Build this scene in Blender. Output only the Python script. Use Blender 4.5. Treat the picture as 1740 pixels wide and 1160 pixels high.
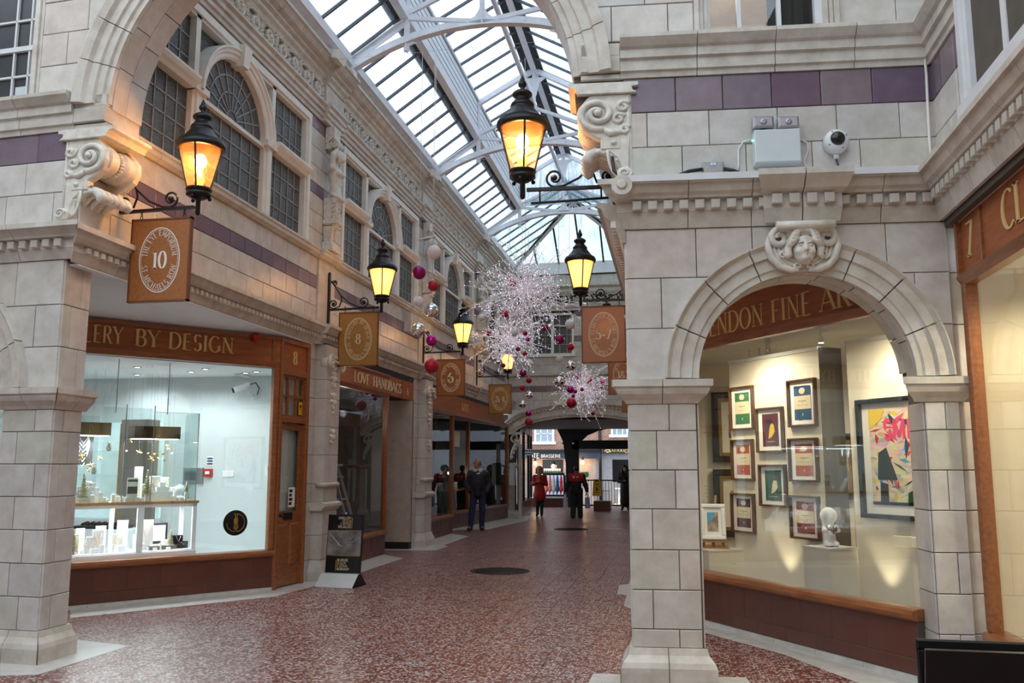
import bpy, math, random
import numpy as np
from mathutils import Matrix, Vector
random.seed(7)
PI = math.pi
R = math.radians
C = bpy.context.scene.collection
for o in list(bpy.data.objects):
    bpy.data.objects.remove(o)

# ---------------------------------------------------------------- camera
FPX, CXP, CYP, HYP, VXP, EYE = 1480., 870., 580., 792., 1145., 1.68
TH = math.atan((HYP-CYP)/FPX); PH = math.atan((VXP-CXP)/math.hypot(FPX, HYP-CYP))
FH = Vector((-math.sin(PH), math.cos(PH), 0)); RT = Vector((math.cos(PH), math.sin(PH), 0))
FW = FH*math.cos(TH)+Vector((0, 0, 1))*math.sin(TH); UP = RT.cross(FW)
cam = bpy.data.cameras.new('camera'); co = bpy.data.objects.new('camera', cam); C.objects.link(co)
cam.sensor_width = 36; cam.lens = 36*FPX/1740; cam.clip_end = 300; cam.clip_start = .05
co.matrix_world = Matrix(((RT.x, UP.x, -FW.x, 0), (RT.y, UP.y, -FW.y, 0), (RT.z, UP.z, -FW.z, EYE), (0, 0, 0, 1)))
bpy.context.scene.camera = co

# ---------------------------------------------------------------- world, exposure
sc = bpy.context.scene
sc.view_settings.view_transform = 'Standard'; sc.view_settings.look = 'None'
sc.view_settings.gamma = 1; sc.view_settings.use_curve_mapping = False
sc.view_settings.exposure = 0.33
w = bpy.data.worlds.new('overcast_sky'); sc.world = w; w.use_nodes = True
nt = w.node_tree; nt.nodes.clear()
wo = nt.nodes.new('ShaderNodeOutputWorld'); bg = nt.nodes.new('ShaderNodeBackground')
tc = nt.nodes.new('ShaderNodeTexCoord'); nz = nt.nodes.new('ShaderNodeTexNoise'); rp = nt.nodes.new('ShaderNodeValToRGB')
nz.inputs['Scale'].default_value = 2.2; nz.inputs['Detail'].default_value = 5
rp.color_ramp.elements[0].position = .3; rp.color_ramp.elements[0].color = (.62, .74, .86, 1)
rp.color_ramp.elements[1].position = .7; rp.color_ramp.elements[1].color = (.9, .95, 1, 1)
nt.links.new(tc.outputs['Generated'], nz.inputs['Vector']); nt.links.new(nz.outputs['Fac'], rp.inputs[0])
nt.links.new(rp.outputs[0], bg.inputs['Color']); bg.inputs['Strength'].default_value = 1.9
nt.links.new(bg.outputs[0], wo.inputs[0])


def light(name, kind, loc, energy, color=(1, 1, 1), size=.3, rot=None, sy=None, spot=None):
    l = bpy.data.lights.new(name, kind); l.energy = energy; l.color = color
    if kind == 'AREA':
        l.size = size
        if sy: l.shape = 'RECTANGLE'; l.size_y = sy
    elif kind == 'SPOT': l.spot_size = R(spot or 70); l.spot_blend = .6; l.shadow_soft_size = size
    else: l.shadow_soft_size = size
    o = bpy.data.objects.new(name, l); C.objects.link(o); o.location = loc
    if rot: o.rotation_euler = rot
    return o


# ---------------------------------------------------------------- materials
MT = {}
def new_mat(name):
    m = bpy.data.materials.new(name); m.use_nodes = True; MT[name] = m
    b = m.node_tree.nodes['Principled BSDF']
    return m, m.node_tree, b
def setb(b, **k):
    for a, v in k.items():
        b.inputs[a.replace('_', ' ')].default_value = v
def plain(name, col, rough=.5, metal=0., noise=.12, scale=6., emit=None, es=0, bump=0, coat=0., stretch=None, spec=None):
    m, t, b = new_mat(name); N = t.nodes; Lk = t.links
    b.inputs['Roughness'].default_value = rough; b.inputs['Metallic'].default_value = metal
    if spec is not None: b.inputs['Specular IOR Level'].default_value = spec
    if coat: b.inputs['Coat Weight'].default_value = coat; b.inputs['Coat Roughness'].default_value = .15
    if noise:
        tcn = N.new('ShaderNodeTexCoord'); n = N.new('ShaderNodeTexNoise'); n.inputs['Scale'].default_value = scale; n.inputs['Detail'].default_value = 4
        if stretch:
            mp = N.new('ShaderNodeMapping'); mp.inputs['Scale'].default_value = stretch
            Lk.new(tcn.outputs['Object'], mp.inputs[0]); Lk.new(mp.outputs[0], n.inputs['Vector'])
        else: Lk.new(tcn.outputs['Object'], n.inputs['Vector'])
        r = N.new('ShaderNodeValToRGB')
        r.color_ramp.elements[0].position = .3; r.color_ramp.elements[1].position = .7
        r.color_ramp.elements[0].color = tuple(c*(1-noise) for c in col)+(1,)
        r.color_ramp.elements[1].color = tuple(min(1, c*(1+noise)) for c in col)+(1,)
        Lk.new(n.outputs['Fac'], r.inputs[0]); Lk.new(r.outputs[0], b.inputs['Base Color'])
        if bump:
            bp = N.new('ShaderNodeBump'); bp.inputs['Strength'].default_value = bump; bp.inputs['Distance'].default_value = .01
            Lk.new(n.outputs['Fac'], bp.inputs['Height']); Lk.new(bp.outputs[0], b.inputs['Normal'])
    else: b.inputs['Base Color'].default_value = col+(1,)
    if emit:
        b.inputs['Emission Color'].default_value = emit+(1,); b.inputs['Emission Strength'].default_value = es
    return m
def tiled(name, cols, rough=.35, noise=.1, bump=.15):
    """glazed faience: every block takes its own tone, with a cloudy glaze"""
    m, t, b = new_mat(name); N = t.nodes; Lk = t.links
    oi = N.new('ShaderNodeObjectInfo'); r = N.new('ShaderNodeValToRGB'); r.color_ramp.interpolation = 'LINEAR'
    e = r.color_ramp.elements
    for i, c in enumerate(cols):
        p = i/(len(cols)-1)
        if i < 2: e[i].position = p; e[i].color = c+(1,)
        else: x = e.new(p); x.color = c+(1,)
    if len(cols) > 1: e[0].position = 0
    for i, c in enumerate(cols): e[i].position = i/(len(cols)-1); e[i].color = c+(1,)
    Lk.new(oi.outputs['Random'], r.inputs[0])
    tcn = N.new('ShaderNodeTexCoord'); n = N.new('ShaderNodeTexNoise'); n.inputs['Scale'].default_value = 5; n.inputs['Detail'].default_value = 6; n.inputs['Roughness'].default_value = .65
    Lk.new(tcn.outputs['Object'], n.inputs['Vector'])
    mx = N.new('ShaderNodeMix'); mx.data_type = 'RGBA'; mx.blend_type = 'MULTIPLY'; mx.inputs[0].default_value = 1
    r2 = N.new('ShaderNodeValToRGB'); r2.color_ramp.elements[0].position = .3; r2.color_ramp.elements[1].position = .65
    r2.color_ramp.elements[0].color = (1-noise*2.2, 1-noise*2.5, 1-noise*2.9, 1); r2.color_ramp.elements[1].color = (1, 1, 1, 1)
    Lk.new(n.outputs['Fac'], r2.inputs[0]); Lk.new(r.outputs[0], mx.inputs[6]); Lk.new(r2.outputs[0], mx.inputs[7])
    Lk.new(mx.outputs[2], b.inputs['Base Color']); b.inputs['Roughness'].default_value = rough
    bp = N.new('ShaderNodeBump'); bp.inputs['Strength'].default_value = bump; bp.inputs['Distance'].default_value = .01
    Lk.new(n.outputs['Fac'], bp.inputs['Height']); Lk.new(bp.outputs[0], b.inputs['Normal'])
    return m
tiled('faience', [(.60, .57, .53), (.69, .67, .63), (.66, .59, .54), (.60, .61, .54), (.71, .68, .66), (.58, .57, .55)])
tiled('purple_glaze', [(.18, .105, .16), (.27, .215, .24), (.155, .115, .18), (.24, .14, .19)], rough=.28)
tiled('moulded_faience', [(.65, .62, .56), (.71, .68, .62), (.62, .58, .52)], rough=.4, noise=.13)
plain('carved_faience', (.72, .69, .62), .5, noise=.16, scale=14, bump=.2)
plain('mortar', (.10, .085, .07), .9)
plain('wood', (.29, .10, .032), .35, noise=.3, scale=5, stretch=(1, 6, 6), coat=.3)
plain('wood_pale', (.42, .22, .08), .4, noise=.25, scale=5, stretch=(6, 6, 1))
plain('sign_wood', (.36, .125, .03), .4, noise=.16, scale=4, stretch=(9, 9, 1), coat=.2)
plain('sign_wood_ochre', (.37, .19, .045), .4, noise=.16, scale=4, stretch=(9, 9, 1), coat=.2)
plain('sign_edge', (.17, .055, .015), .45)
plain('fascia_wood', (.35, .105, .032), .5, noise=.2, scale=3, stretch=(1, 8, 8))
plain('gold_letter', (.78, .56, .24), .4, metal=.1, noise=0)
plain('cream_letter', (.85, .75, .52), .6, noise=0)
plain('white_letter', (.85, .82, .76), .6, noise=0)
tiled('stall_tile', [(.125, .04, .028), (.145, .048, .033), (.11, .037, .028)], rough=.3, noise=.08)
plain('black_iron', (.012, .011, .012), .35, metal=.3, noise=.2)
plain('white_paint', (.72, .73, .75), .4, noise=.05)
plain('cream_paint', (.84, .82, .76), .45, noise=.06)
plain('steel_paint', (.84, .87, .92), .4, noise=.06)
plain('dark_flashing', (.02, .022, .024), .6)
plain('lead', (.30, .30, .31), .5, metal=.4, noise=.2)
plain('plaster_white', (.78, .79, .8), .8, noise=.03)
plain('plaster_gallery', (.80, .75, .64), .8, noise=.03)
plain('panel_edge', (.15, .13, .11), .6)
plain('dark_pane', (.03, .035, .042), .3, noise=.2)
plain('black', (.01, .01, .011), .5, noise=0)
plain('black_gloss', (.012, .012, .014), .12, noise=0)
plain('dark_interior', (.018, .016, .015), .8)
plain('grey_metal', (.36, .38, .4), .35, metal=.7, noise=.05)
plain('pale_grey', (.62, .68, .7), .45, noise=.04)
plain('marble_edge', (.60, .59, .56), .3, noise=.12, scale=9)
plain('paper', (.86, .85, .82), .8, noise=.02)
plain('mount', (.8, .76, .66), .8, noise=.02)
plain('frame_brown', (.10, .045, .02), .4, noise=.2)
plain('frame_gold', (.30, .19, .07), .4, metal=.5)
plain('display_white', (.85, .86, .88), .4, noise=0)
plain('gold', (.75, .48, .14), .25, metal=1, noise=0)
plain('silver', (.75, .76, .78), .12, metal=1, noise=0)
plain('bauble_red', (.42, .01, .035), .38, metal=.35, noise=.05, scale=60)
plain('bauble_magenta', (.30, .008, .13), .3, metal=.5, noise=.05, scale=60)
plain('bauble_magenta_shiny', (.55, .02, .30), .1, metal=.95, noise=0)
plain('bauble_white', (.78, .76, .78), .45, noise=.04, scale=60)
plain('bauble_silver', (.9, .88, .86), .05, metal=1, noise=0)
plain('twig', (.72, .66, .68), .5, noise=0, emit=(.9, .82, .95), es=.12)
plain('bead', (.9, .9, 1), .3, noise=0, emit=(.86, .84, 1), es=1.3)
plain('downlight_glow', (1, 1, 1), .3, noise=0, emit=(1, .93, .8), es=9)
plain('strip_glow', (1, 1, 1), .3, noise=0, emit=(.9, .95, 1), es=6)
plain('bulb_glow', (1, .8, .4), .3, noise=0, emit=(1, .62, .2), es=26)
plain('mantle_glow', (1, .7, .3), .5, noise=0, emit=(1, .45, .08), es=2.6)
plain('street_bulb', (1, .8, .5), .3, noise=0, emit=(1, .62, .28), es=14)
plain('navy', (.022, .035, .06), .5)
plain('yellow', (.75, .42, .02), .45, noise=.05)
plain('red', (.5, .015, .015), .4, noise=.05)
plain('green_led', (0, .5, .1), .4, noise=0, emit=(.1, 1, .3), es=6)
plain('skin', (.55, .30, .22), .5, noise=.06, scale=20)
plain('skin_red', (.5, .22, .16), .5, noise=.08, scale=20)
plain('hair_grey', (.20, .17, .15), .7, noise=.3, scale=60)
plain('hair_blonde', (.36, .21, .09), .6, noise=.3, scale=60)
plain('hair_dark', (.02, .015, .012), .5, noise=.3, scale=60)
plain('jacket_navy', (.018, .018, .03), .6, noise=.2, scale=8)
plain('jeans', (.02, .035, .085), .8, noise=.25, scale=30)
plain('shoe_brown', (.09, .03, .015), .5)
plain('coat_red', (.42, .012, .014), .7, noise=.15)
plain('cloth_black', (.012, .012, .013), .8)
plain('scarf_white', (.6, .58, .6), .8)
plain('scarf_mustard', (.32, .2, .05), .8)
plain('holly', (.03, .1, .025), .6, noise=.4, scale=30)
plain('manhole_iron', (.075, .06, .055), .45, metal=.4, noise=.3, scale=20)
plain('fir_gold', (.45, .42, .25), .6, noise=.4, scale=50)
plain('plum', (.09, .012, .025), .8, noise=.1)
plain('pic_green', (.02, .14, .035), .8, noise=.06); plain('pic_blue', (.012, .07, .17), .8, noise=.06)
plain('pic_orange', (.42, .07, .025), .8, noise=.06); plain('pic_red', (.25, .012, .018), .8, noise=.06)
plain('pic_darkgreen', (.015, .08, .04), .8, noise=.06); plain('pic_cream', (.72, .62, .42), .8, noise=.04)
plain('pic_yellow', (.7, .5, .04), .8, noise=.05); plain('pink', (.75, .04, .16), .7, noise=.05)
plain('asphalt', (.12, .12, .12), .8)

def glassmat(name, tint=(1, 1, 1), refl=1.0, rough=0.0, cloud=0., cloudcol=(.7, .8, .85), scale=3, stretch=None, base=.03):
    m = bpy.data.materials.new(name); MT[name] = m; m.use_nodes = True; t = m.node_tree; N = t.nodes; Lk = t.links; N.clear()
    o = N.new('ShaderNodeOutputMaterial'); tr = N.new('ShaderNodeBsdfTransparent'); tr.inputs[0].default_value = tint+(1,)
    g = N.new('ShaderNodeBsdfGlossy'); g.inputs['Roughness'].default_value = rough; g.inputs[0].default_value = (.95, .97, 1, 1)
    fr = N.new('ShaderNodeFresnel'); fr.inputs[0].default_value = 1.45
    mu = N.new('ShaderNodeMath'); mu.operation = 'MULTIPLY_ADD'; mu.inputs[1].default_value = refl; mu.inputs[2].default_value = base; mu.use_clamp = True
    Lk.new(fr.outputs[0], mu.inputs[0])
    ge = N.new('ShaderNodeNewGeometry'); ir = N.new('ShaderNodeMapRange'); ir.inputs[3].default_value = 1.45; ir.inputs[4].default_value = 1/1.45
    Lk.new(ge.outputs['Backfacing'], ir.inputs[0]); Lk.new(ir.outputs[0], fr.inputs[0])
    mx = N.new('ShaderNodeMixShader'); Lk.new(mu.outputs[0], mx.inputs[0]); Lk.new(g.outputs[0], mx.inputs[2])
    if cloud > 0:
        di = N.new('ShaderNodeBsdfTranslucent'); di.inputs[0].default_value = cloudcol+(1,)
        tcn = N.new('ShaderNodeTexCoord'); mp = N.new('ShaderNodeMapping'); n = N.new('ShaderNodeTexNoise'); n.inputs['Scale'].default_value = scale; n.inputs['Detail'].default_value = 8; n.inputs['Roughness'].default_value = .7
        if stretch: mp.inputs['Scale'].default_value = stretch
        Lk.new(tcn.outputs['Object'], mp.inputs[0]); Lk.new(mp.outputs[0], n.inputs['Vector'])
        mr = N.new('ShaderNodeMapRange'); mr.inputs[1].default_value = .35; mr.inputs[2].default_value = .7; mr.inputs[3].default_value = cloud*.45; mr.inputs[4].default_value = min(1, cloud*1.5)
        Lk.new(n.outputs['Fac'], mr.inputs[0])
        m2 = N.new('ShaderNodeMixShader'); Lk.new(mr.outputs[0], m2.inputs[0]); Lk.new(tr.outputs[0], m2.inputs[1]); Lk.new(di.outputs[0], m2.inputs[2])
        Lk.new(m2.outputs[0], mx.inputs[1])
    else: Lk.new(tr.outputs[0], mx.inputs[1])
    Lk.new(mx.outputs[0], o.inputs[0])
    return m
glassmat('shop_glass', (.96, .98, .97), 1.0)
glassmat('dark_shop_glass', (.8, .82, .82), .7, base=.02)
glassmat('roof_glass', (.93, .97, 1), .8, cloud=.5, cloudcol=(.36, .43, .50), scale=1.6, stretch=(8, 1.2, 1.2))
glassmat('roof_glass_frosted', (.9, .96, .97), .6, cloud=.85, cloudcol=(.34, .43, .43), scale=1.2, stretch=(3, 1.2, 1.2))
glassmat('lantern_glass', (1, .88, .66), .8, rough=.1, cloud=.12, cloudcol=(.95, .5, .25), scale=5)
glassmat('case_glass', (.9, .95, .94), 1.0)
# leaded lights: dim wavy old glass
m, t, b = new_mat('leaded_glass'); N = t.nodes; Lk = t.links
setb(b, Base_Color=(.055, .06, .055, 1), Roughness=.16); b.inputs['IOR'].default_value = 1.6
tcn = N.new('ShaderNodeTexCoord'); n = N.new('ShaderNodeTexNoise'); n.inputs['Scale'].default_value = 5; mp = N.new('ShaderNodeMapping'); mp.inputs['Scale'].default_value = (3, 14, 3)
mp.inputs['Rotation'].default_value = (0, 0, .7)
Lk.new(tcn.outputs['Object'], mp.inputs[0]); Lk.new(mp.outputs[0], n.inputs['Vector']); n.inputs['Detail'].default_value = 5
bp = N.new('ShaderNodeBump'); bp.inputs['Strength'].default_value = .5; bp.inputs['Distance'].default_value = .02
Lk.new(n.outputs['Fac'], bp.inputs['Height']); Lk.new(bp.outputs[0], b.inputs['Normal'])
r = N.new('ShaderNodeValToRGB'); r.color_ramp.elements[0].color = (.035, .04, .038, 1); r.color_ramp.elements[1].color = (.11, .115, .11, 1); r.color_ramp.elements[0].position = .35; r.color_ramp.elements[1].position = .75
Lk.new(n.outputs['Fac'], r.inputs[0]); Lk.new(r.outputs[0], b.inputs['Base Color'])
# terrazzo
m, t, b = new_mat('terrazzo'); N = t.nodes; Lk = t.links
tcn = N.new('ShaderNodeTexCoord'); geo = N.new('ShaderNodeNewGeometry')
vo = N.new('ShaderNodeTexVoronoi'); vo.inputs['Scale'].default_value = 42; vo.feature = 'F1'; vo.inputs['Randomness'].default_value = 1
nd = N.new('ShaderNodeTexNoise'); nd.inputs['Scale'].default_value = 60; nd.inputs['Detail'].default_value = 2
ad = N.new('ShaderNodeVectorMath'); ad.operation = 'MULTIPLY_ADD'; ad.inputs[1].default_value = (.02, .02, .02)
Lk.new(nd.outputs['Color'], ad.inputs[0]); Lk.new(geo.outputs['Position'], ad.inputs[2]); Lk.new(ad.outputs[0], vo.inputs['Vector'])
hs = N.new('ShaderNodeSeparateColor'); Lk.new(vo.outputs['Color'], hs.inputs[0])
# chips: white where random > .62 and near the cell's middle, dark ones and red ones between
g1 = N.new('ShaderNodeMath'); g1.operation = 'GREATER_THAN'; g1.inputs[1].default_value = .5; Lk.new(hs.outputs[0], g1.inputs[0])
g2 = N.new('ShaderNodeMath'); g2.operation = 'LESS_THAN'; g2.inputs[1].default_value = .5; Lk.new(vo.outputs['Distance'], g2.inputs[0])
mm = N.new('ShaderNodeMath'); mm.operation = 'MULTIPLY'; Lk.new(g1.outputs[0], mm.inputs[0]); Lk.new(g2.outputs[0], mm.inputs[1])
rc = N.new('ShaderNodeValToRGB'); rc.color_ramp.elements[0].color = (.08, .022, .018, 1); rc.color_ramp.elements[1].color = (.25, .075, .052, 1)
Lk.new(hs.outputs[1], rc.inputs[0])
rw = N.new('ShaderNodeValToRGB'); rw.color_ramp.elements[0].color = (.42, .33, .31, 1); rw.color_ramp.elements[1].color = (.78, .71, .70, 1); Lk.new(hs.outputs[2], rw.inputs[0])
mx = N.new('ShaderNodeMix'); mx.data_type = 'RGBA'; Lk.new(mm.outputs[0], mx.inputs[0]); Lk.new(rc.outputs[0], mx.inputs[6]); Lk.new(rw.outputs[0], mx.inputs[7])
n3 = N.new('ShaderNodeTexNoise'); n3.inputs['Scale'].default_value = 1.3; n3.inputs['Detail'].default_value = 4; Lk.new(geo.outputs['Position'], n3.inputs['Vector'])
r3 = N.new('ShaderNodeMapRange'); r3.inputs[1].default_value = .3; r3.inputs[2].default_value = .7; r3.inputs[3].default_value = .27; r3.inputs[4].default_value = .36; Lk.new(n3.outputs['Fac'], r3.inputs[0])
Lk.new(r3.outputs[0], b.inputs['Roughness']); Lk.new(mx.outputs[2], b.inputs['Base Color'])
b.inputs['IOR'].default_value = 1.5
# far brick
m, t, b = new_mat('far_brick'); N = t.nodes; Lk = t.links
br = N.new('ShaderNodeTexBrick'); tcn = N.new('ShaderNodeTexCoord'); Lk.new(tcn.outputs['Object'], br.inputs[0]); br.inputs['Scale'].default_value = 1
br.inputs['Color1'].default_value = (.30, .10, .055, 1); br.inputs['Color2'].default_value = (.42, .19, .12, 1); br.inputs['Mortar'].default_value = (.5, .42, .36, 1)
br.inputs['Brick Width'].default_value = .23; br.inputs['Row Height'].default_value = .085; br.inputs['Mortar Size'].default_value = .012
Lk.new(br.outputs[0], b.inputs['Base Color']); b.inputs['Roughness'].default_value = .9

# ---------------------------------------------------------------- mesh builder
WM = {}   # world matrix of every object made here
I4 = Matrix.Identity(4)
class MB:
    def __init__(s): s.v = []; s.f = []; s.m = []; s.sm = []
    def add(s, vs, fs, mi=0, smooth=False):
        o = len(s.v); s.v += [tuple(map(float, p)) for p in vs]
        for f in fs: s.f.append([i+o for i in f]); s.m.append(mi); s.sm.append(smooth)
        return s
    def box(s, x0, x1, y0, y1, z0, z1, mi=0):
        if x0 > x1: x0, x1 = x1, x0
        if y0 > y1: y0, y1 = y1, y0
        if z0 > z1: z0, z1 = z1, z0
        return s.add([(x0, y0, z0), (x1, y0, z0), (x1, y1, z0), (x0, y1, z0), (x0, y0, z1), (x1, y0, z1), (x1, y1, z1), (x0, y1, z1)],
                     [(0, 3, 2, 1), (4, 5, 6, 7), (0, 1, 5, 4), (1, 2, 6, 5), (2, 3, 7, 6), (3, 0, 4, 7)], mi)
    def cbox(s, x0, x1, y0, y1, z0, z1, c=.006, mi=0):
        """box with its z1 face chamfered"""
        c = min(c, (x1-x0)/3, (y1-y0)/3)
        vs = [(x0, y0, z0), (x1, y0, z0), (x1, y1, z0), (x0, y1, z0), (x0, y0, z1-c), (x1, y0, z1-c), (x1, y1, z1-c), (x0, y1, z1-c),
              (x0+c, y0+c, z1), (x1-c, y0+c, z1), (x1-c, y1-c, z1), (x0+c, y1-c, z1)]
        fs = [(0, 3, 2, 1), (8, 9, 10, 11)]
        for i in range(4):
            j = (i+1) % 4; fs += [(i, j, 4+j, 4+i), (4+i, 4+j, 8+j, 8+i)]
        return s.add(vs, fs, mi)
    def poly(s, pts, z0, z1, mi=0, c=0):
        """convex or simple polygon (ccw in xy) extruded in z, z1 face chamfered by c"""
        n = len(pts); a = sum(pts[i][0]*pts[(i+1) % n][1]-pts[(i+1) % n][0]*pts[i][1] for i in range(n))
        if a < 0: pts = pts[::-1]
        vs = [(x, y, z0) for x, y in pts]
        if c:
            vs += [(x, y, z1-c) for x, y in pts]+[(x, y, z1) for x, y in inset(pts, c)]
        else: vs += [(x, y, z1) for x, y in pts]
        k = 2 if not c else 3
        fs = [tuple(range(n))[::-1], tuple(range((k-1)*n, k*n))]
        for q in range(k-1):
            for i in range(n):
                j = (i+1) % n; fs.append((q*n+i, q*n+j, (q+1)*n+j, (q+1)*n+i))
        return s.add(vs, fs, mi)
    def tube(s, pts, r, n=8, mi=0, caps=True, smooth=True, closed=False):
        P = [Vector(p) for p in pts]; m = len(P); rs = r if hasattr(r, '__len__') else [r]*m
        up = None; vs = []
        for i in range(m):
            if closed: d = P[(i+1) % m]-P[i-1]
            else: d = P[min(i+1, m-1)]-P[max(i-1, 0)]
            if d.length < 1e-9: d = Vector((0, 0, 1))
            d.normalize()
            if up is None:
                up = Vector((0, 0, 1)) if abs(d.z) < .9 else Vector((1, 0, 0))
            a = up-d*up.dot(d)
            if a.length < 1e-6: a = d.orthogonal()
            a.normalize(); b = d.cross(a); up = a
            for k in range(n):
                t = 2*PI*k/n; vs.append(P[i]+(a*math.cos(t)+b*math.sin(t))*rs[i])
        fs = []
        for i in range(m if closed else m-1):
            j = (i+1) % m
            for k in range(n):
                l = (k+1) % n; fs.append((i*n+k, i*n+l, j*n+l, j*n+k))
        s.add(vs, fs, mi, smooth)
        if caps and not closed:
            o = len(s.v)-len(vs); s.f.append([o+k for k in range(n)][::-1]); s.m.append(mi); s.sm.append(False)
            s.f.append([o+(m-1)*n+k for k in range(n)]); s.m.append(mi); s.sm.append(False)
        return s
    def bar(s, a, b, w, h, mi=0, up=(0, 0, 1)):
        """rectangular bar from a to b, w across, h along up"""
        a = Vector(a); b = Vector(b); d = (b-a).normalized(); u = Vector(up); u = (u-d*u.dot(d))
        if u.length < 1e-6: u = d.orthogonal()
        u.normalize(); x = d.cross(u)
        vs = []
        for p in (a, b):
            for sx, sy in ((-1, -1), (1, -1), (1, 1), (-1, 1)): vs.append(p+x*sx*w/2+u*sy*h/2)
        return s.add(vs, [(0, 1, 2, 3), (7, 6, 5, 4), (0, 4, 5, 1), (1, 5, 6, 2), (2, 6, 7, 3), (3, 7, 4, 0)], mi)
    def lathe(s, prof, n=20, c=(0, 0, 0), mi=0, smooth=True, ax=None, mod=None):
        """profile [(r, h)] turned about +z through c (or matrix ax)"""
        vs = []
        for j, (r, h) in enumerate(prof):
            for k in range(n):
                t = 2*PI*k/n; q = r*(mod(t, j) if mod else 1); p = Vector((q*math.cos(t), q*math.sin(t), h))
                if ax: p = ax @ p
                vs.append(p+Vector(c))
        fs = []
        for i in range(len(prof)-1):
            for k in range(n):
                l = (k+1) % n; fs.append((i*n+k, i*n+l, (i+1)*n+l, (i+1)*n+k))
        fs.append(tuple(range(n))[::-1]); fs.append(tuple((len(prof)-1)*n+k for k in range(n)))
        return s.add(vs, fs, mi, smooth)
    def ball(s, c, r, n=12, m=8, mi=0, sc=(1, 1, 1)):
        vs = [(c[0], c[1], c[2]-r*sc[2])]
        for i in range(1, m):
            t = -PI/2+PI*i/m
            for k in range(n):
                a = 2*PI*k/n; vs.append((c[0]+r*sc[0]*math.cos(t)*math.cos(a), c[1]+r*sc[1]*math.cos(t)*math.sin(a), c[2]+r*sc[2]*math.sin(t)))
        vs.append((c[0], c[1], c[2]+r*sc[2])); e = len(vs)-1; fs = []
        for k in range(n):
            l = (k+1) % n; fs.append((0, 1+l, 1+k)); fs.append((e, 1+(m-2)*n+k, 1+(m-2)*n+l))
            for i in range(m-2): fs.append((1+i*n+k, 1+i*n+l, 1+(i+1)*n+l, 1+(i+1)*n+k))
        return s.add(vs, fs, mi, True)
    def xf(s, M):
        s.v = [tuple(M @ Vector(p)) for p in s.v]; return s
    def join(s, o, M=None, mi=None):
        k = len(s.v); s.v += [tuple(M @ Vector(p)) for p in o.v] if M else o.v
        s.f += [[i+k for i in f] for f in o.f]; s.m += o.m if mi is None else [mi]*len(o.m); s.sm += o.sm; return s
    def mesh(s, name, mats):
        me = bpy.data.meshes.new(name); me.from_pydata(s.v, [], s.f)
        for m in (mats if isinstance(mats, (list, tuple)) else [mats]): me.materials.append(MT[m])
        if me.polygons:
            me.polygons.foreach_set('material_index', s.m); me.polygons.foreach_set('use_smooth', s.sm)
        me.update(); return me
def inset(pts, c):
    n = len(pts); out = []
    for i in range(n):
        p0, p1, p2 = Vector(pts[i-1]), Vector(pts[i]), Vector(pts[(i+1) % n])
        a = (p1-p0); b = (p2-p1)
        if a.length < 1e-9 or b.length < 1e-9: out.append(tuple(p1)); continue
        a.normalize(); b.normalize(); na = Vector((-a.y, a.x)); nb = Vector((-b.y, b.x))
        k = na+nb
        den = 1+na.dot(nb)
        out.append(tuple(p1+k*c/max(den, .3)))
    return out
def link(name, data, parent=None, M=None):
    o = bpy.data.objects.new(name, data); C.objects.link(o); M = M or I4
    if parent is not None:
        o.parent = parent; o.matrix_basis = WM[parent.name].inverted() @ M
    else: o.matrix_basis = M
    WM[o.name] = M.copy(); return o
SPLIT = {'glazing_bar', 'stone_jamb', 'poster_band', 'gold_line', 'foot_ball', 'switch', 'outlet', 'screw', 'stripe', 'glasses', 'bust', 'silver_ware', 'bracelets', 'window_frame', 'chains', 'foot_plate', 'skirting', 'recess_wall', 'fascia_rail',
    'side_glass', 'glass_screen', 'screen_edge', 'hanging_wire', 'swag', 'papers', 'window_strip', 'drainpipe', 'rail', 'roof_tie_pipe_', 'rear_rail', 'strut_', 'eyes', 'handle_', 'inner_line', 'chrome_line', 'glass_shelf', 'plinth_strip', 'cream_end'}
def islands(mb):
    par = list(range(len(mb.v)))
    def find(a):
        while par[a] != a: par[a] = par[par[a]]; a = par[a]
        return a
    for f in mb.f:
        r = find(f[0])
        for i in f[1:]: par[find(i)] = r
    gr = {}
    for k, f in enumerate(mb.f): gr.setdefault(find(f[0]), []).append(k)
    out = []
    for ks in gr.values():
        m = MB(); mp = {}
        for k in ks:
            for i in mb.f[k]:
                if i not in mp: mp[i] = len(m.v); m.v.append(mb.v[i])
            m.f.append([mp[i] for i in mb.f[k]]); m.m.append(mb.m[k]); m.sm.append(mb.sm[k])
        out.append(m)
    return out
def mk(name, mb, mats, parent=None, M=None, kind=None, label=None, cat=None, group=None):
    if name in SPLIT and parent is not None and isinstance(mb, MB):
        ps = islands(mb)
        if 1 < len(ps) <= 40:
            for q in ps: o = mk_one(name, q, mats, parent, M, kind, label, cat, group)
            return o
    return mk_one(name, mb, mats, parent, M, kind, label, cat, group)
def mk_one(name, mb, mats, parent=None, M=None, kind=None, label=None, cat=None, group=None):
    me = mb if isinstance(mb, bpy.types.Mesh) else mb.mesh(name, mats)
    o = link(name, me, parent, M)
    if kind: o['kind'] = kind
    if label: o['label'] = label
    if cat: o['category'] = cat
    if group: o['group'] = group
    return o
def thing(name, label, cat, M=None, group=None, kind=None):
    if isinstance(M, tuple): M = Matrix.Translation(M)
    o = link(name, None, None, M or I4); o.empty_display_size = .1
    o['label'] = label; o['category'] = cat
    if group: o['group'] = group
    if kind: o['kind'] = kind
    return o
def struct(name, label=None, M=None):
    o = link(name, None, None, M); o['kind'] = 'structure'
    if label: o['label'] = label
    return o
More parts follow.
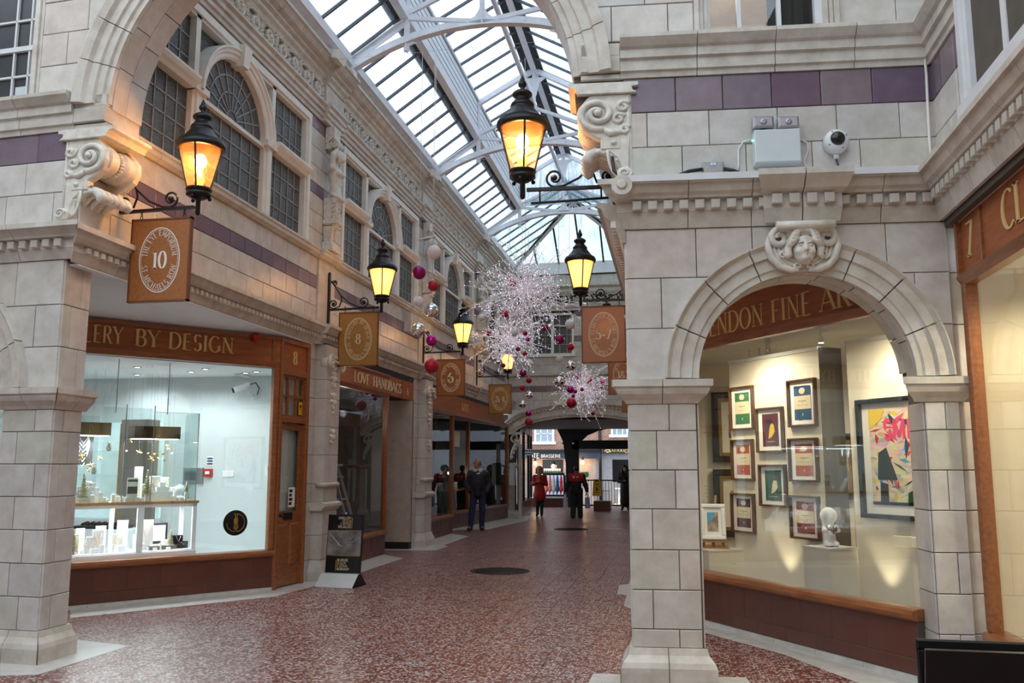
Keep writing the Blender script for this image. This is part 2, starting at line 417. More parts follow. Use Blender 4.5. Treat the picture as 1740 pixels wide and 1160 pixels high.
def copy_tree(o, M, label=None, parent=None, top=True):
    c = o.copy(); C.objects.link(c)
    if top: c.matrix_basis = M; W0 = M
    else:
        c.parent = parent; c.matrix_basis = o.matrix_basis; W0 = WM[parent.name] @ o.matrix_basis
    WM[c.name] = W0.copy()
    if label: c['label'] = label
    for ch in list(o.children): copy_tree(ch, None, None, c, False)
    return c
def frame(o, u, n):
    u = Vector(u).normalized(); n = Vector(n).normalized()
    return Matrix(((u.x, 0, n.x, o[0]), (u.y, 0, n.y, o[1]), (u.z, 1, n.z, o[2]), (0, 0, 0, 1)))
T = Matrix.Translation
def Fdir(o, u):  # frame facing the side from which u points right
    u = Vector(u).normalized(); return frame(o, u, u.cross(Vector((0, 0, 1))))

# wall frames: local (s along, z up, d out of the wall)
FA = Fdir((-5.48, 6.98, 0), (math.cos(R(3.5)), -math.sin(R(3.5)), 0))
FB = Fdir((-.35, 7.2, 0), (math.cos(R(4.4)), math.sin(R(4.4)), 0))
FL = Fdir((-5.4, 0, 0), (0, 1, 0))            # left arcade wall, s = world Y
FRm = frame((-.35, 0, 0), (0, 1, 0), (-1, 0, 0))  # right arcade wall, mirrored
FE = Fdir((-2.875, 28.5, 0), (1, 0, 0))       # far end wall
FW_ = Fdir((2.2, 7.4, 0), (0, -1, 0))         # right wall of the hall, s = 7.4 - Y
def pxray(x, y):
    return RT*((x-CXP)/FPX)+FW-UP*((y-CYP)/FPX)
def at_z(x, y, z=0.):
    d = pxray(x, y); return Vector((0, 0, EYE))+d*((z-EYE)/d.z)
def at_y(x, y, Y):
    d = pxray(x, y); return Vector((0, 0, EYE))+d*(Y/d.y)
def at_F(x, y, F, dd=0.):
    """where the sight line through a photo pixel meets the wall frame F, in the frame's own (s, z)"""
    d = pxray(x, y); n = Vector((F[0][2], F[1][2], F[2][2])); o = Vector((F[0][3], F[1][3], F[2][3]))+n*dd
    c = Vector((0, 0, EYE)); p = c+d*((o-c).dot(n)/d.dot(n)); q = F.inverted() @ p
    return q.x, q.y

# ---------------------------------------------------------------- masonry
def clip_half(poly, nx, nz, k):
    out = []; n = len(poly)
    for i in range(n):
        a, b = poly[i], poly[(i+1) % n]; da = a[0]*nx+a[1]*nz-k; db = b[0]*nx+b[1]*nz-k
        if da >= 0: out.append(a)
        if (da >= 0) != (db >= 0):
            t = da/(da-db); out.append((a[0]+(b[0]-a[0])*t, a[1]+(b[1]-a[1])*t))
    return out
def area(p): return abs(sum(p[i][0]*p[(i+1) % len(p)][1]-p[(i+1) % len(p)][0]*p[i][1] for i in range(len(p))))/2 if len(p) > 2 else 0
def blocks(parent, F, s0, s1, zs, L=.5, mat='faience', d=.012, arches=(), holes=(), off=0, name='faience_block', stuff=None, gap=.003, jit=.12, thick=.05):
    rnd = random.Random(int(abs(s0*97+zs[0]*31+s1*7))+5)
    for i in range(len(zs)-1):
        z0, z1 = zs[i], zs[i+1]
        segs = [(s0, s1)]
        for h in holes:
            if h[2] < z1-.02 and h[3] > z0+.02:
                ns = []
                for a, b in segs:
                    if h[1] <= a or h[0] >= b: ns.append((a, b)); continue
                    if h[0] > a+.03: ns.append((a, h[0]))
                    if h[1] < b-.03: ns.append((h[1], b))
                segs = ns
        for a, b in segs:
            cuts = [a]; x = a+(L*.5 if (i+off) % 2 else L)
            while x < b-L*.3:
                cuts.append(x+rnd.uniform(-jit, jit)*L); x += L
            cuts.append(b)
            for q in range(len(cuts)-1):
                x0, x1 = cuts[q]+gap, cuts[q+1]-gap
                p = [(x0, z0+gap), (x1, z0+gap), (x1, z1-gap), (x0, z1-gap)]
                for (cx, cz, ea, eb) in arches:
                    u = [((px-cx)/ea, (pz-cz)/eb) for px, pz in p]
                    if max(v[1] for v in u) <= 0: continue
                    mx_ = sum(v[0] for v in u)/len(u); mz = max(.02, sum(v[1] for v in u)/len(u)); l = math.hypot(mx_, mz)
                    if min(v[0]*mx_/l+v[1]*mz/l for v in u) < 1:
                        u = clip_half(u, mx_/l, mz/l, 1.0)
                    p = [(v[0]*ea+cx, v[1]*eb+cz) for v in u]
                    if len(p) < 3: break
                if len(p) < 3 or area(p) < .0015: continue
                dd = d+rnd.uniform(-.002, .002)
                if stuff is not None: stuff.poly(p, dd-thick, dd, 0, .005)
                else:
                    mb = MB().poly(p, dd-thick, dd, 0, .005); mk(name, mb, mat, parent, F)
def mould(parent, F, s0, s1, prof, piece=.6, mat='moulded_faience', name='cornice_block', m0=0, m1=0, gap=.003, stuff=None):
    """profile [(d, z)] (ccw seen along +s) run along s, cut into blocks; m0, m1 mitre the ends by that much s per unit of d"""
    n = max(1, round((s1-s0)/piece)); st = (s1-s0)/n; k = len(prof)
    for i in range(n):
        a = s0+i*st+(gap if i else 0); b = s0+(i+1)*st-(gap if i < n-1 else 0)
        vs = [(a+(m0*d if i == 0 else 0), z, d) for d, z in prof]+[(b+(m1*d if i == n-1 else 0), z, d) for d, z in prof]
        fs = [tuple(range(k)), tuple(range(k, 2*k))[::-1]]+[(j, k+j, k+(j+1) % k, (j+1) % k) for j in range(k)]
        mb = stuff or MB(); mb.add(vs, [f[::-1] for f in fs])
        if stuff is None: mk(name, mb, mat, parent, F)
def dentils(parent, F, s0, s1, z0, z1, d0, d1, step=.13, w=.075, stuff=None, mat='moulded_faience'):
    n = max(1, round((s1-s0)/step)); st = (s1-s0)/n; me = None
    for i in range(n):
        c = s0+(i+.5)*st
        if stuff is not None: stuff.cbox(c-w/2, c+w/2, z0, z1, d0, d1, .006)
        else:
            if me is None: me = MB().cbox(-w/2, w/2, z0, z1, d0, d1, .006).mesh('dentil', mat)
            link('dentil', me, parent, F @ T((c, 0, 0)))
def arc_pts(cx, cz, a, b, t0, t1, n): return [(cx+a*math.cos(t0+(t1-t0)*i/n), cz+b*math.sin(t0+(t1-t0)*i/n)) for i in range(n+1)]
def voussoirs(parent, F, cx, cz, a, b, t0, t1, n, prof, mat='moulded_faience', name='arch_block', sub=5, gap=.0045):
    """profile [(radial offset, d)] swept along an elliptic arc in n separate blocks"""
    k = len(prof)
    for i in range(n):
        g = math.copysign(gap/a, t1-t0); u0 = t0+(t1-t0)*i/n+(g if i else 0); u1 = t0+(t1-t0)*(i+1)/n-(g if i < n-1 else 0)
        vs = []
        for q in range(sub+1):
            t = u0+(u1-u0)*q/sub; nx, nz = math.cos(t)/a, math.sin(t)/b; l = math.hypot(nx, nz); nx /= l; nz /= l
            for dr, d in prof: vs.append((cx+a*math.cos(t)+dr*nx, cz+b*math.sin(t)+dr*nz, d))
        fs = [tuple(range(k)), tuple(range(sub*k, (sub+1)*k))[::-1]]
        for q in range(sub):
            for j in range(k): fs.append((q*k+j, (q+1)*k+j, (q+1)*k+(j+1) % k, q*k+(j+1) % k))
        mk(name, MB().add(vs, fs), mat, parent, F)
def arch_back(mb, s0, s1, cx, cz, a, b, zs, ztop, d0, d1, n=24, full=True):
    """solid wall between s0 and s1 above an arch: strips from the arch curve to ztop"""
    xs = sorted(set([s0, s1]+[max(s0, min(s1, cx-a*math.cos(PI*i/n))) for i in range(n+1)]))
    for x0, x1 in zip(xs, xs[1:]):
        if x1-x0 < 1e-5: continue
        def h(x):
            u = abs(x-cx)/a
            return cz+b*math.sqrt(max(0, 1-u*u)) if u < 1 else zs
        xm = (x0+x1)/2
        if abs(xm-cx) > a: za = zb = zs
        else: za, zb = h(x0), h(x1)
        mb.add([(x0, za, d0), (x1, zb, d0), (x1, ztop, d0), (x0, ztop, d0), (x0, za, d1), (x1, zb, d1), (x1, ztop, d1), (x0, ztop, d1)],
               [(0, 3, 2, 1), (4, 5, 6, 7), (0, 1, 5, 4), (1, 2, 6, 5), (2, 3, 7, 6), (3, 0, 4, 7)])
    return mb

# ---------------------------------------------------------------- lettering: capitals drawn with strokes
G = {
'A': (.74, 'l 0 0 .36 1 t;l .36 1 .74 0;l .13 .34 .61 .34 n'), 'B': (.6, 'l .1 0 .1 1;l .1 1 .32 1 n;l .1 .53 .34 .53 n;l .1 0 .36 0 n;a .32 .765 .2 .235 -90 90;a .35 .265 .25 .265 -90 90'),
'C': (.7, 'a .4 .5 .36 .5 48 312'), 'D': (.74, 'l .1 0 .1 1;l .1 1 .3 1 n;l .1 0 .3 0 n;a .3 .5 .42 .5 -90 90'), 'E': (.56, 'l .1 0 .1 1;l .1 1 .5 1 n;l .1 .52 .42 .52 n;l .1 0 .54 0 n'),
'F': (.52, 'l .1 0 .1 1;l .1 1 .5 1 n;l .1 .52 .42 .52 n'), 'G': (.74, 'a .4 .5 .36 .5 48 330;l .68 .42 .68 .1'), 'H': (.74, 'l .1 0 .1 1;l .64 0 .64 1;l .1 .52 .64 .52 n'),
'I': (.22, 'l .11 0 .11 1'), 'J': (.4, 'l .3 1 .3 .2;a .15 .2 .15 .2 0 -150'), 'K': (.68, 'l .1 0 .1 1;l .1 .42 .6 1 t;l .28 .6 .66 0'), 'L': (.54, 'l .1 0 .1 1;l .1 0 .52 0 n'),
'M': (.88, 'l .1 0 .12 1 t;l .12 1 .44 .1;l .44 .1 .76 1 t;l .76 1 .78 0'), 'N': (.76, 'l .1 0 .1 1 t;l .1 1 .66 0;l .66 0 .66 1 t'), 'O': (.78, 'a .39 .5 .36 .5 0 360'),
'P': (.56, 'l .1 0 .1 1;l .1 1 .3 1 n;l .1 .46 .3 .46 n;a .3 .73 .24 .27 -90 90'), 'Q': (.8, 'a .39 .5 .36 .5 0 360;l .42 .2 .78 -.15'), 'R': (.66, 'l .1 0 .1 1;l .1 1 .3 1 n;l .1 .5 .3 .5 n;a .3 .75 .23 .25 -90 90;l .3 .5 .64 0'),
'S': (.5, 'a .25 .75 .19 .25 30 240;a .25 .26 .21 .26 60 -150'), 'T': (.62, 'l .31 0 .31 1;l .02 1 .6 1 n'), 'U': (.72, 'l .1 1 .1 .3;a .36 .3 .26 .3 180 360;l .62 .3 .62 1 t'),
'V': (.72, 'l 0 1 .36 0;l .36 0 .72 1 t'), 'W': (1.0, 'l 0 1 .27 0;l .27 0 .5 .95 t;l .5 .95 .74 0;l .74 0 1 1 t'), 'X': (.7, 'l 0 1 .68 0;l 0 0 .66 1 t'), 'Y': (.68, 'l 0 1 .34 .48;l .34 .48 .66 1 t;l .34 0 .34 .48'), 'Z': (.6, 'l .04 1 .56 1 n;l .56 1 .02 0;l .02 0 .58 0 n'),
'1': (.3, 'l .17 0 .17 1;l .17 1 .03 .86 t'), '2': (.52, 'a .25 .74 .2 .26 160 -30;l .43 .6 .04 .02 t;l .04 .02 .5 .02'), '3': (.5, 'a .22 .75 .2 .25 150 -90;a .22 .26 .24 .26 90 -150'),
'4': (.56, 'l .4 0 .4 1;l .4 1 .02 .3 t;l .02 .3 .54 .3 n'), '5': (.5, 'l .1 1 .46 1;l .1 1 .08 .56 t;a .22 .32 .24 .32 120 -150'), '6': (.54, 'a .27 .3 .22 .3 0 360;a .52 .32 .48 .7 115 180'), '7': (.52, 'l .04 .97 .5 .97;l .5 .97 .16 0'),
'8': (.5, 'a .25 .76 .18 .24 0 360;a .25 .27 .22 .27 0 360'), '0': (.5, 'a .25 .5 .21 .5 0 360'), '-': (.36, 'l .04 .4 .32 .4 w'), '&': (.7, 'a .27 .78 .15 .21 -40 220;l .14 .66 .62 .02;a .27 .26 .24 .26 90 330;l .5 .1 .64 .42 t'),
'.': (.18, 'l .07 .02 .13 .02 w'), "'": (.16, 'l .1 1 .06 .78'), ' ': (.34, ''), 'a': (.46, 'a .2 .22 .17 .22 0 360;l .38 .44 .38 0'),
}
def glyph(mb, ch, put, h, serif, wt, dep, mi):
    w_, spec = G[ch]; T1 = .15*wt if serif else .11*wt; t1 = .05*wt if serif else .11*wt
    for st in filter(None, spec.split(';')):
        q = st.split(); flag = None
        if q[-1].isalpha(): flag = q[-1]; q = q[:-1]
        k = q[0]; a = list(map(float, q[1:]))
        if k == 'l': pts = [(a[0], a[1]), (a[2], a[3])]; closed = False
        else:
            n = 6 if abs(a[5]-a[4]) < 100 else (10 if abs(a[5]-a[4]) < 200 else 16)
            pts = [(a[0]+a[2]*math.cos(R(a[4]+(a[5]-a[4])*i/n)), a[1]+a[3]*math.sin(R(a[4]+(a[5]-a[4])*i/n))) for i in range(n+1)]; closed = abs(a[5]-a[4]) > 359
        L_ = []; m = len(pts)
        for i, p in enumerate(pts):
            if closed: p0, p1 = pts[(i-1) % (m-1)], pts[(i+1) % (m-1)]
            else: p0, p1 = pts[max(0, i-1)], pts[min(m-1, i+1)]
            dx, dy = p1[0]-p0[0], p1[1]-p0[1]; l = math.hypot(dx, dy) or 1; dx /= l; dy /= l
            wd = t1+(T1-t1)*dy*dy
            if flag in ('t', 'n'): wd = t1
            if flag == 'w': wd = T1*.9
            L_.append(((p[0]-dy*wd/2, p[1]+dx*wd/2), (p[0]+dy*wd/2, p[1]-dx*wd/2)))
        vs = []
        for (x0, y0), (x1, y1) in L_: vs += [put(x0, y0, dep), put(x1, y1, dep), put(x0, y0, 0), put(x1, y1, 0)]
        fs = []
        for i in range(m-1):
            o = i*4; fs += [(o, o+1, o+5, o+4), (o, o+4, o+6, o+2), (o+1, o+3, o+7, o+5)]
        fs += [(0, 2, 3, 1), (m*4-4, m*4-3, m*4-1, m*4-2)]
        mb.add(vs, fs, mi)
        if serif and k == 'l' and flag != 'n':
            for (x, y) in (pts[0], pts[-1]):
                if (abs(y) < .01 or abs(y-1) < .01) and flag != 'w':
                    sw = .11 if flag == 't' else .14; sh = .045*wt; y0 = 0 if y < .5 else 1-sh
                    if ch in 'MVWAN1457' and False: continue
                    vs = [put(x-sw, y0, dep), put(x+sw, y0, dep), put(x+sw, y0+sh, dep), put(x-sw, y0+sh, dep), put(x-sw, y0, 0), put(x+sw, y0, 0), put(x+sw, y0+sh, 0), put(x-sw, y0+sh, 0)]
                    mb.add(vs, [(0, 1, 2, 3), (0, 4, 5, 1), (1, 5, 6, 2), (2, 6, 7, 3), (3, 7, 4, 0)], mi)
def text(mb, s, x, y, h, d=0., dep=.004, serif=True, wt=1., sx=1., track=.1, align='l', mi=0):
    tot = sum((G[c][0]+track)*h*sx for c in s)-track*h*sx
    if align == 'c': x -= tot/2
    if align == 'r': x -= tot
    for c in s:
        glyph(mb, c, lambda a, b, z, x=x: (x+a*h*sx, y+b*h, d+z), h, serif, wt, dep, mi); x += (G[c][0]+track)*h*sx
    return tot
def text_fit(mb, s, x0, x1, y, h, d=0., dep=.004, **k):
    tr = k.get('track', .1); w1 = sum((G[c][0]+tr)*h for c in s)-tr*h; k['sx'] = (x1-x0)/w1; text(mb, s, x0, y, h, d, dep, **k)
def ring_text(mb, s, cx, cy, a, b, mid, h, d, up=True, dep=.003, wt=1., track=.18, mi=0, serif=True, sx=1.):
    """letters round an ellipse centred on angle mid; up: tops point outwards"""
    adv = [(G[c][0]+track)*h*sx for c in s]; tot = sum(adv)
    n = 720; tab = [0]; 
    for i in range(n):
        t = 2*PI*i/n; tab.append(tab[-1]+math.hypot(a*math.sin(t), b*math.cos(t))*2*PI/n)
    per = tab[-1]
    def arc(t): i = (t % (2*PI))/(2*PI)*n; k = int(i); return tab[k]+(tab[k+1]-tab[k])*(i-k)+per*math.floor(t/(2*PI))
    def inv(L):
        q = L % per; lo, hi = 0, n
        while hi-lo > 1:
            m_ = (lo+hi)//2
            if tab[m_] <= q: lo = m_
            else: hi = m_
        return 2*PI*(lo+(q-tab[lo])/max(1e-9, tab[hi]-tab[lo]))/n
    L0 = arc(mid)+(tot/2 if up else -tot/2)
    for c, ad_ in zip(s, adv):
        Lm = L0-ad_/2 if up else L0+ad_/2; t = inv(Lm); L0 = L0-ad_ if up else L0+ad_
        px, py = cx+a*math.cos(t), cy+b*math.sin(t); nx, ny = math.cos(t)/a, math.sin(t)/b; l = math.hypot(nx, ny); nx /= l; ny /= l
        if not up: nx, ny = -nx, -ny
        tx, ty = ny, -nx; w_ = G[c][0]*h*sx
        glyph(mb, c, lambda A, B, z: (px+tx*(A*h*sx-w_/2)+nx*(B-.5)*h, py+ty*(A*h*sx-w_/2)+ny*(B-.5)*h, d+z), h, serif, wt, dep, mi)

# ---------------------------------------------------------------- signed-distance modelling (one skin per figure)
def seg(a, b, ra, rb=None):
    a = np.array(a, float); b = np.array(b, float); rb = ra if rb is None else rb
    def f(P):
        d = b-a; t = np.clip(((P-a) @ d)/max(1e-9, d @ d), 0, 1); return np.linalg.norm(P-a-t[..., None]*d, axis=-1)-(ra+(rb-ra)*t)
    return f
def ell(c, r):
    c = np.array(c, float); r = np.array(r, float)
    def f(P):
        q = (P-c)/r; k0 = np.linalg.norm(q, axis=-1); k1 = np.linalg.norm(q/r, axis=-1)+1e-9; return k0*(k0-1)/k1
    return f
def rbox(c, h, rr=.01):
    c = np.array(c, float); h = np.array(h, float)
    def f(P):
        q = np.abs(P-c)-(h-rr); return np.linalg.norm(np.maximum(q, 0), axis=-1)+np.minimum(q.max(-1), 0)-rr
    return f
def smin(a, b, k):
    h = np.clip(.5+.5*(b-a)/k, 0, 1); return b+(a-b)*h-k*h*(1-h)
def union(fs, k=.03):
    def f(P):
        r = fs[0](P)
        for g in fs[1:]: r = smin(r, g(P), k)
        return r
    return f
def snets(f, lo, hi, h):
    lo = np.array(lo, float); n = np.ceil((np.array(hi)-lo)/h).astype(int)+1
    P = np.stack(np.meshgrid(*[lo[i]+h*np.arange(n[i]) for i in range(3)], indexing='ij'), -1)
    V = f(P); S = V < 0
    cnt = np.zeros(n-1); acc = np.zeros(tuple(n-1)+(3,))
    cor = [(0, 0, 0), (1, 0, 0), (0, 1, 0), (1, 1, 0), (0, 0, 1), (1, 0, 1), (0, 1, 1), (1, 1, 1)]
    sl = lambda A, c: A[c[0]:c[0]+n[0]-1, c[1]:c[1]+n[1]-1, c[2]:c[2]+n[2]-1]
    for i in range(8):
        for ax in range(3):
            a = cor[i]
            if a[ax]: continue
            b_ = list(a); b_[ax] = 1; va, vb = sl(V, a), sl(V, b_); m_ = (va < 0) != (vb < 0)
            t = np.where(m_, va/np.where(m_, va-vb, 1), 0); cnt += m_
            for k in range(3):
                acc[..., k] += m_*(a[k]+(t if k == ax else 0))
    on = cnt > 0; idx = -np.ones(n-1, int); idx[on] = np.arange(on.sum())
    ii = np.argwhere(on); vs = lo+h*(ii+acc[on]/cnt[on][:, None])
    fs = []
    for ax in range(3):
        u, v_ = (ax+1) % 3, (ax+2) % 3
        A = S; e0 = [slice(None)]*3; e1 = [slice(None)]*3; e0[ax] = slice(0, -1); e1[ax] = slice(1, None)
        ch = A[tuple(e0)] != A[tuple(e1)]
        q = np.argwhere(ch); q = q[(q[:, u] > 0) & (q[:, v_] > 0) & (q[:, u] < n[u]-1) & (q[:, v_] < n[v_]-1)]
        if not len(q): continue
        du = np.zeros(3, int); du[u] = 1; dv = np.zeros(3, int); dv[v_] = 1
        g = lambda w: idx[w[:, 0], w[:, 1], w[:, 2]]
        F4 = np.stack([g(q), g(q-du), g(q-du-dv), g(q-dv)], 1)
        fl = A[q[:, 0], q[:, 1], q[:, 2]]
        F4[~fl] = F4[~fl][:, ::-1]
        fs.append(F4)
    fs = np.concatenate(fs); mb = MB(); mb.v = [tuple(p) for p in vs]; mb.f = [list(map(int, q[::-1])) for q in fs]; mb.m = [0]*len(fs); mb.sm = [True]*len(fs)
    return mb
def sdf_obj(fs, lo, hi, h, k=.03): return snets(fs if callable(fs) else union(fs, k), lo, hi, h)
def spiral(cx, cy, r0, r1, a0, turns, n=20, ccw=1):
    return [(cx+(r0+(r1-r0)*i/n)*math.cos(a0+ccw*turns*2*PI*i/n), cy+(r0+(r1-r0)*i/n)*math.sin(a0+ccw*turns*2*PI*i/n)) for i in range(n+1)]
# ================================================================ FLOOR
floor = struct('floor', 'red terrazzo floor of the arcade, laid in long slabs')
mk('floor_bed', MB().box(-10, 7, -6, 40, -.3, -.006), 'mortar', floor)
XW = .335; X0 = -1.14; sl = []
ix0, ix1 = math.floor((-9-X0)/XW), math.ceil((6-X0)/XW); rest = MB(); slab_me = MB().cbox(.0015, XW-.0015, .0015, .668, -.03, 0, .002).mesh('slab', 'terrazzo')
for i in range(ix0, ix1):
    for j in range(-9, 56):
        x, y = X0+i*XW, j*.67+(.335 if i % 2 else 0)
        ok = y > 6.3 and -5.9 < x < .7+max(0, (9-y))*.2
        sl.append((0 if ok else 1, y, x))
sl.sort()
for k, (q, y, x) in enumerate(sl):
    if k < 290 and q == 0: link('slab', slab_me, floor, T((x, y, 0)))
    else: rest.add([(x+.0015, y+.0015, 0), (x+XW-.0015, y+.0015, 0), (x+XW-.0015, y+.668, 0), (x+.0015, y+.668, 0)], [(0, 1, 2, 3)])
o = mk('slab_paving', rest, 'terrazzo', floor); o['kind'] = 'stuff'
for pts in ([(0, 1148), (65, 1146), (220, 1097), (133, 1087), (60, 1120), (0, 1115)],
            [(119, 1034), (460, 1001), (512, 988), (580, 986), (583, 992), (538, 994.5), (465.5, 1013.4), (119, 1049.7)],
            [(545, 983), (653, 942), (685, 948.6), (640, 963), (612, 973), (545, 990)],
            [(652, 930), (732, 921), (772, 907), (797, 911), (754, 926), (761.6, 928.2), (740.4, 935), (652, 935)],
            [(773, 894), (866, 879.5), (905, 875), (896, 884), (830, 899), (773, 900)],
            [(1000, 1160), (1008, 1144), (1072, 1146), (1090, 1143), (1090, 1160)],
            [(1090, 962), (1080, 962), (1068, 992), (1052, 994), (1048.4, 1009), (1065, 1010.7), (1060, 1029), (1090, 1041)],
            [(1180, 1044), (1570, 1160), (1464, 1162), (1333, 1112), (1180, 1070)],
            [(1193, 1149), (1267.6, 1151), (1278, 1163), (1190, 1163)]):
    q = [at_z(x, y)[:2] for x, y in pts]
    mk('marble_border', MB().poly(q, -.02, .002, 0), 'marble_edge', floor)

# ================================================================ FRONT WALLS (either side of the great arch)
IMP = [(0, 0), (.02, 0), (.04, .03), (.09, .075), (.105, .105), (.105, .125), (.13, .135), (.13, .19), (0, .195)]
BASE = [(0, 0), (.10, 0), (.10, .13), (.085, .17), (.045, .22), (.03, .27), (0, .27)]
STR = [(0, 0), (.03, 0), (.035, .045), (.06, .055), (.06, .15), (.09, .16), (.09, .235), (.12, .25), (.17, .31), (.17, .345), (0, .36)]
def cprof(z0, zd0, zd1, z1):   # cornice: bevelled bed, dentil band, cyma
    return [(0, z0), (.03, z0), (.07, zd0-.01), (.07, zd0), (.075, zd0), (.075, zd1), (.13, zd1+.01), (.14, zd1+.03), (.17, zd1+.05), (.20, z1-.05), (.23, z1-.045), (.23, z1), (0, z1+.02)]
JC = 1.42; JZ = 2.39; JR = .85; JO = 1.12
RING = [(0, -.02), (0, .035), (.05, .035), (.06, .05), (.15, .05), (.16, .075), (.23, .075), (.26, .11), (.27, .11), (.27, -.02)]
BIG = [(0, -.03), (0, .02), (.05, .02), (.06, .045), (.13, .045), (.14, .07), (.22, .07), (.24, .11), (.31, .13), (.33, .13), (.33, -.03)]
def front_wall(F, name, sg, zl, zc, zp, zs, label, sideF, s_end, big_c):
    """sg=+1: wall runs to +s from the corner at s=0 (right wall), -1: to -s"""
    W = struct(name, label)
    mb = MB()
    a = lambda s: s*sg
    imp0, imp1 = zl[-1], zl[-1]+.195
    mb.box(a(.04), a(.55), 0, zc[0]+.05, -.36, -.01)                       # pier
    far0 = 2.32
    mb.box(a(far0), a(2.575), 0, zc[0]+.05, -.36, -.01).box(a(2.57), a(2.80), 0, zc[0]+.05, -.36, -.055)
    sA, sB = sorted((a(.5), a(2.4)))
    arch_back(mb, sA, sB, a(JC), JZ, JR+.02, JR+.02, imp1, zc[0]+.05, -.36, -.01)
    e0, e1 = sorted((a(0), a(s_end)))
    mb.box(e0, e1, zc[0], zp[1]+.1, -.4, -.01)                               # wall behind cornice and band
    mk('wall_core', mb, 'mortar', W, F)
    b = lambda s0, s1, zs_, **k: blocks(W, F, min(a(s0), a(s1)), max(a(s0), a(s1)), zs_, **k)
    b(0, .54, zl, L=.36, name='pier_block')
    b(far0, 2.58, zl, L=.3, name='pier_block', off=1); b(2.585, 2.79, zl, L=.4, name='pier_block', d=-.03)
    b(0, 2.58, zc[1], L=.52, arches=[(a(JC), JZ, JR+.14, JR+.14)], holes=[(min(a(.56), a(2.28)), max(a(.56), a(2.28)), 0, JZ)])
    b(2.585, 2.79, zc[1], L=.4, d=-.03)
    # imposts
    for q0, q1, mm0, mm1 in ((0, .54, -1, 1), (2.26, 2.60, -1, 1)):
        x0, x1 = sorted((a(q0), a(q1))); mould(W, F, x0, x1, [(d, imp0+z) for d, z in IMP], .26, name='impost_block', m0=-1, m1=1)
    # base
    x0, x1 = sorted((a(0), a(.54))); mould(W, F, x0, x1, [(d, z*zl[0]/.27) for d, z in BASE], .3, name='base_block', m0=-1, m1=1)
    x0, x1 = sorted((a(far0), a(2.6))); mould(W, F, x0, x1, [(d, z) for d, z in BASE], .3, name='base_block', m0=-1, m1=0)
    # arch ring and soffit
    voussoirs(W, F, a(JC), JZ, JR, JR, 0, PI, 8, RING, name='arch_block')
    for k, (d0, d1) in enumerate(((-.19, -.024), (-.36, -.195))):
        voussoirs(W, F, a(JC), JZ, JR-.005, JR-.005, PI*.02*k, PI-.02*k, 9, [(0, d0), (0, d1), (.05, d1), (.05, d0)], mat='faience', name='soffit_block')
    # jamb blocks, facing across the opening
    for q in ((.55, 1), (far0, -1)):
        for i in range(len(zl)-1):
            x = a(q[0]); m2 = MB().box(x-.012 if (q[1]*sg > 0) else x-.012, x+.012, zl[i]+.004, zl[i+1]-.004, -.35, -.012); mk('jamb_block', m2, 'faience', W, F)
    # cornice, dentils
    P = cprof(zc[0], *zc[2], zc[3]); x0, x1 = sorted((a(0), a(s_end)))
    m0, m1 = (-1, -1) if sg > 0 else (0, 1)
    x1 += 0 if sg > 0 else .07; xc = 0 if sg > 0 else -.07
    mould(W, F, x0, x1, P, .55, m0=m0, m1=m1)
    dentils(W, F, x0+.03, x1-(.1 if sg > 0 else 0), zc[2][0]+.008, zc[2][1]-.004, .07, .125, .128, .076)
    # upper courses, purple band, string course
    b(xc, s_end, zp[0], L=.5); b(xc, s_end, [zp[0][-1], zp[1]], L=.42, mat='purple_glaze', name='purple_block')
    y0 = zp[1]
    mould(W, F, min(a(-.02), a(s_end)), max(a(-.02), a(s_end)), [(d, y0+z*(zs-y0)/.345) for d, z in STR], .62, name='string_block', m0=(0 if sg > 0 else 0), m1=(-1 if sg > 0 else 0))
    # great arch, this half
    bc = a(-big_c); t0, t1 = (PI, PI/2) if sg < 0 else (0, PI/2)
    mb = MB(); x0, x1 = sorted((bc, 0)); arch_back(mb, x0, x1, bc, 5.0, 2.19, 1.85, 4.8, 7.6, -.44, -.01)
    mk('arch_core', mb, 'mortar', W, F)
    voussoirs(W, F, bc, 5.0, 2.17, 1.83, t0+(.02 if sg > 0 else -.02), t1, 8, BIG, name='arch_block')
    for k, (d0, d1) in enumerate(((-.22, -.034), (-.45, -.225))):
        h = .1 if k else 0
        voussoirs(W, F, bc, 5.0, 2.165, 1.825, t0, t1, 7+k, [(0, d0), (0, d1), (.05, d1), (.05, d0)], mat='faience', name='soffit_block')
    # flat returns of the string course under the springing
    x0, x1 = sorted((a(-.02), -a(.36)));
    for (dd, zz0, zz1) in ((.03, 0, .045), (.06, .055, .20), (.045, .205, zs-y0-.02)):
        mk('string_block', MB().cbox(x0, x1, y0+zz0, y0+zz1, -.44, dd, .006), 'moulded_faience', W, F)
    zz = [zs+.01+.33*i for i in range(7)]
    b(-big_c, s_end, zz, L=.5, arches=[(bc, 5.0, 2.17+.2, 1.83+.2)], holes=[(min(a(.62), a(1.83)), max(a(.62), a(1.83)), 0, 7)] if sg > 0 else [(min(a(.44), a(1.7)), max(a(.44), a(1.7)), 0, 7)])
    w0, w1 = (.62, 1.83) if sg > 0 else (.44, 1.7)
    mb = MB(); mb.box(a(0), a(w0), zs-.1, 7.6, -.4, -.01); mb.box(a(w1), a(s_end), zs-.1, 7.6, -.4, -.01); mb.box(a(w0), a(w1), 6.9, 7.6, -.4, -.01)
    mk('upper_core', mb, 'mortar', W, F)
    return W
FSL = Fdir((-5.48, 6.98, 0), (0, 1, 0)); FSR = frame((-.35, 7.2, 0), (0, 1, 0), (-1, 0, 0))
zL = [.26, .545, .83, 1.12, 1.41, 1.70, 1.99, 2.19]; zR = [.27, .41, .71, 1.02, 1.34, 1.65, 1.965, 2.185]
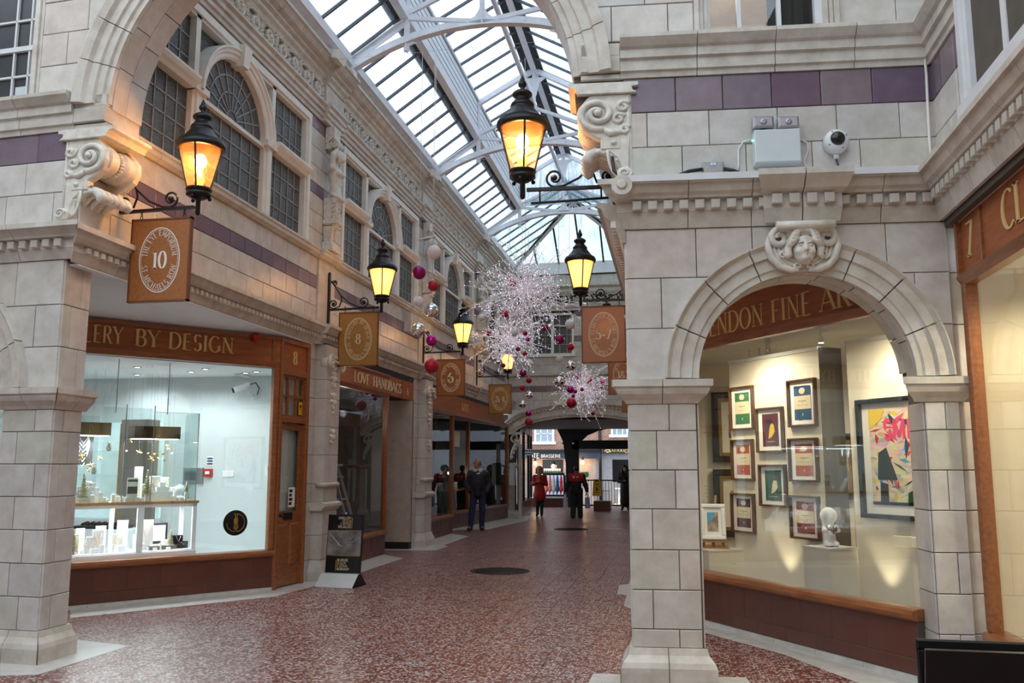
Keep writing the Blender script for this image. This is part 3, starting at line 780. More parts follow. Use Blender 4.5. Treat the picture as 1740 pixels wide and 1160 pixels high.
WLF = front_wall(FA, 'wall_front_left', -1, zL, (3.57, [2.385, 2.76, 3.15, 3.57], (3.66, 3.745), 3.87), ([3.89, 4.22, 4.53], 4.81), 5.15,
                 'pale glazed block wall with a small arch, left of the great arch', FSL, 4.2, 2.54)
WRF = front_wall(FB, 'wall_front_right', 1, zR, (3.65, [2.38, 2.806, 3.23, 3.65], (3.78, 3.87), 4.03), ([4.05, 4.37, 4.68], 4.99), 5.33,
                 'pale glazed block wall with a round arch, right of the great arch', FSR, 2.58, 2.6)
# pier sides towards the arcade
for W, F, zz, z1, zt in ((WLF, FSL, zL, [2.385, 2.76, 3.15, 3.57], 2.19), (WRF, FSR, zR, [2.38, 2.806, 3.23, 3.65], 2.185)):
    blocks(W, F, .0, .37, zz, L=.22, name='pier_block', off=1); blocks(W, F, 0, .37, z1, L=.25, name='pier_block')
    mould(W, F, 0, .42, [(d, zt+z) for d, z in IMP], .24, name='impost_block', m0=-1)
    mould(W, F, 0, .40, [(d, z*zz[0]/.27) for d, z in BASE], .3, name='base_block', m0=-1)
    mk('pier_core', MB().box(.05, .37, 0, 4.9, -.3, -.01), 'mortar', W, F)
# worn lead strip on the right cornice
mk('lead_flashing', MB().box(-.02, 2.45, 4.03, 4.05, 0, .235).box(-.02, 2.45, 3.995, 4.05, .232, .242), 'white_paint', WRF, FB)
mk('cornice_scroll', MB().tube([(-.03, 3.97, -.05), (-.03, 3.97, .25)], .085, 20).tube([(-.03, 3.97, .25), (-.03, 3.97, .27)], [.045, .03], 16), 'moulded_faience', WRF, FB)
# projecting bracket of the cornice over the keystone
kb = struct('trim_1', 'cornice break above the face keystone')
for i in (0, 1):
    x0, x1 = (1.17+.26*i, 1.42+.26*i)
    P = [(.05, 3.65), (.12, 3.65), (.16, 3.76), (.16, 3.87), (.24, 3.90), (.33, 3.99), (.33, 4.04), (.05, 4.05)]
    mould(kb, FB, x0, x1, P, 1, m0=(-.35 if i == 0 else 0), m1=(.35 if i else 0))
dentils(kb, FB, 1.15, 1.7, 3.785, 3.868, .16, .21, .135, .08)
mk('bracket_scroll', MB().box(1.24, 1.62, 3.56, 3.64, .0, .19).tube([(1.2, 3.6, .2), (1.66, 3.6, .2)], .035, 10).box(1.27, 1.59, 3.5, 3.57, 0, .13), 'carved_faience', kb, FB)

# upper right hall window
wn = struct('window_1', 'white upper window with a half drawn dark curtain above the round arch')
mk('stone_jamb', MB().box(.62, .66, 5.34, 7, -.1, .05).box(.665, .70, 5.34, 7, -.1, .02).box(.705, .735, 5.34, 7, -.2, 0), 'moulded_faience', wn, FB)
mk('stone_jamb', MB().box(1.79, 1.83, 5.34, 7, -.1, .05).box(1.755, 1.785, 5.34, 7, -.1, .02).box(1.72, 1.75, 5.34, 7, -.2, 0), 'moulded_faience', wn, FB)
mk('window_frame', MB().box(.735, .77, 5.34, 7, -.16, -.08).box(1.66, 1.72, 5.34, 7, -.16, -.08).box(.735, 1.72, 5.33, 5.38, -.16, -.05), 'white_paint', wn, FB)
for x in (1.02, 1.36): mk('mullion', MB().box(x-.018, x+.018, 5.34, 7, -.14, -.09), 'white_paint', wn, FB)
mk('glass_pane', MB().box(.75, 1.7, 5.36, 6.95, -.125, -.12), 'shop_glass', wn, FB)
cr = MB(); pts = [(1.28+.47*i/14, -.2-.03*math.sin(i*1.9)) for i in range(15)]
for (a0, b0), (a1, b1) in zip(pts, pts[1:]): cr.add([(a0, 5.3, b0), (a1, 5.3, b1), (a1, 6.9, b1), (a0, 6.9, b0)], [(0, 1, 2, 3)])
mk('curtain', cr, 'cloth_black', wn, FB)
plain('upper_room', (.55, .42, .26), .8); 
mk('upper_room', MB().box(.3, 2.5, 5.0, 5.3, -3, -.45).box(.3, 2.5, 7, 7.1, -3, -.45).box(.25, .3, 5, 7, -3, -.45).box(2.5, 2.55, 5, 7, -3, -.45).box(.3, 2.5, 5, 7, -3.05, -3), 'upper_room', wn, FB)
light('upper_room_lamp', 'POINT', FB @ Vector((1.0, 6.5, -1.4)), 30, (1, .85, .6), .2)
# upper left hall window
wn = struct('window_2', 'white sash window with small panes left of the great arch')
mk('stone_jamb', MB().box(-.53, -.48, 5.16, 7, -.1, .03).box(-.475, -.44, 5.16, 7, -.05, .01), 'moulded_faience', wn, FA)
mk('window_frame', MB().box(-1.6, -.53, 5.16, 5.2, -.2, -.1).box(-.575, -.53, 5.16, 7, -.2, -.1).box(-1.6, -1.55, 5.16, 7, -.2, -.1), 'white_paint', wn, FA)
mk('glazing_bar', MB().box(-.72, -.70, 5.18, 7, -.17, -.12).box(-.9, -.88, 5.18, 7, -.17, -.12).box(-1.6, -.55, 5.49, 5.51, -.17, -.12).box(-1.6, -.55, 5.76, 5.81, -.17, -.11).box(-1.6, -.55, 6.08, 6.1, -.17, -.12), 'white_paint', wn, FA)
mk('glass_pane', MB().box(-1.55, -.55, 5.2, 6.95, -.15, -.145), 'dark_pane', wn, FA)
mk('dark_room', MB().box(-1.7, -.45, 5.0, 7.1, -1.5, -1.45).box(-1.7, -.45, 5.0, 5.15, -1.45, -.45), 'dark_interior', wn, FA)
mk('papers', MB().box(-.66, -.58, 5.2, 5.42, -.145, -.14).box(-.86, -.72, 5.2, 5.40, -.145, -.14), 'pale_grey', wn, FA)

# ================================================================ RIGHT WALL OF THE HALL and the rest of the hall
WH = struct('wall_right', 'right wall of the hall with shopfront 7 below and a window above')
F7 = FW_
mk('wall_core', MB().box(-.05, 7, 3.6, 5.4, -.4, -.01).box(.0, .75, 5.3, 8, -.4, -.01).box(.75, 7, 6.6, 8, -.4, -.01).box(5, 13.5, 0, 8, -.4, 0), 'mortar', WH, F7)
P = cprof(3.65, 3.78, 3.87, 4.03)
mould(WH, F7, 0, 4.4, P, .42, m0=1); dentils(WH, F7, .16, 4.3, 3.788, 3.866, .07, .125, .118, .07)
blocks(WH, F7, 0, .82, [4.05, 4.37, 4.68], L=.42); blocks(WH, F7, 0, .82, [4.68, 4.99], L=.3, mat='purple_glaze', name='purple_block')
mould(WH, F7, 0, .82, [(d, 4.99+z*.34/.345) for d, z in STR], .5, m0=1, name='string_block')
blocks(WH, F7, 0, .75, [5.35, 5.68, 6.0, 6.33], L=.42)
wn = struct('window_3', 'tall white window above shopfront 7 on the right')
mk('window_frame', MB().box(.82, .90, 4.25, 6.6, -.1, .06).box(.905, .97, 4.25, 6.6, -.1, .03).box(.82, 4.4, 4.18, 4.28, -.1, .09).box(.975, 1.02, 4.28, 6.6, -.1, -.02), 'white_paint', wn, F7)
for x in (1.55, 2.15, 2.8, 3.4): mk('mullion', MB().box(x-.04, x+.04, 4.28, 6.6, -.09, .0), 'white_paint', wn, F7)
mk('transom', MB().box(1.0, 4.4, 4.98, 5.02, -.08, -.02), 'white_paint', wn, F7)
mk('glass_pane', MB().box(1.0, 4.4, 4.28, 6.6, -.06, -.055), 'dark_shop_glass', wn, F7)
plain('blind', (.45, .44, .40), .8); mk('blind', MB().box(1.0, 4.4, 4.2, 6.6, -.25, -.24), 'blind', wn, F7)
hall = struct('wall_back', 'plain walls of the entrance hall behind the viewer')
mk('wall_core', MB().box(-10, 2.6, -6.3, -6, 0, 8).box(-10.2, -9.7, -6, 7.2, 0, 8), 'faience', hall)
# ================================================================ LEFT ARCADE WALL
WA = struct('wall_left', 'left arcade wall of cream and purple glazed blocks above the shops')
SC = stf = None
PIL = [(12.45, 13.2), (17.95, 18.75), (23.4, 24.2), (27.95, 28.5)]
WIN = [(7.62, 12.10), (13.45, 17.90), (18.95, 23.35), (24.35, 27.95)]
CP = [(0, 3.54), (.03, 3.54), (.07, 3.62), (.075, 3.62), (.075, 3.69), (.13, 3.70), (.16, 3.73), (.19, 3.79), (.22, 3.79), (.22, 3.84), (0, 3.86)]
SILL = [(0, 4.9), (.04, 4.9), (.06, 4.92), (.09, 4.94), (.09, 4.99), (.11, 5.0), (.11, 5.03), (0, 5.04)]
ARC = [(0, 7.12), (.03, 7.12), (.03, 7.18), (.06, 7.19), (.06, 7.26), (.09, 7.27), (.09, 7.33), (.13, 7.36), (.13, 7.40), (0, 7.41)]
UC = [(0, 7.73), (.04, 7.73), (.06, 7.78), (.10, 7.82), (.10, 7.87), (.15, 7.90), (.15, 7.94), (.22, 7.97), (.27, 8.04), (.30, 8.05), (.30, 8.10), (0, 8.12)]
def off(P, k): return [(d+k if d > 0 else 0, z) for d, z in P]
def relief(w, seed=0):
    """scrolling leaf ornament, w long and .32 high, around z=0"""
    mb = MB(); n = max(1, round(w/.42)); st = w/n; rnd = random.Random(seed)
    for i in range(n):
        cx = (i+.5)*st-w/2; sg = 1 if i % 2 else -1
        sp = spiral(cx, 0, .125, .03, -PI/2*sg, 1.35, 22, sg)
        mb.tube([(x, z, .012+.016*q/22) for q, (x, z) in enumerate(sp)], [.021-.008*q/22 for q in range(23)], 6)
        mb.ball((cx, 0, .025), .034, 8, 6, sc=(1, 1, .8))
        for k in range(7):
            a = k*2*PI/7+i; r = .07
            mb.ball((cx+r*math.cos(a), r*math.sin(a), .014), .026, 7, 5, sc=(1, .8, .8))
        for k in range(6):
            a = rnd.uniform(0, 2*PI); x = cx+st*.5+.06*math.cos(a*3)*k/6; z = -.13+.26*k/5
            q = MB().ball((0, 0, .012), .036, 7, 5, sc=(1.5, .55, .7)).xf(T((x, z, 0)) @ Matrix.Rotation(a, 4, 'Z')); mb.join(q)
        for k in (-1, 1):
            mb.tube([(cx-st*.45, .12*k, .008), (cx-st*.2, .15*k, .02), (cx, .135*k, .025), (cx+st*.3, .15*k, .015), (cx+st*.5, .08*k, .01)], [.008, .016, .02, .015, .006], 6)
    mb.v = [(x, z, d*1.9) for x, z, d in mb.v]; return mb
def light_window(F, s0, s1, name, label, full=True):
    """three-light window with an arched middle, s0..s1 outer, z 5.02..7.1"""
    W = struct(name, label); c = (s0+s1)/2; h = (s1-s0)/2; k = h/2.24; aw = .80*k; zs = 6.02; zt = 7.08; Rr = .80
    fr = MB(); fr.box(s0, s0+.09, 5.03, zt, -.14, .03).box(s1-.09, s1, 5.03, zt, -.14, .03).box(s0+.09, s1-.09, 6.98, zt, -.14, .03)
    fr.box(s0+.09, s0+.13, 5.03, 6.98, -.13, .0).box(s1-.13, s1-.09, 5.03, 6.98, -.13, .0).box(s0+.13, s1-.13, 6.94, 6.98, -.13, 0).box(s0, s1, 5.03, 5.08, -.14, .02)
    mk('window_frame', fr, 'cream_paint', W, F)
    for sg in (-1, 1):
        x = c+sg*(aw+.12*k); mk('mullion', MB().box(x-.12*k, x+.12*k, 5.08, 6.1, -.12, -.02).box(x-.06, x+.06, 5.08, 6.08, -.02, .01), 'cream_paint', W, F)
        x2 = c+sg*(aw+.2*k); mk('upper_mullion', MB().box(x2-.05, x2+.05, 6.1, 6.98, -.12, .0), 'cream_paint', W, F)
        a0, a1 = sorted((c+sg*(aw+.24*k), c+sg*(h-.09)))
        mk('transom', MB().add([(q, z, d) for q in (a0, a1) for d, z in [(-.12, 6.04), (.02, 6.04), (.05, 6.08), (.08, 6.11), (.10, 6.15), (.10, 6.18), (-.12, 6.2)]],
            [tuple(range(7))[::-1], tuple(range(7, 14))]+[(j, 7+j, 7+(j+1) % 7, (j+1) % 7) for j in range(7)]), 'cream_paint', W, F)
        mk('impost_cap', MB().box(c+sg*(aw+.12*k)-.15*k, c+sg*(aw+.12*k)+.15*k, 6.04, 6.12, -.12, .05), 'cream_paint', W, F)
    am = MB(); prof = [(0, -.12), (0, .0), (.03, .02), (.07, .02), (.085, .045), (.12, .05), (.14, .075), (.165, .075), (.165, -.12)]
    n = 20; kk = len(prof); vs = []
    for i in range(n+1):
        t = PI*i/n
        for dr, d in prof: vs.append((c+(aw+dr*k)*math.cos(t), 6.1 if False else zs+.06+(Rr-.06+dr)*math.sin(t), d))
    fs = [(i*kk+j, (i+1)*kk+j, (i+1)*kk+(j+1) % kk, i*kk+(j+1) % kk) for i in range(n) for j in range(kk)]
    am.add(vs, fs); mk('arch_moulding', am, 'cream_paint', W, F)
    mk('keystone', MB().add([(c-.08, 6.78, -.1), (c+.08, 6.78, -.1), (c+.10, 7.06, -.1), (c-.10, 7.06, -.1), (c-.07, 6.78, .09), (c+.07, 6.78, .09), (c+.10, 7.06, .12), (c-.10, 7.06, .12)],
        [(0, 3, 2, 1), (4, 5, 6, 7), (0, 1, 5, 4), (1, 2, 6, 5), (2, 3, 7, 6), (3, 0, 4, 7)]), 'cream_paint', W, F)
    mk('arch_bar', MB().box(c-aw, c+aw, zs-.02, zs+.03, -.1, -.02), 'cream_paint', W, F)
    gz = -.085
    mk('glass_pane', MB().add([(c-aw, 5.05, gz), (c+aw, 5.05, gz), (c+aw, zs+.06, gz)]+[(c+aw*math.cos(PI*i/16), zs+.06+(Rr-.06)*math.sin(PI*i/16), gz) for i in range(1, 17)], [tuple(range(19))]), 'leaded_glass', W, F)
    ld = MB(); lw = .009
    def line(x0, z0, x1, z1): ld.bar((x0, z0, gz+.004), (x1, z1, gz+.004), lw*2, .012, up=(0, 0, 1))
    if full:
        n = 6
        for i in range(1, n): x = c-aw+2*aw*i/n; line(x, 5.08, x, zs)
        for i in range(1, 4): z = 5.08+(zs-5.08)*i/4+.0; line(c-aw, z, c+aw, z)
        for i in range(1, 10):
            t = PI*i/10; line(c+.13*k*math.cos(t), zs+.06+.13*math.sin(t), c+aw*math.cos(t), zs+.06+(Rr-.06)*math.sin(t))
        for rr in (.13, .36, .58):
            p = arc_pts(c, zs+.06, rr*k, rr*.98, 0, PI, 16)
            for a_, b_ in zip(p, p[1:]): line(*a_, *b_)
    for sg in (-1, 1):
        a0, a1 = sorted((c+sg*(aw+.24*k), c+sg*(h-.13)))
        mk('glass_pane', MB().box(a0, a1, 5.06, 6.05, gz-.01, gz), 'leaded_glass', W, F)
        mk('glass_pane', MB().box(a0, a1, 6.18, 6.95, gz-.01, gz), 'leaded_glass', W, F)
        b0, b1 = sorted((c+sg*.2*k, c+sg*(aw+.17*k)))
        mk('spandrel_pane', MB().box(b0, b1, 6.3, 6.95, gz-.035, gz-.03), 'leaded_glass', W, F)
        if full:
            n = 5 if h > 2 else 4
            for i in range(1, n): x = a0+(a1-a0)*i/n; line(x, 5.08, x, 6.04); line(x, 6.2, x, 6.94)
            for z in (5.32, 5.56, 5.80, 6.42, 6.68): line(a0, z, a1, z)
    if full: mk('leading', ld, 'lead', W, F)
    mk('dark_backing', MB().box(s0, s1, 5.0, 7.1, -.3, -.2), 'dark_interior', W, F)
    return W
rel_cache = {}
def arcade_wall(W, F, left=True):
    st = None if left else MB(); stp = None if left else MB(); stm = None if left else MB()
    y0_ = 7.01 if left else 7.22; core = MB().box(y0_, 28.5, 3.54, 5.03, -.4, -.01).box(7.4, 28.5, 7.08, 8.5, -.4, -.01)
    edges = [7.35]+[x for w_ in WIN for x in w_]+[28.5]
    for i in range(0, len(edges), 2): core.box(edges[i], edges[i+1], 5.0, 7.1, -.4, -.01)
    mk('wall_core', core, 'mortar', W, F)
    blocks(W, F, y0_, 28.5, [3.86, 4.135, 4.41], L=.46, stuff=st)
    blocks(W, F, y0_, 28.5, [4.41, 4.61], L=.40, mat='purple_glaze', name='purple_block', stuff=stp)
    blocks(W, F, y0_, 28.5, [4.61, 4.9], L=.46, off=1, stuff=st)
    for i in range(0, len(edges), 2):
        a, b = edges[i], edges[i+1]
        if b-a < .3: a = 7.4
        L_ = .3
        for zs_, m_ in (([5.04, 5.32, 5.6, 5.88], 0), ([5.88, 6.06], 1), ([6.06, 6.34, 6.63, 6.92], 0), ([6.92, 7.11], 1)):
            blocks(W, F, a, b, zs_, L=L_, mat='purple_glaze' if m_ else 'faience', name='purple_block' if m_ else 'faience_block', stuff=(None if left else (stp if m_ else st)))
    for i in range(4):
        a = 7.4 if i == 0 else PIL[i-1][1]; b = PIL[i][0]
        mould(W, F, (6.95 if left else 7.19) if i == 0 else a, b, CP, .62, stuff=stm, m0=(-1 if i == 0 else 0)); mould(W, F, a, b, SILL, .7, name='sill_block', stuff=stm); mould(W, F, a, b, ARC, .6, name='architrave_block', stuff=stm); mould(W, F, a, b, UC, .62, stuff=stm)
        a, b = PIL[i]
        mould(W, F, a, b, off(CP, .08), 1, m0=-.0, stuff=stm); mould(W, F, a, b, off(SILL, .05), 1, name='sill_block', stuff=stm); mould(W, F, a, b, off(ARC, .07), 1, name='architrave_block', stuff=stm); mould(W, F, a, b, off(UC, .08), 1, stuff=stm)
        mb = MB(); mb.box(a, b, 7.41, 7.73, 0, .10); mb.box(a+.05, b-.05, 3.86, 4.90, 0, .045)
        if left: mk('pedestal_block', mb, 'moulded_faience', W, F)
        else: stm.join(mb)
    dm = MB()
    for i in range(4):
        dentils(None, F, 7.0 if i == 0 else PIL[i-1][1], PIL[i][0], 3.628, 3.685, .07, .115, .105, .06, stuff=dm); dentils(None, F, PIL[i][0], PIL[i][1], 3.628, 3.685, .15, .195, .105, .06, stuff=dm)
    o = mk('dentils', dm, 'moulded_faience', W, F); o['kind'] = 'stuff'
    if not left:
        for nm, s_, m_ in (('faience_blocks', st, 'faience'), ('purple_blocks', stp, 'purple_glaze'), ('mouldings', stm, 'moulded_faience')):
            o = mk(nm, s_, m_, W, F); o['kind'] = 'stuff'
    mk('frieze_panel', MB().box(7.4, 28.5, 7.40, 7.74, -.02, -.004), 'moulded_faience', W, F)
    fz = []
    for i in range(4):
        a = 7.42 if i == 0 else PIL[i-1][1]+.02; b = PIL[i][0]-.02; key = round(b-a, 1)
        if key not in rel_cache: rel_cache[key] = relief(b-a, 3).mesh('frieze_ornament', 'carved_faience')
        link('frieze_ornament', rel_cache[key], W, F @ T(((a+b)/2, 7.57, .0)))
arcade_wall(WA, FL, True)
WRA = struct('wall_arcade_right', 'right arcade wall of cream and purple glazed blocks above the shops')
arcade_wall(WRA, FRm, False)
for i, (a, b) in enumerate(WIN):
    light_window(FL, a, b, 'window_%d' % (i+4), 'arched leaded window in the left arcade wall, %s from the great arch' % ['first', 'second', 'third', 'fourth'][i])
    light_window(FRm, a, b, 'window_%d' % (i+9), 'arched leaded window high on the right arcade wall', full=i < 1)

# ================================================================ SOFFITS over the canted shopfronts
cl = struct('ceiling', 'white soffits over the recessed shopfronts')
mk('soffit', MB().poly([(-5.375, 7.02), (-5.375, 12.4), (-9.8, 12.4), (-9.8, 7.3)], 3.52, 3.537), 'plaster_white', cl)
mk('sky_blocker', MB().box(-10.2, -9.8, 6.9, 12.6, 0, 3.6).box(3.4, 3.6, 7.6, 12.6, 3.2, 3.6).box(-10, -.3, 12.46, 12.5, 3.05, 3.6) if False else MB().box(-10.2, -9.8, 6.9, 12.6, 0, 3.6).box(3.4, 3.6, 7.6, 12.6, 3.2, 3.6), 'plaster_white', cl)  # unseen boxes added to keep the sky out of the window reflections
mk('soffit', MB().poly([(-.375, 7.4), (-.375, 12.4), (3.5, 12.4), (3.5, 7.65)], 3.52, 3.537), 'plaster_gallery', cl)

# ================================================================ GLASS ROOF
XE0, XE1, XP0, XP1, XRD = -5.12, -.63, -4.18, -1.57, -2.875
ZE, ZP, ZP2, ZR = 8.42, 9.08, 9.90, 10.62; Y0R, YLE, YEND = 7.4, 23.9, 28.45
roof = struct('ceiling_glass_roof', 'pitched glass roof of the arcade with white steelwork')
def bilin(a, b, t): return tuple(a[i]+(b[i]-a[i])*t for i in range(3))
def slope(p00, p01, p10, p11, n, name='glass_pane', bars=True, mat='roof_glass', w=.035):
    """panes between edge p00->p01 (bottom) and p10->p11 (top), bars running up the slope"""
    for i in range(n):
        a, b = bilin(p00, p01, i/n), bilin(p00, p01, (i+1)/n); c_, d_ = bilin(p10, p11, i/n), bilin(p10, p11, (i+1)/n)
        if (Vector(c_)-Vector(d_)).length < 1e-4: mk(name, MB().add([a, b, c_], [(0, 1, 2)]), mat, roof)
        else: mk(name, MB().add([a, b, d_, c_], [(0, 1, 2, 3)]), mat, roof)
        if bars:
            mk('glazing_bar', MB().bar(Vector(b)-Vector((0, 0, .02)), Vector(d_)-Vector((0, 0, .02)), w, .05), 'bar_grey', roof)
plain('bar_grey', (.10, .12, .14), .5)
def hip_side(sg, xe):
    ys = [YLE+(YEND-YLE)*i/7 for i in range(8)]
    def top(y):
        if y <= HY: return (XRD, y, HZ)
        t = (YEND-y)/(YEND-HY); return (xe+(XRD-xe)*t, y, ZE+(HZ-ZE)*t)
    for y0, y1 in zip(ys, ys[1:]):
        mid = [top(HY)] if y0 < HY < y1 else []
        mk('glass_pane', MB().add([(xe, y0, ZE), (xe, y1, ZE), top(y1)]+mid+[top(y0)], [tuple(range(4+len(mid)))]), 'roof_glass_frosted', roof)
        if y1 < YEND: mk('glazing_bar', MB().bar(Vector((xe, y1, ZE-.02)), Vector(top(y1))-Vector((0, 0, .02)), .035, .05), 'bar_grey', roof)
def hip_end():
    xs = [XE0+(XE1-XE0)*i/6 for i in range(7)]
    def top(x): t = 1-abs(x-XRD)/(XRD-XE0); return (x, YEND+(HY-YEND)*t, ZE+(HZ-ZE)*t)
    for x0, x1 in zip(xs, xs[1:]):
        mk('glass_pane', MB().add([(x0, YEND, ZE), (x1, YEND, ZE), top(x1), top(x0)], [(0, 1, 2, 3)]), 'roof_glass_frosted', roof)
        if x1 < XE1-.1: mk('glazing_bar', MB().bar(Vector((x1, YEND, ZE-.02)), Vector(top(x1))-Vector((0, 0, .03)), .05, .06), 'dark_flashing', roof)
HY, HZ = 26.15, 9.85
NB = 27; YB = Y0R+(YLE-Y0R)
for sg in (-1, 1):
    xe, xp = XRD+sg*(XRD-XE0), XRD+sg*(XRD-XP0)
    slope((xe, Y0R, ZE), (xe, YLE, ZE), (xp, Y0R, ZP), (xp, YLE, ZP), NB)
    slope((xp, Y0R, ZP2), (xp, YLE, ZP2), (XRD, Y0R, ZR), (XRD, YLE, ZR), NB)
    # lantern side panel, boarded
    pn = MB(); m2 = MB()
    x = xp
    mk('lantern_panel', MB().box(x-.02, x+.02, Y0R, YLE, ZP+.05, ZP2), 'steel_paint', roof)
    for k in range(5): m2.box(x-.026, x+.026, Y0R, YLE, ZP+.2+.14*k, ZP+.21+.14*k)
    mk('board_joint', m2, 'bar_grey', roof)
    mk('purlin', MB().box(x-.07, x+.07, Y0R, YLE, ZP-.10, ZP+.06), 'steel_paint', roof)
    mk('dark_flashing', MB().box(x+sg*.07, x+sg*.24, Y0R, YLE, ZP-.10, ZP-.02), 'dark_flashing', roof)
    mk('upper_sill', MB().box(x-.06, x+.06, Y0R, YLE, ZP2-.04, ZP2+.02), 'steel_paint', roof)
    mk('ridge_flashing', MB().bar((XRD+sg*.14, Y0R, ZR-.10), (XRD+sg*.14, YLE, ZR-.10), .15, .02), 'dark_flashing', roof)
    # hipped far end, plain slopes
    HY, HZ = 26.15, 9.85
    hip_side(sg, xe)
    mk('hip_rafter', MB().bar((xe, YEND, ZE-.04), (XRD, HY, HZ-.05), .12, .10), 'steel_paint', roof)
    mk('hip_flashing', MB().bar((xe-sg*.12, YEND-.16, ZE+.02), (XRD+sg*.0, HY-.2, HZ+.0), .09, .03), 'dark_flashing', roof)
    # eaves gutter board and inner kerb
    we = xe+sg*.27
    mk('gutter_board', MB().add([(we, Y0R, 8.12), (we, Y0R, 8.2), (xe-sg*.02, Y0R, 8.34), (xe-sg*.02, Y0R, 8.26), (we, YEND, 8.12), (we, YEND, 8.2), (xe-sg*.02, YEND, 8.34), (xe-sg*.02, YEND, 8.26)],
        [(0, 1, 2, 3), (7, 6, 5, 4), (0, 4, 5, 1), (1, 5, 6, 2), (2, 6, 7, 3), (3, 7, 4, 0)]), 'steel_paint', roof)
    mk('eaves_kerb', MB().box(xe-.05, xe+.05, Y0R, YEND, 8.26, ZE+.0), 'steel_paint', roof)
    mk('roof_edge', MB().box(min(xe, xe+sg*1.2), max(xe, xe+sg*1.2), Y0R, YEND, ZE, ZE+.03), 'steel_paint', roof)
mk('ridge_beam', MB().box(XRD-.06, XRD+.06, Y0R, YLE, ZR-.14, ZR+.02), 'steel_paint', roof)
mk('ridge_beam', MB().box(XRD-.05, XRD+.05, YLE, HY, HZ-.1, HZ+.02), 'steel_paint', roof)
mk('lantern_gable', MB().poly([(XP0, ZP), (XP1, ZP), (XP1, ZP2), (XRD, ZR), (XP0, ZP2)], -.02, .02), 'roof_glass', roof, frame((0, YLE, 0), (1, 0, 0), (0, -1, 0)))
hip_end()
mk('end_beam', MB().box(XE0-.1, XE1+.1, YEND-.05, YEND+.05, 8.06, ZE+.04), 'steel_paint', roof)
mk('roof_front', MB().box(-6.5, .8, 7.2, 7.4, 7.6, 8.5), 'mortar', roof)
# trusses
def make_truss():
    t = thing('roof_truss', '', 'truss', (0, 0, 0), 'white steel trusses under the glass roof')
    hw = 2.245; c0 = XRD
    n = 20; arc = []
    for i in range(n+1):
        x = -hw-.12+(2*hw+.24)*i/n; arc.append((c0+x, 0, 8.76-.62*(abs(x)/hw)**2.1))
    ar = MB()
    for a, b in zip(arc, arc[1:]): ar.bar(a, b, .13, .025); ar.bar((a[0], 0, a[2]+.07), (b[0], 0, b[2]+.07), .02, .13)
    mk('arch_chord', ar, 'steel_paint', t)
    for sg in (-1, 1):
        e, p = (c0+sg*hw, 0, 8.36), (c0+sg*1.27, 0, 9.0)
        mk('rafter', MB().bar(e, p, .11, .02).bar((e[0], 0, e[2]-.05), (p[0], 0, p[2]-.05), .02, .12), 'steel_paint', t)
        mk('upper_rafter', MB().bar((c0+sg*1.27, 0, 9.82), (c0, 0, 10.52), .10, .10), 'steel_paint', t)
        mk('strut', MB().box(p[0]-.045, p[0]+.045, -.015, .015, 8.42, 9.86).box(p[0]-.01, p[0]+.01, -.045, .045, 8.42, 9.86), 'steel_paint', t)
        g = MB()
        for zc_, up in ((8.56, 1), (9.04, -1)):
            for s2 in (-1, 1):
                q = [(p[0]+s2*.04, zc_-up*.05)]+[(p[0]+s2*(.04+.14*(1-math.cos(PI/2*i/5))), zc_+up*.14*(1-math.sin(PI/2*i/5))) for i in range(6)]
                q = [(a_, b_) for a_, b_ in q]; vs = [(a_, -.01, b_) for a_, b_ in q]+[(a_, .01, b_) for a_, b_ in q]; m_ = len(q)
                g.add(vs, [tuple(range(m_)), tuple(range(m_, 2*m_))[::-1]])
        mk('gusset', g, 'steel_paint', t)
        mk('diagonal', MB().bar(p, (c0-sg*.35, 0, 8.77), .05, .07), 'steel_paint', t)
        mk('upper_diagonal', MB().bar((p[0], 0, 9.08), (c0, 0, 9.62), .06, .07), 'steel_paint', t)
        rv = MB()
        for i in range(1, 9):
            f = i/9; x = e[0]+(p[0]-e[0])*f; z = e[2]+(p[2]-e[2])*f
            if i % 3 == 1: rv.ball((x, -.02, z-.04), .018, 6, 4)
        for z in (8.5, 8.58, 8.95, 9.05): rv.ball((p[0], -.02, z), .017, 6, 4)
        for i in range(n//2):
            a = arc[i if sg < 0 else n-i]
            if i % 2: rv.ball((a[0], -.02, a[2]+.06), .017, 6, 4)
        mk('rivets', rv, 'steel_paint', t)
    mk('king_post', MB().box(c0-.04, c0+.04, -.015, .015, 8.76, 10.5).box(c0-.012, c0+.012, -.045, .045, 8.76, 10.5), 'steel_paint', t)
    g = MB()
    q = arc_pts(c0-.3, 9.15, .27, .3, -PI/2, 0, 6); vs = [(x, -.01, z) for x, z in q]+[(c0, -.01, 8.8)]; g.add(vs, [tuple(range(len(vs)))])
    q = arc_pts(c0+.3, 9.15, .27, .3, -PI/2, -PI, 6); vs = [(x, -.01, z) for x, z in q]+[(c0, -.01, 8.8)]; g.add(vs, [tuple(range(len(vs)))])
    mk('crown_gusset', g, 'steel_paint', t)
    mk('ridge_gusset', MB().poly([(c0-.3, 10.33), (c0+.3, 10.33), (c0+.12, 10.2), (c0+.05, 9.9), (c0-.05, 9.9), (c0-.12, 10.2)], -.01, .01), 'steel_paint', t, frame((0, 0, 0), (1, 0, 0), (0, -1, 0)))
    mk('foot_plate', MB().box(c0-hw-.3, c0-hw+.1, -.08, .08, 8.06, 8.16).box(c0+hw-.1, c0+hw+.3, -.08, .08, 8.06, 8.16), 'steel_paint', t)
    return t
TY = [12.95, 18.35, 23.75]
tr = make_truss(); tr.matrix_basis = T((0, TY[0], 0)); WM[tr.name] = T((0, TY[0], 0)).copy()
tr['label'] = 'white arched steel truss nearest the great arch, crossing above the lit lantern'
for y, lb in zip(TY[1:], ('middle one of the three white steel roof trusses', 'farthest white steel truss, in front of the hipped roof end')): copy_tree(tr, T((0, y, 0)), lb)
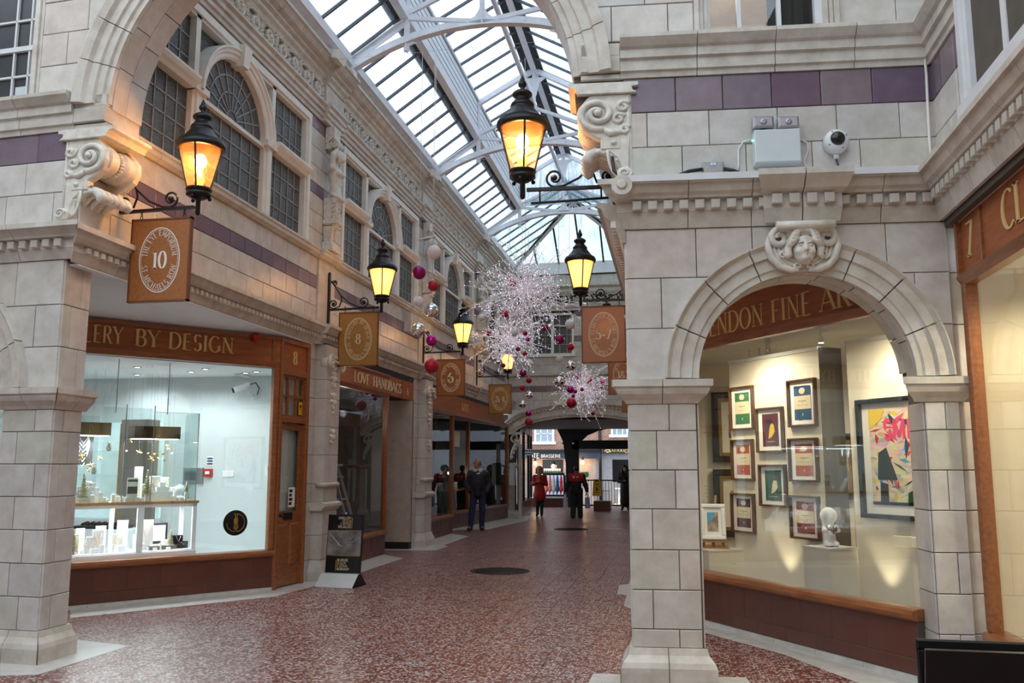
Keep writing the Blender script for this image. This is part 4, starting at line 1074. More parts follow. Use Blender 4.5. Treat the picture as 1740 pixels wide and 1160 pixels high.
mk('roof_tie_pipe', MB().tube([(XRD, 7.4, 9.70), (XRD, 23.8, 9.70)], .05, 12), 'steel_paint', label='round white pipe running the length of the roof under the ridge', cat='pipe')
for i, y in enumerate((12.3, 18.0, 23.5)):
    F = T((-5.1, y, 8.02)) @ Matrix.Rotation(.3, 4, 'Y')
    fl = thing('floodlight', ['cream box floodlight on the cornice by the nearest truss foot', 'cream box floodlight on the cornice by the middle truss foot', 'cream box floodlight on the cornice by the farthest truss foot'][i], 'light', F, 'box floodlights along the left cornice')
    mk('housing', MB().box(-.09, .09, -.16, .16, 0, .14), 'cream_paint', fl, F); mk('lens', MB().box(-.08, .08, -.14, .14, .14, .145), 'pale_grey', fl, F)

# ================================================================ END WALL
WE = struct('wall_end', 'far end wall of pale glazed blocks above the wide passage arch'); F = FE
EA, EB, EZ = 2.32, .62, 2.66
mb = MB(); arch_back(mb, -2.5, 2.5, 0, EZ, EA+.05, EB+.03, 2.6, 4.0, -.5, -.02)
mb.box(-2.6, 2.6, 3.99, 5.3, -.5, -.02); mb.box(-2.6, -1.75, 5.3, 6.8, -.5, -.02).box(-.25, .25, 5.3, 6.8, -.5, -.02).box(1.75, 2.6, 5.3, 6.8, -.5, -.02).box(-2.6, 2.6, 6.8, 8.3, -.5, -.02)
mb.box(-2.6, -2.3, 0, 2.7, -.5, -.02).box(2.3, 2.6, 0, 2.7, -.5, -.02)
mk('wall_core', mb, 'mortar', WE, F)
H = [(-1.72, -.28, 5.35, 6.75), (.28, 1.72, 5.35, 6.75)]
blocks(WE, F, -2.5, 2.5, [3.2, 3.55, 3.84, 4.12], L=.55, arches=[(0, EZ-.0, EA+.6, EB+.45)])
blocks(WE, F, -2.5, 2.5, [4.12, 4.31], L=.7, mat='purple_glaze', name='purple_block'); blocks(WE, F, -2.5, 2.5, [4.31, 4.62], L=.62)
mould(WE, F, -2.5, 2.5, [(0, 4.63), (.04, 4.63), (.08, 4.67), (.08, 4.71), (0, 4.73)], 1.6, name='string_block')
blocks(WE, F, -2.5, 2.5, [4.73, 5.0, 5.27], L=.62); blocks(WE, F, -2.5, 2.5, [5.27, 5.6, 5.78], L=.5, holes=H)
blocks(WE, F, -2.5, 2.5, [5.78, 5.96], L=.5, mat='purple_glaze', name='purple_block', holes=H); blocks(WE, F, -2.5, 2.5, [5.96, 6.3, 6.62], L=.5, holes=H)
blocks(WE, F, -2.5, 2.5, [6.62, 6.8], L=.6, mat='purple_glaze', name='purple_block', holes=H)
mould(WE, F, -2.5, 2.5, [(0, 6.82), (.05, 6.82), (.05, 6.9), (.09, 6.92), (.12, 7.03), (0, 7.04)], .8, name='architrave_block')
o = link('frieze_ornament', relief(5.0, 5).mesh('frieze_ornament', 'carved_faience'), WE, F @ T((0, 7.2, 0)))
mould(WE, F, -2.5, 2.5, [(0, 7.37), (.05, 7.37), (.1, 7.45), (.1, 7.55), (.2, 7.62), (.2, 7.7), (0, 7.72)], .8)
blocks(WE, F, -2.5, 2.5, [7.72, 8.02], L=.4)
for hi, h_ in enumerate(H):
    wn = struct('window_%d' % (20+hi), ['pair of small paned casements on the left of the far end wall', 'small paned window on the right of the far end wall'][hi])
    mk('window_frame', MB().box(h_[0], h_[0]+.07, h_[2], h_[3], -.15, 0).box(h_[1]-.07, h_[1], h_[2], h_[3], -.15, 0).box(h_[0], h_[1], h_[3]-.07, h_[3], -.15, 0).box(h_[0]-.05, h_[1]+.05, h_[2]-.07, h_[2]+.04, -.15, .06), 'cream_paint', wn, F)
    mk('mullion', MB().box((h_[0]+h_[1])/2-.045, (h_[0]+h_[1])/2+.045, h_[2], h_[3], -.13, -.02).box(h_[0], h_[1], 6.3, 6.34, -.12, -.04), 'cream_paint', wn, F)
    gb = MB()
    for i in range(1, 6):
        if i != 3: x = h_[0]+(h_[1]-h_[0])*i/6; gb.box(x-.012, x+.012, h_[2], h_[3], -.1, -.07)
    for z in (5.7, 6.02): gb.box(h_[0], h_[1], z-.012, z+.012, -.1, -.07)
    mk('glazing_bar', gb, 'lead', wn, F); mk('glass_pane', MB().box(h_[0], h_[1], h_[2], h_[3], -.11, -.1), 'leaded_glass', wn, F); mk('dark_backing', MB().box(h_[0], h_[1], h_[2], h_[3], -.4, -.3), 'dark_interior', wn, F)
EP = [(0, -.05), (0, .04), (.06, .04), (.07, .07), (.12, .08), (.14, .06), (.30, .06), (.31, .09), (.36, .10), (.36, .14), (.42, .18), (.47, .18), (.47, -.05)]
t_s = .13
voussoirs(WE, F, 0, EZ, EA, EB, PI-t_s, PI/2+.045, 7, EP); voussoirs(WE, F, 0, EZ, EA, EB, PI/2-.045, t_s, 7, EP)
mk('keystone', MB().add([(-.12, EZ+EB-.02, 0), (.12, EZ+EB-.02, 0), (.16, EZ+EB+.5, 0), (-.16, EZ+EB+.5, 0), (-.12, EZ+EB-.02, .2), (.12, EZ+EB-.02, .2), (.16, EZ+EB+.5, .24), (-.16, EZ+EB+.5, .24)],
    [(0, 3, 2, 1), (4, 5, 6, 7), (0, 1, 5, 4), (1, 2, 6, 5), (2, 3, 7, 6), (3, 0, 4, 7)]), 'moulded_faience', WE, F)
dm = MB()
for i in range(52):
    t = PI-t_s-(PI-2*t_s)*(i+.5)/52
    if abs(t-PI/2) < .06: continue
    nx, nz = math.cos(t)/EA, math.sin(t)/EB; l = math.hypot(nx, nz); nx /= l; nz /= l
    x, z = EA*math.cos(t)+.33*nx, EZ+EB*math.sin(t)+.33*nz; dm.join(MB().box(-.028, .028, -.03, .03, .08, .14), T((x, z, 0)) @ Matrix.Rotation(math.atan2(-nx, nz), 4, 'Z'))
o = mk('dentils', dm, 'moulded_faience', WE, F); o['kind'] = 'stuff'
# end piers with carved brackets
for sg in (-1, 1):
    x0, x1 = sorted((sg*2.28, sg*2.5)); blocks(WE, F, x0, x1, [.27, .6, .93, 1.26, 1.6], L=.3, d=.1, thick=.14, name='pier_block')
    mould(WE, F, x0, x1, [(d+.1, z) for d, z in BASE], 1, name='base_block', m0=-1, m1=1); mould(WE, F, x0, x1, [(d+.1, 1.62+z*.6) for d, z in IMP], 1, name='impost_block', m0=-1, m1=1)
    cb = MB()
    sp = spiral(sg*2.26, 2.6, .16, .04, 0 if sg < 0 else PI, 1.3, 24, sg); cb.tube([(x, z, .06) for x, z in sp], .035, 7)
    pts = [(sg*(2.12+.26*math.sin(PI/2*i/8)), 1.9+.62*(1-i/8)) for i in range(9)]
    cb.tube([(x, z, .05) for x, z in pts], [.07, .075, .08, .075, .07, .06, .055, .05, .04], 8)
    for i in range(5): cb.ball((sg*(2.2+.03*i), 2.5-.13*i, .1), .06-.005*i, 8, 6)
    cb.box(sg*2.02, sg*2.5, 2.72, 2.8, -.1, .16)
    mk('carved_bracket', cb, 'carved_faience', WE, F)
# ================================================================ SHOPFRONTS
ROUND = lambda z, d: [(0, z), (d*.8, z), (d, z+.02), (d, z+.05), (d*.85, z+.08), (0, z+.09)]
def prof_mb(P, s0, s1, mi=0):
    k = len(P); return MB().add([(s, z, d) for s in (s0, s1) for d, z in P], [tuple(range(k)), tuple(range(k, 2*k))[::-1]]+[(j, k+j, k+(j+1) % k, (j+1) % k)[::-1] for j in range(k)], mi)
def shopfront(label, F, s0, s1, sill, head, top, posts=(), gl='shop_glass', tile=.4, riser=True, wood='wood', fas='fascia_wood', group=None, fpan=(), endpost=True):
    t = thing('shopfront', label, 'shopfront', F, group)
    if riser:
        blocks(t, F, s0, s1, [.05, .17, sill-.085], L=tile, mat='stall_tile', name='tile', d=.004, jit=0, gap=.0015, off=0)
        mk('riser_core', MB().box(s0, s1, 0, sill-.05, -.12, 0), 'mortar', t, F)
        n = max(1, round((s1-s0)/.55)); st = (s1-s0)/n
        for i in range(n): mk('plinth_strip', MB().box(s0+i*st+.002, s0+(i+1)*st-.002, 0, .045, -.05, .025), 'marble_edge', t, F)
        mk('sill', prof_mb([(-.12, sill-.09), (.03, sill-.09), (.055, sill-.07), (.06, sill-.04), (.045, sill-.01), (.0, sill), (-.12, sill)], s0-.01, s1+.01), wood, t, F)
    xs = [s0]+list(posts)+[s1]
    for i, x in enumerate(xs if endpost else xs[:-1]):
        mk('post', MB().cbox(x-(.045 if 0 < i < len(xs)-1 else .0)-(.08 if i == len(xs)-1 else 0), x+(.045 if 0 < i < len(xs)-1 else 0)+(.08 if i == 0 else 0), sill, head, -.07, .03, .012), wood, t, F)
    mk('head_rail', prof_mb([(-.06, head-.05), (.02, head-.05), (.03, head-.03), (.05, head), (.06, head+.02), (-.06, head+.02)], s0, s1), wood, t, F)
    mk('fascia_board', MB().box(s0, s1, head+.02, top, -.06, .01), fas, t, F)
    mk('fascia_rail', prof_mb([(.0, top-.05), (.03, top-.05), (.045, top-.02), (.045, top), (0, top)], s0, s1), wood, t, F)
    for x in fpan: mk('fascia_rail', MB().cbox(x-.025, x+.025, head+.02, top, 0, .03), wood, t, F)
    for a, b in zip(xs, xs[1:]): mk('glass_pane', MB().box(a+.03, b-.03, sill, head-.03, -.03, -.022), gl, t, F)
    return t
F8 = Fdir((-5.46, 11.47, 0), (-5.46+7.06, 11.47-9.52, 0))
s8 = shopfront('wooden shopfront number 8 with gold raised letters over a bright jewellery window', F8, -4.1, 0, .55, 3.11, 3.5, fpan=(-.1,))
L_ = MB(); u8 = lambda px: at_F(px, 585, F8)[0]
text_fit(L_, 'DESIGN', u8(286), u8(395), 3.2, .215, .012, .018, track=.16, wt=1.1); text_fit(L_, 'BY', u8(229), u8(269), 3.2, .215, .012, .018, track=.16, wt=1.1); w3 = (u8(206)-u8(149)); w9 = w3*4.98/1.9; text_fit(L_, 'JEWELLERY', u8(206)-w9, u8(206), 3.2, .215, .012, .018, track=.16, wt=1.1); mk('lettering', L_, 'gold_letter', s8, F8)
FC = Fdir((.221, 10.021, 0), (.562, -.827, 0))
sC = shopfront('wooden gallery shopfront seen through the round arch, with gold painted letters', FC, -1.0, 2.92, .555, 3.02, 3.5, endpost=False, fas='fascia_wood')
L_ = MB()
text(L_, 'CLAR', .30, 3.09, .215, .012, .004, align='r', track=.12, wt=1.05); text(L_, 'ENDON', .378, 3.09, .22, .012, .004, track=.13, wt=1.05, sx=.98); text(L_, 'FINE', 1.40, 3.09, .22, .012, .004, track=.15, wt=1.05, sx=.98); text(L_, 'ART', 2.07, 3.09, .22, .012, .004, track=.14, wt=1.05, sx=1.05)
mk('lettering', L_, 'gold_letter', sC, FC)
sL = shopfront('wooden handbag shopfront with pale raised letters and a dark glass window', FL, 13.1, 16.1, .50, 3.05, 3.42, gl='dark_shop_glass', fpan=())
mk('fascia_board', MB().box(16.1, 17.75, 3.05, 3.42, -.06, .01), 'fascia_wood', sL, FL)
for x in (13.5, 16.95): mk('fascia_rail', MB().cbox(x-.03, x+.03, 3.06, 3.4, 0, .03), 'wood', sL, FL)
L_ = MB(); text(L_, 'LOVE', 14.22, 3.13, .185, .012, .012, sx=1.42, track=.12, wt=.95); text(L_, 'HANDBAGS', 15.2, 3.13, .185, .012, .012, sx=1.42, track=.12, wt=.95); text(L_, '6', 17.3, 3.14, .15, .012, .006); text(L_, '8', 13.25, 3.14, .15, .012, .006)
mk('lettering', L_, 'cream_letter', sL, FL)
# recess beside it
rc_ = struct('trim_2', 'cream plastered entrance recess beside the handbag shop window')
mk('recess_wall', MB().box(16.5, 17.75, .14, 3.05, -1.4, -1.34).box(17.6, 17.75, .14, 3.05, -1.4, .0), 'recess_cream' if plain('recess_cream', (.5, .42, .36), .8) else '', rc_, FL)
mk('skirting', MB().box(16.5, 17.6, 0, .14, -1.34, -1.32).box(17.585, 17.755, 0, .14, -1.34, .01), 'black', rc_, FL)
mk('side_glass', MB().box(16.06, 16.1, .5, 3.0, -1.4, 0), 'dark_shop_glass', rc_, FL)
FK1 = Fdir((-5.42, 18.8, 0), (0, 1, 0))
sK = shopfront('first wooden window bay of shop 2 to 4, dark glass over brown tiles', FK1, .0, 2.5, .52, 2.98, 3.02, gl='dark_shop_glass', wood='wood')
FK2 = Fdir((-5.95, 21.5, 0), (5.95-5.26, 28.0-21.5, 0)); LK = math.hypot(.69, 6.5)
sK2 = shopfront('second wooden window bay of shop 2 to 4, running to the far corner', FK2, .0, LK-.1, .50, 2.98, 3.02, posts=(2.6,), gl='dark_shop_glass')
fk = thing('shop_fascia', 'long plain wooden fascia over shop 2 to 4 with faint lettering', 'sign', FL)
mk('board', MB().box(18.75, 27.95, 3.0, 3.45, -.1, -.02), 'fascia_wood', fk, FL); mk('rail', MB().box(18.75, 27.95, 2.96, 3.02, -.1, .02), 'wood', fk, FL)
L_ = MB(); text(L_, 'KAYES', 22.2, 3.12, .2, -.02, .008, sx=1.1); mk('lettering', L_, 'gold_letter', fk, FL)
# shopfront 7 at the right edge
F7b = Fdir((2.3, 7.42, 0), (0, -1, 0))
s7 = shopfront('tall wooden shopfront number 7 at the right edge of the picture', F7b, .12, 4.0, .46, 3.14, 3.64)
mk('fascia_rail', MB().box(.12, .17, 3.14, 3.64, 0, .05).box(.62, .65, 3.16, 3.64, 0, .03), 'wood', s7, F7b)
L_ = MB(); text(L_, '7', .30, 3.28, .27, .012, .01); text(L_, 'CLARENDON', 1.05, 3.28, .27, .012, .01, sx=1.1); mk('lettering', L_, 'gold_letter', s7, F7b)

# door of shop 8
FD = Fdir((-5.46, 11.47, 0), (.08, .82, 0))
dr = struct('door_1', 'panelled wooden shop door number 8 with glass above'); dr['kind'] = 'structure'
mk('door_frame', MB().cbox(0, .075, 0, 3.5, -.08, .04, .01).cbox(.745, .82, 0, 3.5, -.08, .04, .01).cbox(.075, .745, 2.30, 2.38, -.08, .03).cbox(.075, .745, 2.98, 3.06, -.08, .03).box(.075, .745, 3.44, 3.5, -.08, .03), 'wood', dr, FD)
mk('number_board', MB().box(.075, .745, 3.06, 3.46, -.04, 0), 'fascia_wood', dr, FD)
L_ = MB(); text(L_, '8', .41, 3.15, .19, .002, .015, align='c'); mk('number', L_, 'gold_letter', dr, FD)
gb = MB()
for x in (.075, .285, .51, .715): gb.box(x, x+.03, 2.38, 2.98, -.05, -.01)
for z in (2.38, 2.67, 2.95): gb.box(.075, .745, z, z+.03, -.05, -.01)
mk('glazing_bar', gb, 'wood', dr, FD); mk('fanlight_pane', MB().box(.08, .74, 2.4, 2.96, -.035, -.03), 'shop_glass', dr, FD)
mk('door_leaf', MB().box(.075, .745, .02, 1.05, -.05, -.015).box(.075, .165, 1.05, 2.28, -.05, -.015).box(.655, .745, 1.05, 2.28, -.05, -.015).box(.165, .655, 2.2, 2.28, -.05, -.015), 'wood', dr, FD)
for x in (.15, .45): mk('door_panel', MB().cbox(x, x+.22, .28, .88, -.02, .004, .025).box(x+.05, x+.17, .33, .83, 0, .01), 'wood', dr, FD)
mk('glass_pane', MB().box(.165, .655, 1.05, 2.2, -.035, -.03), 'shop_glass', dr, FD)
mk('letter_box', MB().cbox(.27, .50, .93, 1.03, -.015, .006), 'black_iron', dr, FD)
mk('door_handle', MB().tube([(.11, 1.0, 0), (.11, 1.0, .05)], .02, 10).ball((.11, 1.0, .06), .03), 'black_iron', dr, FD)
st_ = thing('warning_sticker', 'small yellow camera warning sticker in the panes above door 8', 'sticker', FD @ T((.66, 2.45, -.02)))
mk('sheet', MB().box(.62, .71, 2.43, 2.62, -.028, -.024), 'yellow', st_, FD); mk('camera_mark', MB().box(.645, .69, 2.54, 2.575, -.024, -.022).box(.66, .67, 2.5, 2.54, -.024, -.022), 'black', st_, FD)
mk('red_alarm_sounder', MB().lathe([(.05, 0), (.05, .06), (.045, .06), (.045, .10), (.02, .115)], 18, ax=Matrix.Rotation(PI, 4, 'X')), 'red', None, F8 @ T((-.40, 3.5, .06)) @ Matrix.Rotation(-PI/2, 4, 'X'), label='small red alarm sounder on the soffit above shopfront 8', cat='alarm')

# ================================================================ IONIC PILASTERS between the shops
def pilaster():
    t = thing('pilaster', '', 'pilaster', (0, 0, 0), 'glazed pilasters between the shopfronts'); F = frame((0, 0, 0), (0, 1, 0), (1, 0, 0))
    zz = [.30, .66, 1.02]; z2 = [1.42, 1.85, 2.28, 2.71, 3.0]
    mk('core', MB().box(.0, .82, 0, 3.56, -.1, .02).box(.27, .82, 0, 3.56, 0, .2), 'mortar', t, F)
    for rows in (zz, [1.15, 1.42], z2, [3.0, 3.3, 3.54]):
        for a, b in zip(rows, rows[1:]):
            mk('jamb_block', MB().cbox(.0, .255, a+.003, b-.003, -.1, .035, .006), 'faience', t, F)
            mk('pilaster_block', MB().cbox(.265, .825, a+.003, b-.003, -.0, .215, .006), 'faience', t, F)
    mk('jamb_block', MB().box(0, .255, 0, .297, -.1, .035).box(0, .255, 1.02, 1.15, -.1, .035), 'faience', t, F)
    mk('base_block', MB().add([(s, z, d) for e in ((.22, .25, 0), (.22, .25, .13)) for s, z, d in [(.265-.07, e[2], 0), (.9, e[2], 0), (.9, e[2], e[0]+.06), (.265-.07, e[2], e[0]+.06)]]+[(.265, .297, 0), (.83, .297, 0), (.83, .297, .215), (.265, .297, .215)],
        [(0, 1, 2, 3), (0, 4, 5, 1), (1, 5, 6, 2), (2, 6, 7, 3), (3, 7, 4, 0), (4, 8, 9, 5), (5, 9, 10, 6), (6, 10, 11, 7), (7, 11, 8, 4), (8, 11, 10, 9)]), 'faience', t, F)
    m = MB()
    for z, e in ((1.02, .0), (1.04, .05), (1.10, .05), (1.13, .02), (1.15, 0)): pass
    P = [(.0, 1.02), (.22, 1.02), (.25, 1.06), (.28, 1.08), (.28, 1.12), (.22, 1.15), (0, 1.15)]
    mk('band_moulding', prof_mb(P, .20, .88), 'moulded_faience', t, F)
    mk('ring_moulding', MB().tube([(.22, 1.40, .12), (.22, 1.40, .215), (.28, 1.40, .235), (.8, 1.40, .235), (.86, 1.40, .2)], .035, 8), 'moulded_faience', t, F)
    c = MB()
    for x in (.33, .76):
        sp = spiral(x, 3.26, .115, .02, PI/2, 1.6, 26, 1 if x < .5 else -1); c.tube([(a, b, .27) for a, b in sp], [.03-.012*i/26 for i in range(27)], 7)
        c.tube([(x, 3.26, .12), (x, 3.26, .26)], .10, 16)
        c.ball((x, 3.26, .28), .03, 8, 6)
    c.box(.3, .8, 3.34, 3.39, 0, .27).tube([(.3, 3.32, .26), (.54, 3.28, .28), (.79, 3.32, .26)], .025, 7)
    for i, (z, r) in enumerate(((3.2, .06), (3.1, .05), (3.02, .06), (2.93, .045), (2.76, .055), (2.66, .06), (2.58, .04), (2.5, .028), (2.2, .05), (2.12, .055), (2.04, .035))):
        sw_ = c if z > 2.99 else MB()
        sw_.ball((.545, z, .225), r, 9, 6, sc=(1, 1, .7))
        for s2 in (-1, 1): sw_.ball((.545+s2*r*1.1, z+.02, .222), r*.6, 7, 5)
        if sw_ is not c: mk('carved_drop', sw_, 'carved_faience', t, F)
    mk('capital', c, 'carved_faience', t, F)
    return t
p0_ = pilaster(); M0 = T((-5.42, 12.30, 0)); p0_.matrix_basis = M0; WM[p0_.name] = M0.copy(); p0_['label'] = 'carved ionic pilaster between door 8 and the handbag shop'
copy_tree(p0_, T((-5.42, 17.80, 0)), 'carved ionic pilaster between the handbag shop recess and shop 2 to 4')

# ================================================================ SCROLL CORBELS under the great arch
def corbel(sg):
    """local: x away from the pier towards the arch opening (0..), z up, y into the wall (0..-.47), face at +d; built in wall frame"""
    mb = MB(); X = lambda x: sg*x
    body = [(-.06, 0), (.0, .0), (.015, .10), (.05, .2), (.12, .27), (.17, .285), (.17, .37), (.22, .40), (.30, .47), (.335, .56), (.33, .66), (.27, .745), (.24, .78), (-.06, .78)]
    q = [(X(x), z) for x, z in body]
    parts = {}
    parts['side_plate'] = MB().poly(q, -.06, .025, 0, .01).poly(q, -.47, -.40, 0, .0)
    br = MB(); prof = [(.145, -.45), (.17, -.44), (.17, -.40), (.15, -.38), (.165, -.33), (.15, -.28), (.125, -.26), (.125, -.2), (.15, -.18), (.165, -.13), (.15, -.09), (.17, -.07), (.17, -.03), (.145, -.02)]
    br.lathe(prof, 28, c=(X(.175), .60, 0))
    parts['scroll_barrel'] = br
    bd = MB()
    for i in range(15):
        t = -PI*.75+PI*1.0*i/14; bd.ball((X(.175+.135*math.cos(t)), .60+.135*math.sin(t), -.23), .022, 8, 6)
    parts['bead_row'] = bd
    lf = MB(); n = 9; m_ = 10; vs = []
    for i in range(n+1):
        t = PI/2*i/n; x0, z0 = .20-.20*math.sin(t), .30-.30*(1-math.cos(t))
        for j in range(m_+1):
            y = -.44+.44*j/m_; rib = .018*math.cos(j*PI*1.5)+.01*math.sin(i*2.4+j); vs.append((X(x0*.95+.03+rib), z0+.02-rib*.4, y))
    fs = [(i*(m_+1)+j, i*(m_+1)+j+1, (i+1)*(m_+1)+j+1, (i+1)*(m_+1)+j) for i in range(n) for j in range(m_)]
    lf.add(vs, fs, 0, True)
    for j in range(5):
        y = -.40+.09*j
        lf.tube([(X(.19), .29, y), (X(.25), .255, y), (X(.275), .21, y), (X(.25), .175, y)], [.04, .045, .045, .03], 8)
        lf.tube([(X(.20-.19*math.sin(PI/2*i/6)), .28-.27*(1-math.cos(PI/2*i/6)), y+.02) for i in range(7)], [.03, .032, .03, .028, .025, .02, .015], 7)
    for i in range(7):
        t = PI/2*i/6; lf.ball((X(.19-.2*math.sin(t)), .27-.27*(1-math.cos(t)), -.01), .026, 8, 6)
    parts['acanthus_leaf'] = lf
    sc_ = MB(); sp = spiral(X(.19), .60, .145, .02, (-PI*.6 if sg > 0 else -PI*.4), 1.75, 34, sg)
    sc_.tube([(x, z, .028+.03*i/34) for i, (x, z) in enumerate(sp)], [.03-.012*i/34 for i in range(35)], 8)
    sc_.ball((X(.19), .60, .06), .03, 10, 7)
    sc_.tube([(X(.16), .47, .03), (X(.1), .42, .035), (X(.02), .43, .03)], [.02, .03, .015], 7)
    for cx, cz, r in ((.0, .66, .055), (.035, .55, .05), (-.01, .45, .04)):
        sp = spiral(X(cx), cz, r, .012, .5, 1.2, 16, -sg); sc_.tube([(x, z, .03) for x, z in sp], .017, 6)
    sc_.ball((X(.075), .335, .03), .025, 10, 6)
    sc_.box(min(X(.03), X(.14)), max(X(.03), X(.14)), .285, .385, .02, .032)
    sc_.tube([(X(-.035), .03, .028), (X(-.035), .76, .028)], .008, 6).tube([(X(.02+.10*math.sin(PI/2*i/8)), .02+.25*(1-math.cos(PI/2*i/8)), .028) for i in range(9)], .012, 6)
    parts['carved_face'] = sc_
    sl_ = MB(); P = [(-.10, .78), (-.07, .80), (-.06, .835), (-.11, .845), (-.11, .875), (.40, .875), (.40, .845), (.36, .835), (.34, .80), (.34, .78)]
    sl_.poly([(X(x), z) for x, z in P], -.50, .06); parts['slab'] = sl_
    ro = MB(); ax = Matrix.Identity(4)
    ro.lathe([(.0, .11), (.045, .11), (.06, .09), (.06, .06), (.045, .04), (.05, 0), (.055, -.06), (.045, -.11), (.052, -.13), (.045, -.15), (.05, -.24), (.055, -.32), (.045, -.34), (.055, -.36), (.055, -.40), (.0, -.42)], 18, c=(X(.0), .035, 0))
    sp = spiral(X(0), .035, .05, .01, 0, 1.4, 16, sg); ro.tube([(x, z, .115) for x, z in sp], .01, 6)
    parts['foot_roll'] = ro
    return parts
for F, sg, z0, s_, lb in ((FA, 1, 3.94, .0, 'carved scroll corbel left of the arch, its underside lit orange by the first lantern'), (FB, -1, 4.085, -.0, 'carved scroll corbel at the corner of the right wall, beside the big lantern')):
    M_ = F @ T((s_, z0, 0)) @ Matrix.Diagonal((1.17, .985, 1, 1)); t = thing('scroll_corbel', lb, 'corbel', M_)
    for nm, m_ in corbel(sg).items(): mk(nm, m_, 'carved_faience', t, M_)
# ================================================================ FACE KEYSTONE
M_ = FB @ T((1.425, 3.42, .02)); t = thing('face_keystone', 'carved keystone with a child face between two scrolls over the round arch', 'carving', M_)
fs = [ell((0, .0, .10), (.092, .125, .09)), ell((0, -.07, .12), (.06, .05, .06)), ell((-.045, -.03, .155), (.035, .03, .03)), ell((.045, -.03, .155), (.035, .03, .03)),
      seg((0, .03, .18), (0, -.022, .20), .009, .014), ell((0, -.085, .17), (.022, .02, .02)), ell((-.022, -.0, .17), (.01, .01, .01)), ell((0, .07, .15), (.06, .03, .03)), ell((0, .0, .03), (.14, .15, .05))]
base = union(fs, .02)
mouth = [ell((0, -.055, .19), (.026, .006, .012)), ell((-.036, .018, .188), (.02, .009, .014)), ell((.036, .018, .188), (.02, .009, .014))]
def facef(P):
    r = base(P)
    for g in mouth: r = np.maximum(r, -g(P)) if True else r
    r = np.minimum(r, ell((-.036, .016, .172), (.016, .009, .012))(P)); r = np.minimum(r, ell((.036, .016, .172), (.016, .009, .012))(P))
    r = smin(r, ell((-.0, -.048, .180), (.024, .005, .010))(P), .004); r = smin(r, ell((0, -.064, .180), (.019, .006, .010))(P), .004); return r
mk('face', snets(facef, (-.17, -.17, -.02), (.17, .18, .24), .0065), 'carved_faience', t, M_)
hr = MB()
for i in range(13):
    a = PI*.02+PI*.96*i/12; x, z = .105*math.cos(a), .03+.12*math.sin(a)
    hr.tube([(x*.55, .05+z*.75, .17), (x*.9, z*.9+.02, .17), (x*1.15, z-.01, .13), (x*1.2, z-.05, .11)], [.02, .03, .03, .016], 7)
for s2 in (-1, 1):
    hr.tube([(s2*.105, .05, .12), (s2*.13, -.0, .12), (s2*.12, -.05, .12), (s2*.15, -.07, .11)], [.03, .032, .03, .02], 8)
    sp = spiral(s2*.165, -.045, .035, .008, 0, 1.3, 14, -s2); hr.tube([(x, z, .10) for x, z in sp], .011, 6)
mk('hair', hr, 'carved_faience', t, M_)
cp = MB(); 
for i in range(9): a = PI*i/8; cp.tube([(.02*math.cos(a), .19, .12), (.075*math.cos(a), .175, .13+.02*math.sin(a)), (.125*math.cos(a), .125, .10+.03*math.sin(a))], [.02, .028, .03], 7)
cp.tube([(.13*math.cos(PI*i/12), .115, .09+.06*math.sin(PI*i/12)) for i in range(13)], .014, 7)
mk('cap', cp, 'carved_faience', t, M_)
for s2 in (-1, 1):
    sc_ = MB(); sp = spiral(s2*.185, .10, .075, .02, PI*.5, 1.25, 26, -s2)
    sc_.tube([(x, z, .09) for x, z in sp], [.028]*20+[.024]*7, 8)
    for k in range(4):
        r = .125+.034*k
        sc_.tube([(s2*r*math.cos(a), .045+r*.93*math.sin(a), .07-.004*k) for a in [R(8-86*i/12) for i in range(13)]], [.010+.011*math.sin(PI*(i+1)/14) for i in range(13)], 7)
    sc_.tube([(s2*.26, .12, .07), (s2*.28, .04, .07), (s2*.25, -.06, .07), (s2*.19, -.13, .07), (s2*.1, -.165, .07), (s2*.04, -.16, .07)], [.02, .03, .032, .03, .026, .02], 8)
    sp = spiral(s2*.045, -.135, .035, .008, -PI/2, 1.2, 14, s2); sc_.tube([(x, z, .08) for x, z in sp], .013, 6)
    mk('scroll', sc_, 'carved_faience', t, M_)
ey = MB().ball((-.036, .014, .178), .016, 10, 7, sc=(1.15, .62, .8)).ball((.036, .014, .178), .016, 10, 7, sc=(1.15, .62, .8))
for s2 in (-1, 1): ey.tube([(s2*.016, .034, .186), (s2*.036, .043, .188), (s2*.058, .032, .176)], [.006, .009, .005], 6)
for z_, w2 in ((-.046, .026), (-.060, .02)): ey.tube([(-w2, z_, .176), (0, z_+.002, .192), (w2, z_, .176)], [.004, .0075, .004], 6)
mk('features', ey, 'carved_faience', t, M_)
mk('backing', MB().poly([(-.26, .16), (-.27, -.0), (-.2, -.15), (0, -.17), (.2, -.15), (.27, 0), (.26, .16), (.12, .2), (-.12, .2)], -.04, .05), 'carved_faience', t, M_)

